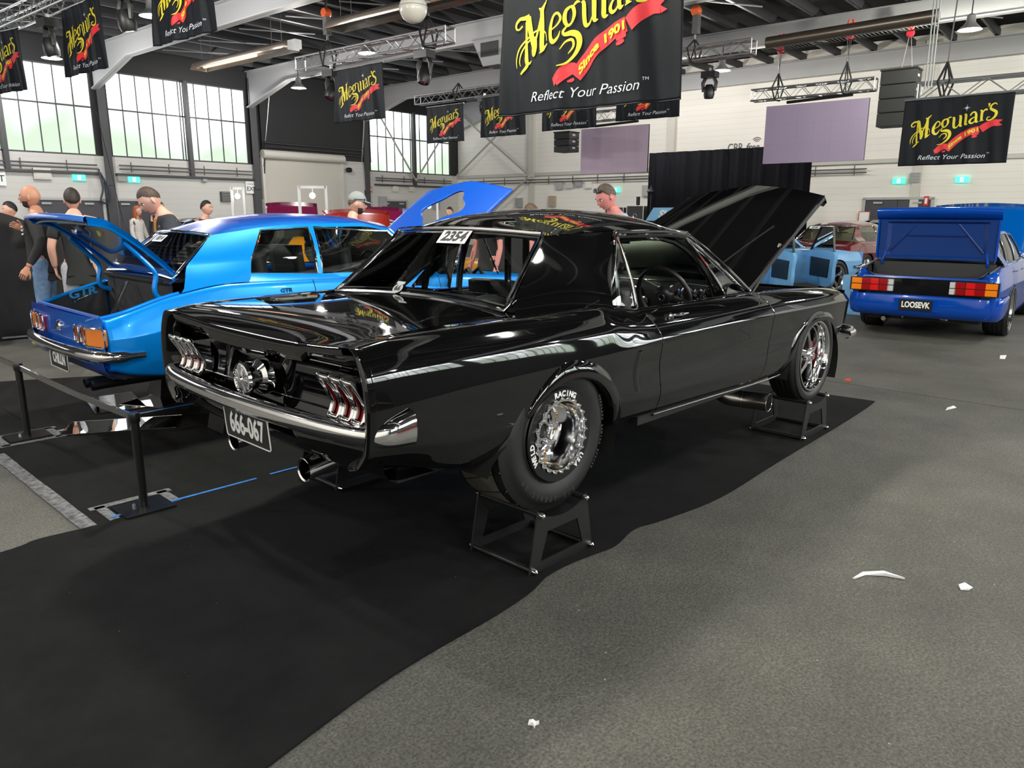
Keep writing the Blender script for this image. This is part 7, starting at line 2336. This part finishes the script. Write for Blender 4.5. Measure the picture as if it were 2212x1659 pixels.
# ================================================================== people
SKINS = [mat('skin tanned', (.50, .24, .16), .5), mat('skin fair', (.66, .36, .28), .5), mat('skin flushed', (.75, .28, .25), .5)]
EYEW = mat('eye white', (.7, .7, .68), .2); EYED = mat('eye dark', (.02, .015, .01), .2); LIP = mat('lip', (.45, .14, .12), .5)
def skin_mesh(J, edges, rad, root, sub=2, flat=None):
    """joints dict -> grown surface as vertex/face lists"""
    names = list(J); idx = {n: i for i, n in enumerate(names)}
    me = bpy.data.meshes.new('grow'); me.from_pydata([J[n] for n in names], [(idx[a], idx[b]) for a, b in edges], [])
    o = bpy.data.objects.new('grow', me); COL.objects.link(o)
    md = o.modifiers.new('s', 'SKIN'); md.use_smooth_shade = True
    sv = me.skin_vertices[0].data
    for n in names:
        r = rad[n]; r = (r, r) if not hasattr(r, '__len__') else r
        sv[idx[n]].radius = r; sv[idx[n]].use_root = (n == root)
    s = o.modifiers.new('u', 'SUBSURF'); s.levels = sub; s.render_levels = sub
    bpy.context.view_layer.update()
    m2 = bpy.data.meshes.new_from_object(o.evaluated_get(bpy.context.evaluated_depsgraph_get()))
    vs = [tuple(v.co) for v in m2.vertices]; fs = [tuple(p.vertices) for p in m2.polygons]
    bpy.data.objects.remove(o); bpy.data.meshes.remove(me); bpy.data.meshes.remove(m2)
    if flat: vs = [flat(v) for v in vs]
    return vs, fs
def head_r(th, ph, grow=0.0):
    """th polar from crown, ph 0 = face; returns local point"""
    x = math.sin(th) * math.cos(ph); y = math.sin(th) * math.sin(ph); z = math.cos(th)
    rx, ry, rz = .098, .076, .118
    if x < 0: rx = .102
    px, py, pz = x * rx, y * ry, z * rz
    if z < -.1:
        k = min(1, (-z - .1) / .9)
        py *= 1 - .30 * k
        px = px * (1 - .12 * k) + .012 * k
        if x > 0: px += .010 * k * max(0, math.cos(ph)) 
    f = max(0, math.cos(ph)) ** 2 if x > 0 else 0
    if f > 0:
        nz = math.exp(-((z + .22) / .17) ** 2) * math.exp(-(ph / .16) ** 2)
        px += .026 * nz
        px += .008 * math.exp(-((z - .12) / .07) ** 2) * math.exp(-(ph / .7) ** 2)
        for s in (-1, 1):
            px -= .011 * math.exp(-((z + .02) / .07) ** 2) * math.exp(-((ph - s * .42) / .17) ** 2)
        px += .006 * math.exp(-((z + .52) / .06) ** 2) * math.exp(-(ph / .35) ** 2)
        px += .009 * math.exp(-((z + .86) / .14) ** 2) * math.exp(-(ph / .4) ** 2)
    g = 1 + grow
    return Vector((px * g, py * g, pz * g))
def head_geo(mb, M, mats=(0, 1, 2, 3)):
    N, K = 40, 28
    vs = []; fs = []
    for i in range(K + 1):
        th = PI * i / K
        for j in range(N): vs.append(M @ head_r(th, -PI + 2 * PI * j / N))
    for i in range(K):
        for j in range(N): fs.append((i * N + j, (i + 1) * N + j, (i + 1) * N + (j + 1) % N, i * N + (j + 1) % N))
    mb.cur = 0; mb.add(vs, fs)
    for s in (-1, 1):
        e = MB().sphere((0, 0, 0), .012, 10, 8).xf(M @ Matrix.Translation((.079, s * .032, -.004)))
        mb.cur = 1; mb.add(e.v, e.f)
        e = MB().sphere((0, 0, 0), .0065, 8, 6).xf(M @ Matrix.Translation((.0870, s * .032, -.004)))
        mb.cur = 2; mb.add(e.v, e.f)
        e = MB().box((0, 0, 0), (.008, .030, .005)).xf(M @ Matrix.Translation((.091, s * .032, .016)))
        mb.add(e.v, e.f)
        e = MB().sphere((0, 0, 0), .028, 10, 8, (.6, .25, 1.1)).xf(M @ Matrix.Translation((-.004, s * .078, -.012)) @ Matrix.Rotation(s * .3, 4, 'Z'))
        mb.cur = 0; mb.add(e.v, e.f)
    e = MB().sphere((0, 0, 0), .02, 12, 6, (.4, 1.1, .3)).xf(M @ Matrix.Translation((.0955, 0, -.062)))
    mb.cur = 3; mb.add(e.v, e.f); mb.cur = 0
def shell(M, cond, grow=.05):
    N, K = 48, 34; mb = MB(); vs = []; fs = []; ok = []
    for i in range(K + 1):
        th = PI * i / K
        for j in range(N):
            ph = -PI + 2 * PI * j / N
            c = cond(th, ph); ok.append(c > 0)
            vs.append(M @ head_r(th, ph, grow * min(1, max(0, c) * 3 + .15)))
    for i in range(K):
        for j in range(N):
            q = (i * N + j, (i + 1) * N + j, (i + 1) * N + (j + 1) % N, i * N + (j + 1) % N)
            if all(ok[k] for k in q): fs.append(q)
    return mb.add(vs, fs)
def hand_geo(mb, W, D, side, curl=.5, palm_n=None):
    """W wrist, D unit direction towards the fingertips"""
    W = Vector(W); D = Vector(D).normalized()
    n = Vector(palm_n) if palm_n else Vector((0, side, 0))
    n = (n - D * n.dot(D)).normalized(); S_ = D.cross(n)
    vs = []
    for (t, hw, ht) in ((-.01, .026, .020), (.02, .032, .017), (.05, .040, .015), (.085, .041, .012)):
        c = W + D * t
        for a in np.linspace(0, 2 * PI, 11)[:-1]: vs.append(c + S_ * hw * math.cos(a) + n * ht * math.sin(a))
    fs = [(i * 10 + k, i * 10 + (k + 1) % 10, (i + 1) * 10 + (k + 1) % 10, (i + 1) * 10 + k) for i in range(3) for k in range(10)] + [tuple(30 + k for k in range(10))]
    mb.add(vs, fs)
    for (o, L) in ((-.030, .062), (-.010, .074), (.011, .070), (.030, .055)):
        p = W + D * .08 + S_ * o; pts = [p]; a = curl * .3
        for s, q in ((.45, 1), (.32, 2), (.25, 3)):
            a += curl * .45
            d = D * math.cos(a) - n * math.sin(a); p = p + d * L * s; pts.append(p)
        mb.tube(pts, [.0095, .009, .0082, .0065], 7)
    f = -1
    p = W + D * .025 + S_ * f * .030; pts = [p]
    for k, (s) in enumerate((.035, .03, .024)):
        d = (D * .75 + S_ * f * (.6 - .25 * k) - n * .25 * k).normalized(); p = p + d * s; pts.append(p)
    mb.tube(pts, [.013, .011, .0095, .007], 7)
SPN = {}
def person(label, loc, rz, h=1.76, skin=0, hair=('short', (.03, .02, .015)), top=('tee', (.02, .02, .02)), legs=('long', (.10, .18, .32)), arms=None, lean=0.0, head=(0, 0), beard=None, extra=None, fem=False, curl=.45, shoe=(.03, .03, .03)):
    """local frame: +x is where the person faces; arms = {'L':(elbow,wrist),'R':...} in local coordinates"""
    t = thing('person', label, 'person', loc, rz)
    s = h / 1.76
    def P(x, y, z): return Vector((x, y, z)) * s
    ln = Matrix.Translation((0, 0, .95 * s)) @ Matrix.Rotation(lean, 4, 'Y') @ Matrix.Translation((0, 0, -.95 * s))
    U = lambda x, y, z: tuple(ln @ P(x, y, z))
    sw = .185 if not fem else .165
    J = dict(pelvis=tuple(P(0, 0, .96)), waist=U(0, 0, 1.10), chest=U(.005, 0, 1.27), upper=U(-.005, 0, 1.40), neck=U(.005, 0, 1.49), nape=U(.02, 0, 1.57))
    E = [('pelvis', 'waist'), ('waist', 'chest'), ('chest', 'upper'), ('upper', 'neck'), ('neck', 'nape')]
    Rd = dict(pelvis=.135, waist=.125, chest=.145, upper=.12, neck=.060, nape=.055)
    A = arms or {}
    for k, sg in (('L', 1), ('R', -1)):
        e, w = A.get(k, ((.02, sg * .25, 1.13), (.10, sg * .27, .88)))
        J['sh' + k] = U(-.005, sg * sw, 1.41); J['el' + k] = tuple(P(*e)) if k in A else U(*e); J['wr' + k] = tuple(P(*w)) if k in A else U(*w)
        m = Vector(J['el' + k]).lerp(Vector(J['wr' + k]), .35); J['fa' + k] = tuple(m)
        E += [('upper', 'sh' + k), ('sh' + k, 'el' + k), ('el' + k, 'fa' + k), ('fa' + k, 'wr' + k)]
        Rd.update({'sh' + k: .062, 'el' + k: .043, 'fa' + k: .044, 'wr' + k: .029})
        J['hp' + k] = tuple(P(0, sg * .095, .88)); J['kn' + k] = tuple(P(.02, sg * .11, .50)); J['cf' + k] = tuple(P(-.01, sg * .115, .36)); J['an' + k] = tuple(P(-.02, sg * .12, .09)); J['to' + k] = tuple(P(.13, sg * .14, .035))
        E += [('pelvis', 'hp' + k), ('hp' + k, 'kn' + k), ('kn' + k, 'cf' + k), ('cf' + k, 'an' + k), ('an' + k, 'to' + k)]
        Rd.update({'hp' + k: .098, 'kn' + k: .062, 'cf' + k: .060, 'an' + k: .040, 'to' + k: .035})
    Rd = {k: v * s for k, v in Rd.items()}
    def flat(v):
        if .85 * s < v[2] < 1.5 * s and abs(v[1]) < .24:
            cx = (Vector(U(0, 0, v[2] / s)).x)
            k = .78
            return (cx + (v[0] - cx) * k, v[1] * 1.06, v[2])
        return v
    mb = MB(); vs, fs = skin_mesh(J, E, Rd, 'pelvis', 2, flat if not arms else None); mb.add(vs, fs)
    Mh = Matrix.Translation(Vector(J['nape'])) @ Matrix.Rotation(R(head[1]), 4, 'Z') @ Matrix.Rotation(lean * .6 + R(head[0]), 4, 'Y') @ Matrix.Translation(Vector((.025, 0, .085)) * s) @ Matrix.Scale(s, 4)
    head_geo(mb, Mh)
    for k, sg in (('L', 1), ('R', -1)):
        w = Vector(J['wr' + k]); d = (w - Vector(J['fa' + k])).normalized()
        hand_geo(mb, w, d, sg, curl)
    mb.build('body', [SKINS[skin], EYEW, EYED, LIP], t, smooth=60)
    def garment(name, names, rad, m, sub=2, rt=None, keep=None):
        JJ = {n: J[n] if not isinstance(n, tuple) else n for n in names}
        return JJ
    tm = mat('cloth %s' % str(top[1]), top[1], .85, noise=.12, nscale=30)
    g = {k: J[k] for k in ('pelvis', 'waist', 'chest', 'upper')}
    g['pelvis'] = tuple(Vector(J['pelvis']) + Vector((0, 0, -.05 * s))); g['hem'] = tuple(Vector(J['pelvis']) + Vector((0, 0, -.12 * s)))
    g['collar'] = tuple(Vector(J['upper']).lerp(Vector(J['neck']), .75))
    ge = [('hem', 'pelvis'), ('pelvis', 'waist'), ('waist', 'chest'), ('chest', 'upper'), ('upper', 'collar')]
    gr = dict(hem=.150, pelvis=.162, waist=.155, chest=.162, upper=.138, collar=.075)
    for k in 'LR':
        g['sh' + k] = J['sh' + k]; ge.append(('upper', 'sh' + k)); gr['sh' + k] = .078
        if top[0] == 'tee':
            g['sl' + k] = tuple(Vector(J['sh' + k]).lerp(Vector(J['el' + k]), .72)); ge.append(('sh' + k, 'sl' + k)); gr['sl' + k] = .068
        else:
            g['el' + k] = J['el' + k]; g['fa' + k] = J['fa' + k]; g['cu' + k] = tuple(Vector(J['fa' + k]).lerp(Vector(J['wr' + k]), .85))
            ge += [('sh' + k, 'el' + k), ('el' + k, 'fa' + k), ('fa' + k, 'cu' + k)]; gr.update({'el' + k: .062, 'fa' + k: .056, 'cu' + k: .040})
    vs, fs = skin_mesh(g, ge, {k: v * s for k, v in gr.items()}, 'pelvis', 2, flat if not arms else None)
    sh = MB().add(vs, fs).build('shirt', tm, t, smooth=60)
    tr_m = mat('trousers %s' % str(legs[1]), legs[1], .85, noise=.2, nscale=25)
    g = {'pelvis': J['pelvis'], 'waist': tuple(P(0, 0, 1.03))}; ge = [('pelvis', 'waist')]; gr = dict(pelvis=.145, waist=.135)
    for k in 'LR':
        g['hp' + k] = J['hp' + k]; ge.append(('pelvis', 'hp' + k)); gr['hp' + k] = .112
        if legs[0] == 'shorts':
            g['sl' + k] = tuple(Vector(J['hp' + k]).lerp(Vector(J['kn' + k]), .9)); ge.append(('hp' + k, 'sl' + k)); gr['sl' + k] = .085
        else:
            g['kn' + k] = J['kn' + k]; g['cu' + k] = tuple(Vector(J['cf' + k]).lerp(Vector(J['an' + k]), .95)); ge += [('hp' + k, 'kn' + k), ('kn' + k, 'cu' + k)]; gr.update({'kn' + k: .078, 'cu' + k: .060})
    vs, fs = skin_mesh(g, ge, {k: v * s for k, v in gr.items()}, 'pelvis', 2, flat)
    MB().add(vs, fs).build('trousers' if legs[0] != 'shorts' else 'shorts', tr_m, t, smooth=60)
    for k, sg in (('L', 1), ('R', -1)):
        f = MB().sphere((0, 0, 0), 1, 14, 8, (.145 * s, .052 * s, .05 * s)).xf(Matrix.Translation(Vector(J['an' + k]) + Vector((.065, 0, -.042)) * s)).build('shoe', mat('shoe %s' % str(shoe), shoe, .5), t)
    if hair[0] != 'bald':
        st = hair[0]
        def cond(th, ph):
            z = math.cos(th); fr = math.cos(ph)
            line = .48 if fr > .55 else (.12 if fr > .0 else -.42)
            if fr > .0: line = .05 + .45 * min(1, fr / .6)
            else: line = .05 + .50 * fr
            if abs(ph) > 1.2 and abs(ph) < 1.8 and z < .05: return -1
            return z - line
        gw = {'short': .07, 'buzz': .03, 'curly': .13, 'long': .12}[st]
        o = shell(Mh, cond, gw)
        if st == 'long':
            for a in np.linspace(-2.3, 2.3, 16):
                pass
            for k in range(26):
                a = PI + lerp(-1.6, 1.6, k / 25)
                c = Mh @ Vector((math.cos(a) * .10, math.sin(a) * .082, .02))
                o.tube([c, c + Vector((math.cos(a) * .01, math.sin(a) * .01, -.12)), c + Vector((.0, 0, -.26))], [.02, .022, .008], 6)
        o.build('hair', mat('hair %s' % str(hair[1]), hair[1], .6, noise=.5, nscale=60, bump=.6), t, smooth=60)
    if beard:
        def cb(th, ph):
            z = math.cos(th); fr = math.cos(ph)
            if fr < .05: return -1
            return min(-z - (.40 if fr < .8 else .62), .5)
        shell(Mh, cb, .06).build('beard', mat('beard', beard, .8, noise=.4, nscale=80), t, smooth=60)
    if extra: extra(t, Mh, J, s, U, P)
    return t
def glasses_up(t, M, J, s, U, P, mirror=False, z=.085, x=.062, tilt=-45):
    G_ = M @ Matrix.Translation((x, 0, z)) @ Matrix.Rotation(R(tilt), 4, 'Y')
    mb = MB()
    for sg in (-1, 1): mb.sphere((.012, sg * .034, 0), .03, 12, 8, (.22, .95, .75))
    g = mb.xf(G_).build('sunglasses', mat('blue mirror lens', (.02, .12, .6), .05, 1) if mirror else mat('dark lens', (.05, .05, .06), .05, coat=1), t)
    mb = MB()
    for sg in (-1, 1): mb.tube([(.01, sg * .068, 0), (-.02, sg * .080, -.0), (-.11, sg * .082, -.01)], .004, 6)
    mb.xf(G_).build('temple_arm', TRIMB, g)
def cap(t, M, J, s, U, P):
    def cond(th, ph): return math.cos(th) - .10
    c = shell(M, cond, .14).build('cap', mat('grey cap', (.26, .27, .29), .8), t, smooth=60)
    G_ = M @ Matrix.Translation((.085, 0, .035)) @ Matrix.Rotation(R(12), 4, 'Y')
    MB().grid([[(.095 * r * math.cos(a) * 1.0, .085 * math.sin(a), -.012 * math.sin(a) ** 2) for r in (.0, .5, 1)] for a in np.linspace(-1.4, 1.4, 13)]).xf(G_).build('cap_peak', mat('grey cap', (.26, .27, .29), .8), c, solid=.006)
    glasses_up(t, M, J, s, U, P, True, .045, .072, 0)
def strap(t, M, J, s, U, P):
    pts = [U(-.145, .02, 1.42), U(-.165, -.04, 1.28), U(-.160, -.09, 1.12), U(-.135, -.12, .98)]
    mb = MB().tube([tuple(q) for q in spline(pts, 4)], .022, 6); mb.build('bag_strap', mat('white strap', (.6, .6, .62), .6), t)
def lanyard(col):
    def f(t, M, J, s, U, P):
        MB().tube([U(.09, .07, 1.47), U(.15, .03, 1.25), U(.16, 0, 1.08)], .012, 6).build('lanyard', mat('lanyard %s' % str(col), col, .6), t)
    return f
def printed(t, M, J, s, U, P):
    q = text_mb('GAS', .10, offset=.004, extrude=.002)
    def mp(x, y, z): return U(.128 + z, x * 1.0, 1.32 + y)
    q2 = MB().add([mp(*v) for v in q.v], q.f); q2.build('shirt_print', mat('orange print', (.7, .35, .05), .6), t, smooth=0)
def badge_line(t, M, J, s, U, P):
    mb = MB()
    for k in range(3): mb.tube([U(.135, -.10, 1.33 - k * .04), U(.14, .10, 1.33 - k * .04)], .011, 6)
    mb.build('jumper_print', WHITE, t)
# the two men behind the boot of the bright blue coupe
person('bald bearded man in a black long-sleeved top and blue jeans at the left', (.22, 7.05, 0), R(150), 1.80, 0, ('bald', (0, 0, 0)), ('long', (.018, .018, .020)), ('long', (.16, .27, .45)),
       arms={'L': ((-.08, .30, 1.14), (.06, .36, .90)), 'R': ((.02, -.26, 1.16), (.20, -.12, 1.30))}, beard=(.03, .02, .018), extra=badge_line, curl=.5, shoe=(.35, .36, .05))
person('man with dark curly hair, black t-shirt and grey shorts seen from behind', (.42, 6.45, 0), R(75), 1.76, 1, ('curly', (.022, .016, .013)), ('tee', (.016, .018, .018)), ('long', (.42, .43, .48)),
       arms={'L': ((-.02, .26, 1.14), (.08, .24, .92)), 'R': ((.02, -.33, 1.12), (.16, -.40, .84))}, extra=strap)
person('man with a brown buzz cut leaning over the roof of the bright blue coupe', (.78, 4.62, 0), R(168), 1.80, 1, ('buzz', (.06, .035, .028)), ('tee', (.03, .032, .045)), ('long', (.03, .03, .035)),
       arms={'L': ((.12, .30, 1.16), (.36, .22, 1.06)), 'R': ((.12, -.26, 1.18), (.36, -.20, 1.04))}, lean=R(14), head=(26, 8), extra=lanyard((.6, .25, .05)))
person('young man with short black hair beyond the bright blue roof', (3.2, 9.3, 0), R(-60), 1.70, 1, ('short', (.015, .013, .012)), ('tee', (.02, .02, .03)))
person('red-haired woman in a white jumper near the double doors', (4.75, 16.3, 0), R(-55), 1.66, 1, ('long', (.40, .10, .03)), ('long', (.62, .60, .58)), ('long', (.12, .18, .3)), fem=True)
person('man in glasses and a black printed hoodie beside the red-haired woman', (5.3, 16.2, 0), R(-110), 1.76, 1, ('short', (.04, .03, .025)), ('long', (.012, .012, .013)), ('long', (.03, .03, .04)), extra=printed)
person('man in a grey cap with blue mirrored sunglasses behind the bright blue roof', (2.75, 4.55, 0), R(-35), 1.74, 1, ('buzz', (.1, .06, .04)), ('tee', (.06, .08, .11)), ('long', (.05, .05, .06)), head=(8, 0), extra=cap, beard=(.20, .10, .07))
person('man with dark sunglasses on his head and a flushed face behind the black coupe roof', (3.86, 1.62, 0), R(158), 1.82, 2, ('buzz', (.10, .07, .055)), ('tee', (.50, .53, .60)), ('long', (.08, .1, .15)), head=(24, 0), lean=R(6), extra=lambda *a: glasses_up(*a))
person('man with thinning brown hair whose head top shows above the black coupe roof', (5.3, 4.0, 0), R(120), 1.66, 2, ('buzz', (.10, .06, .045)), ('tee', (.02, .02, .02)), ('long', (.02, .02, .025)), head=(25, 0))
person('man with dark hair behind the edge of the raised blue bonnet', (4.55, 4.15, 0), R(175), 1.70, 2, ('short', (.02, .018, .015)), ('tee', (.015, .015, .016)), ('long', (.02, .02, .025)), head=(8, 0))
person('person with dark hair seen through the hole in the blue bonnet', (8.6, 9.4, 0), R(200), 1.64, 1, ('short', (.02, .016, .014)), ('tee', (.5, .1, .03)))
person('person in a black cap beyond the fabric wall at the left edge', (.75, 10.2, 0), R(180), 1.66, 1, ('short', (.012, .012, .014)), ('tee', (.05, .05, .06)))
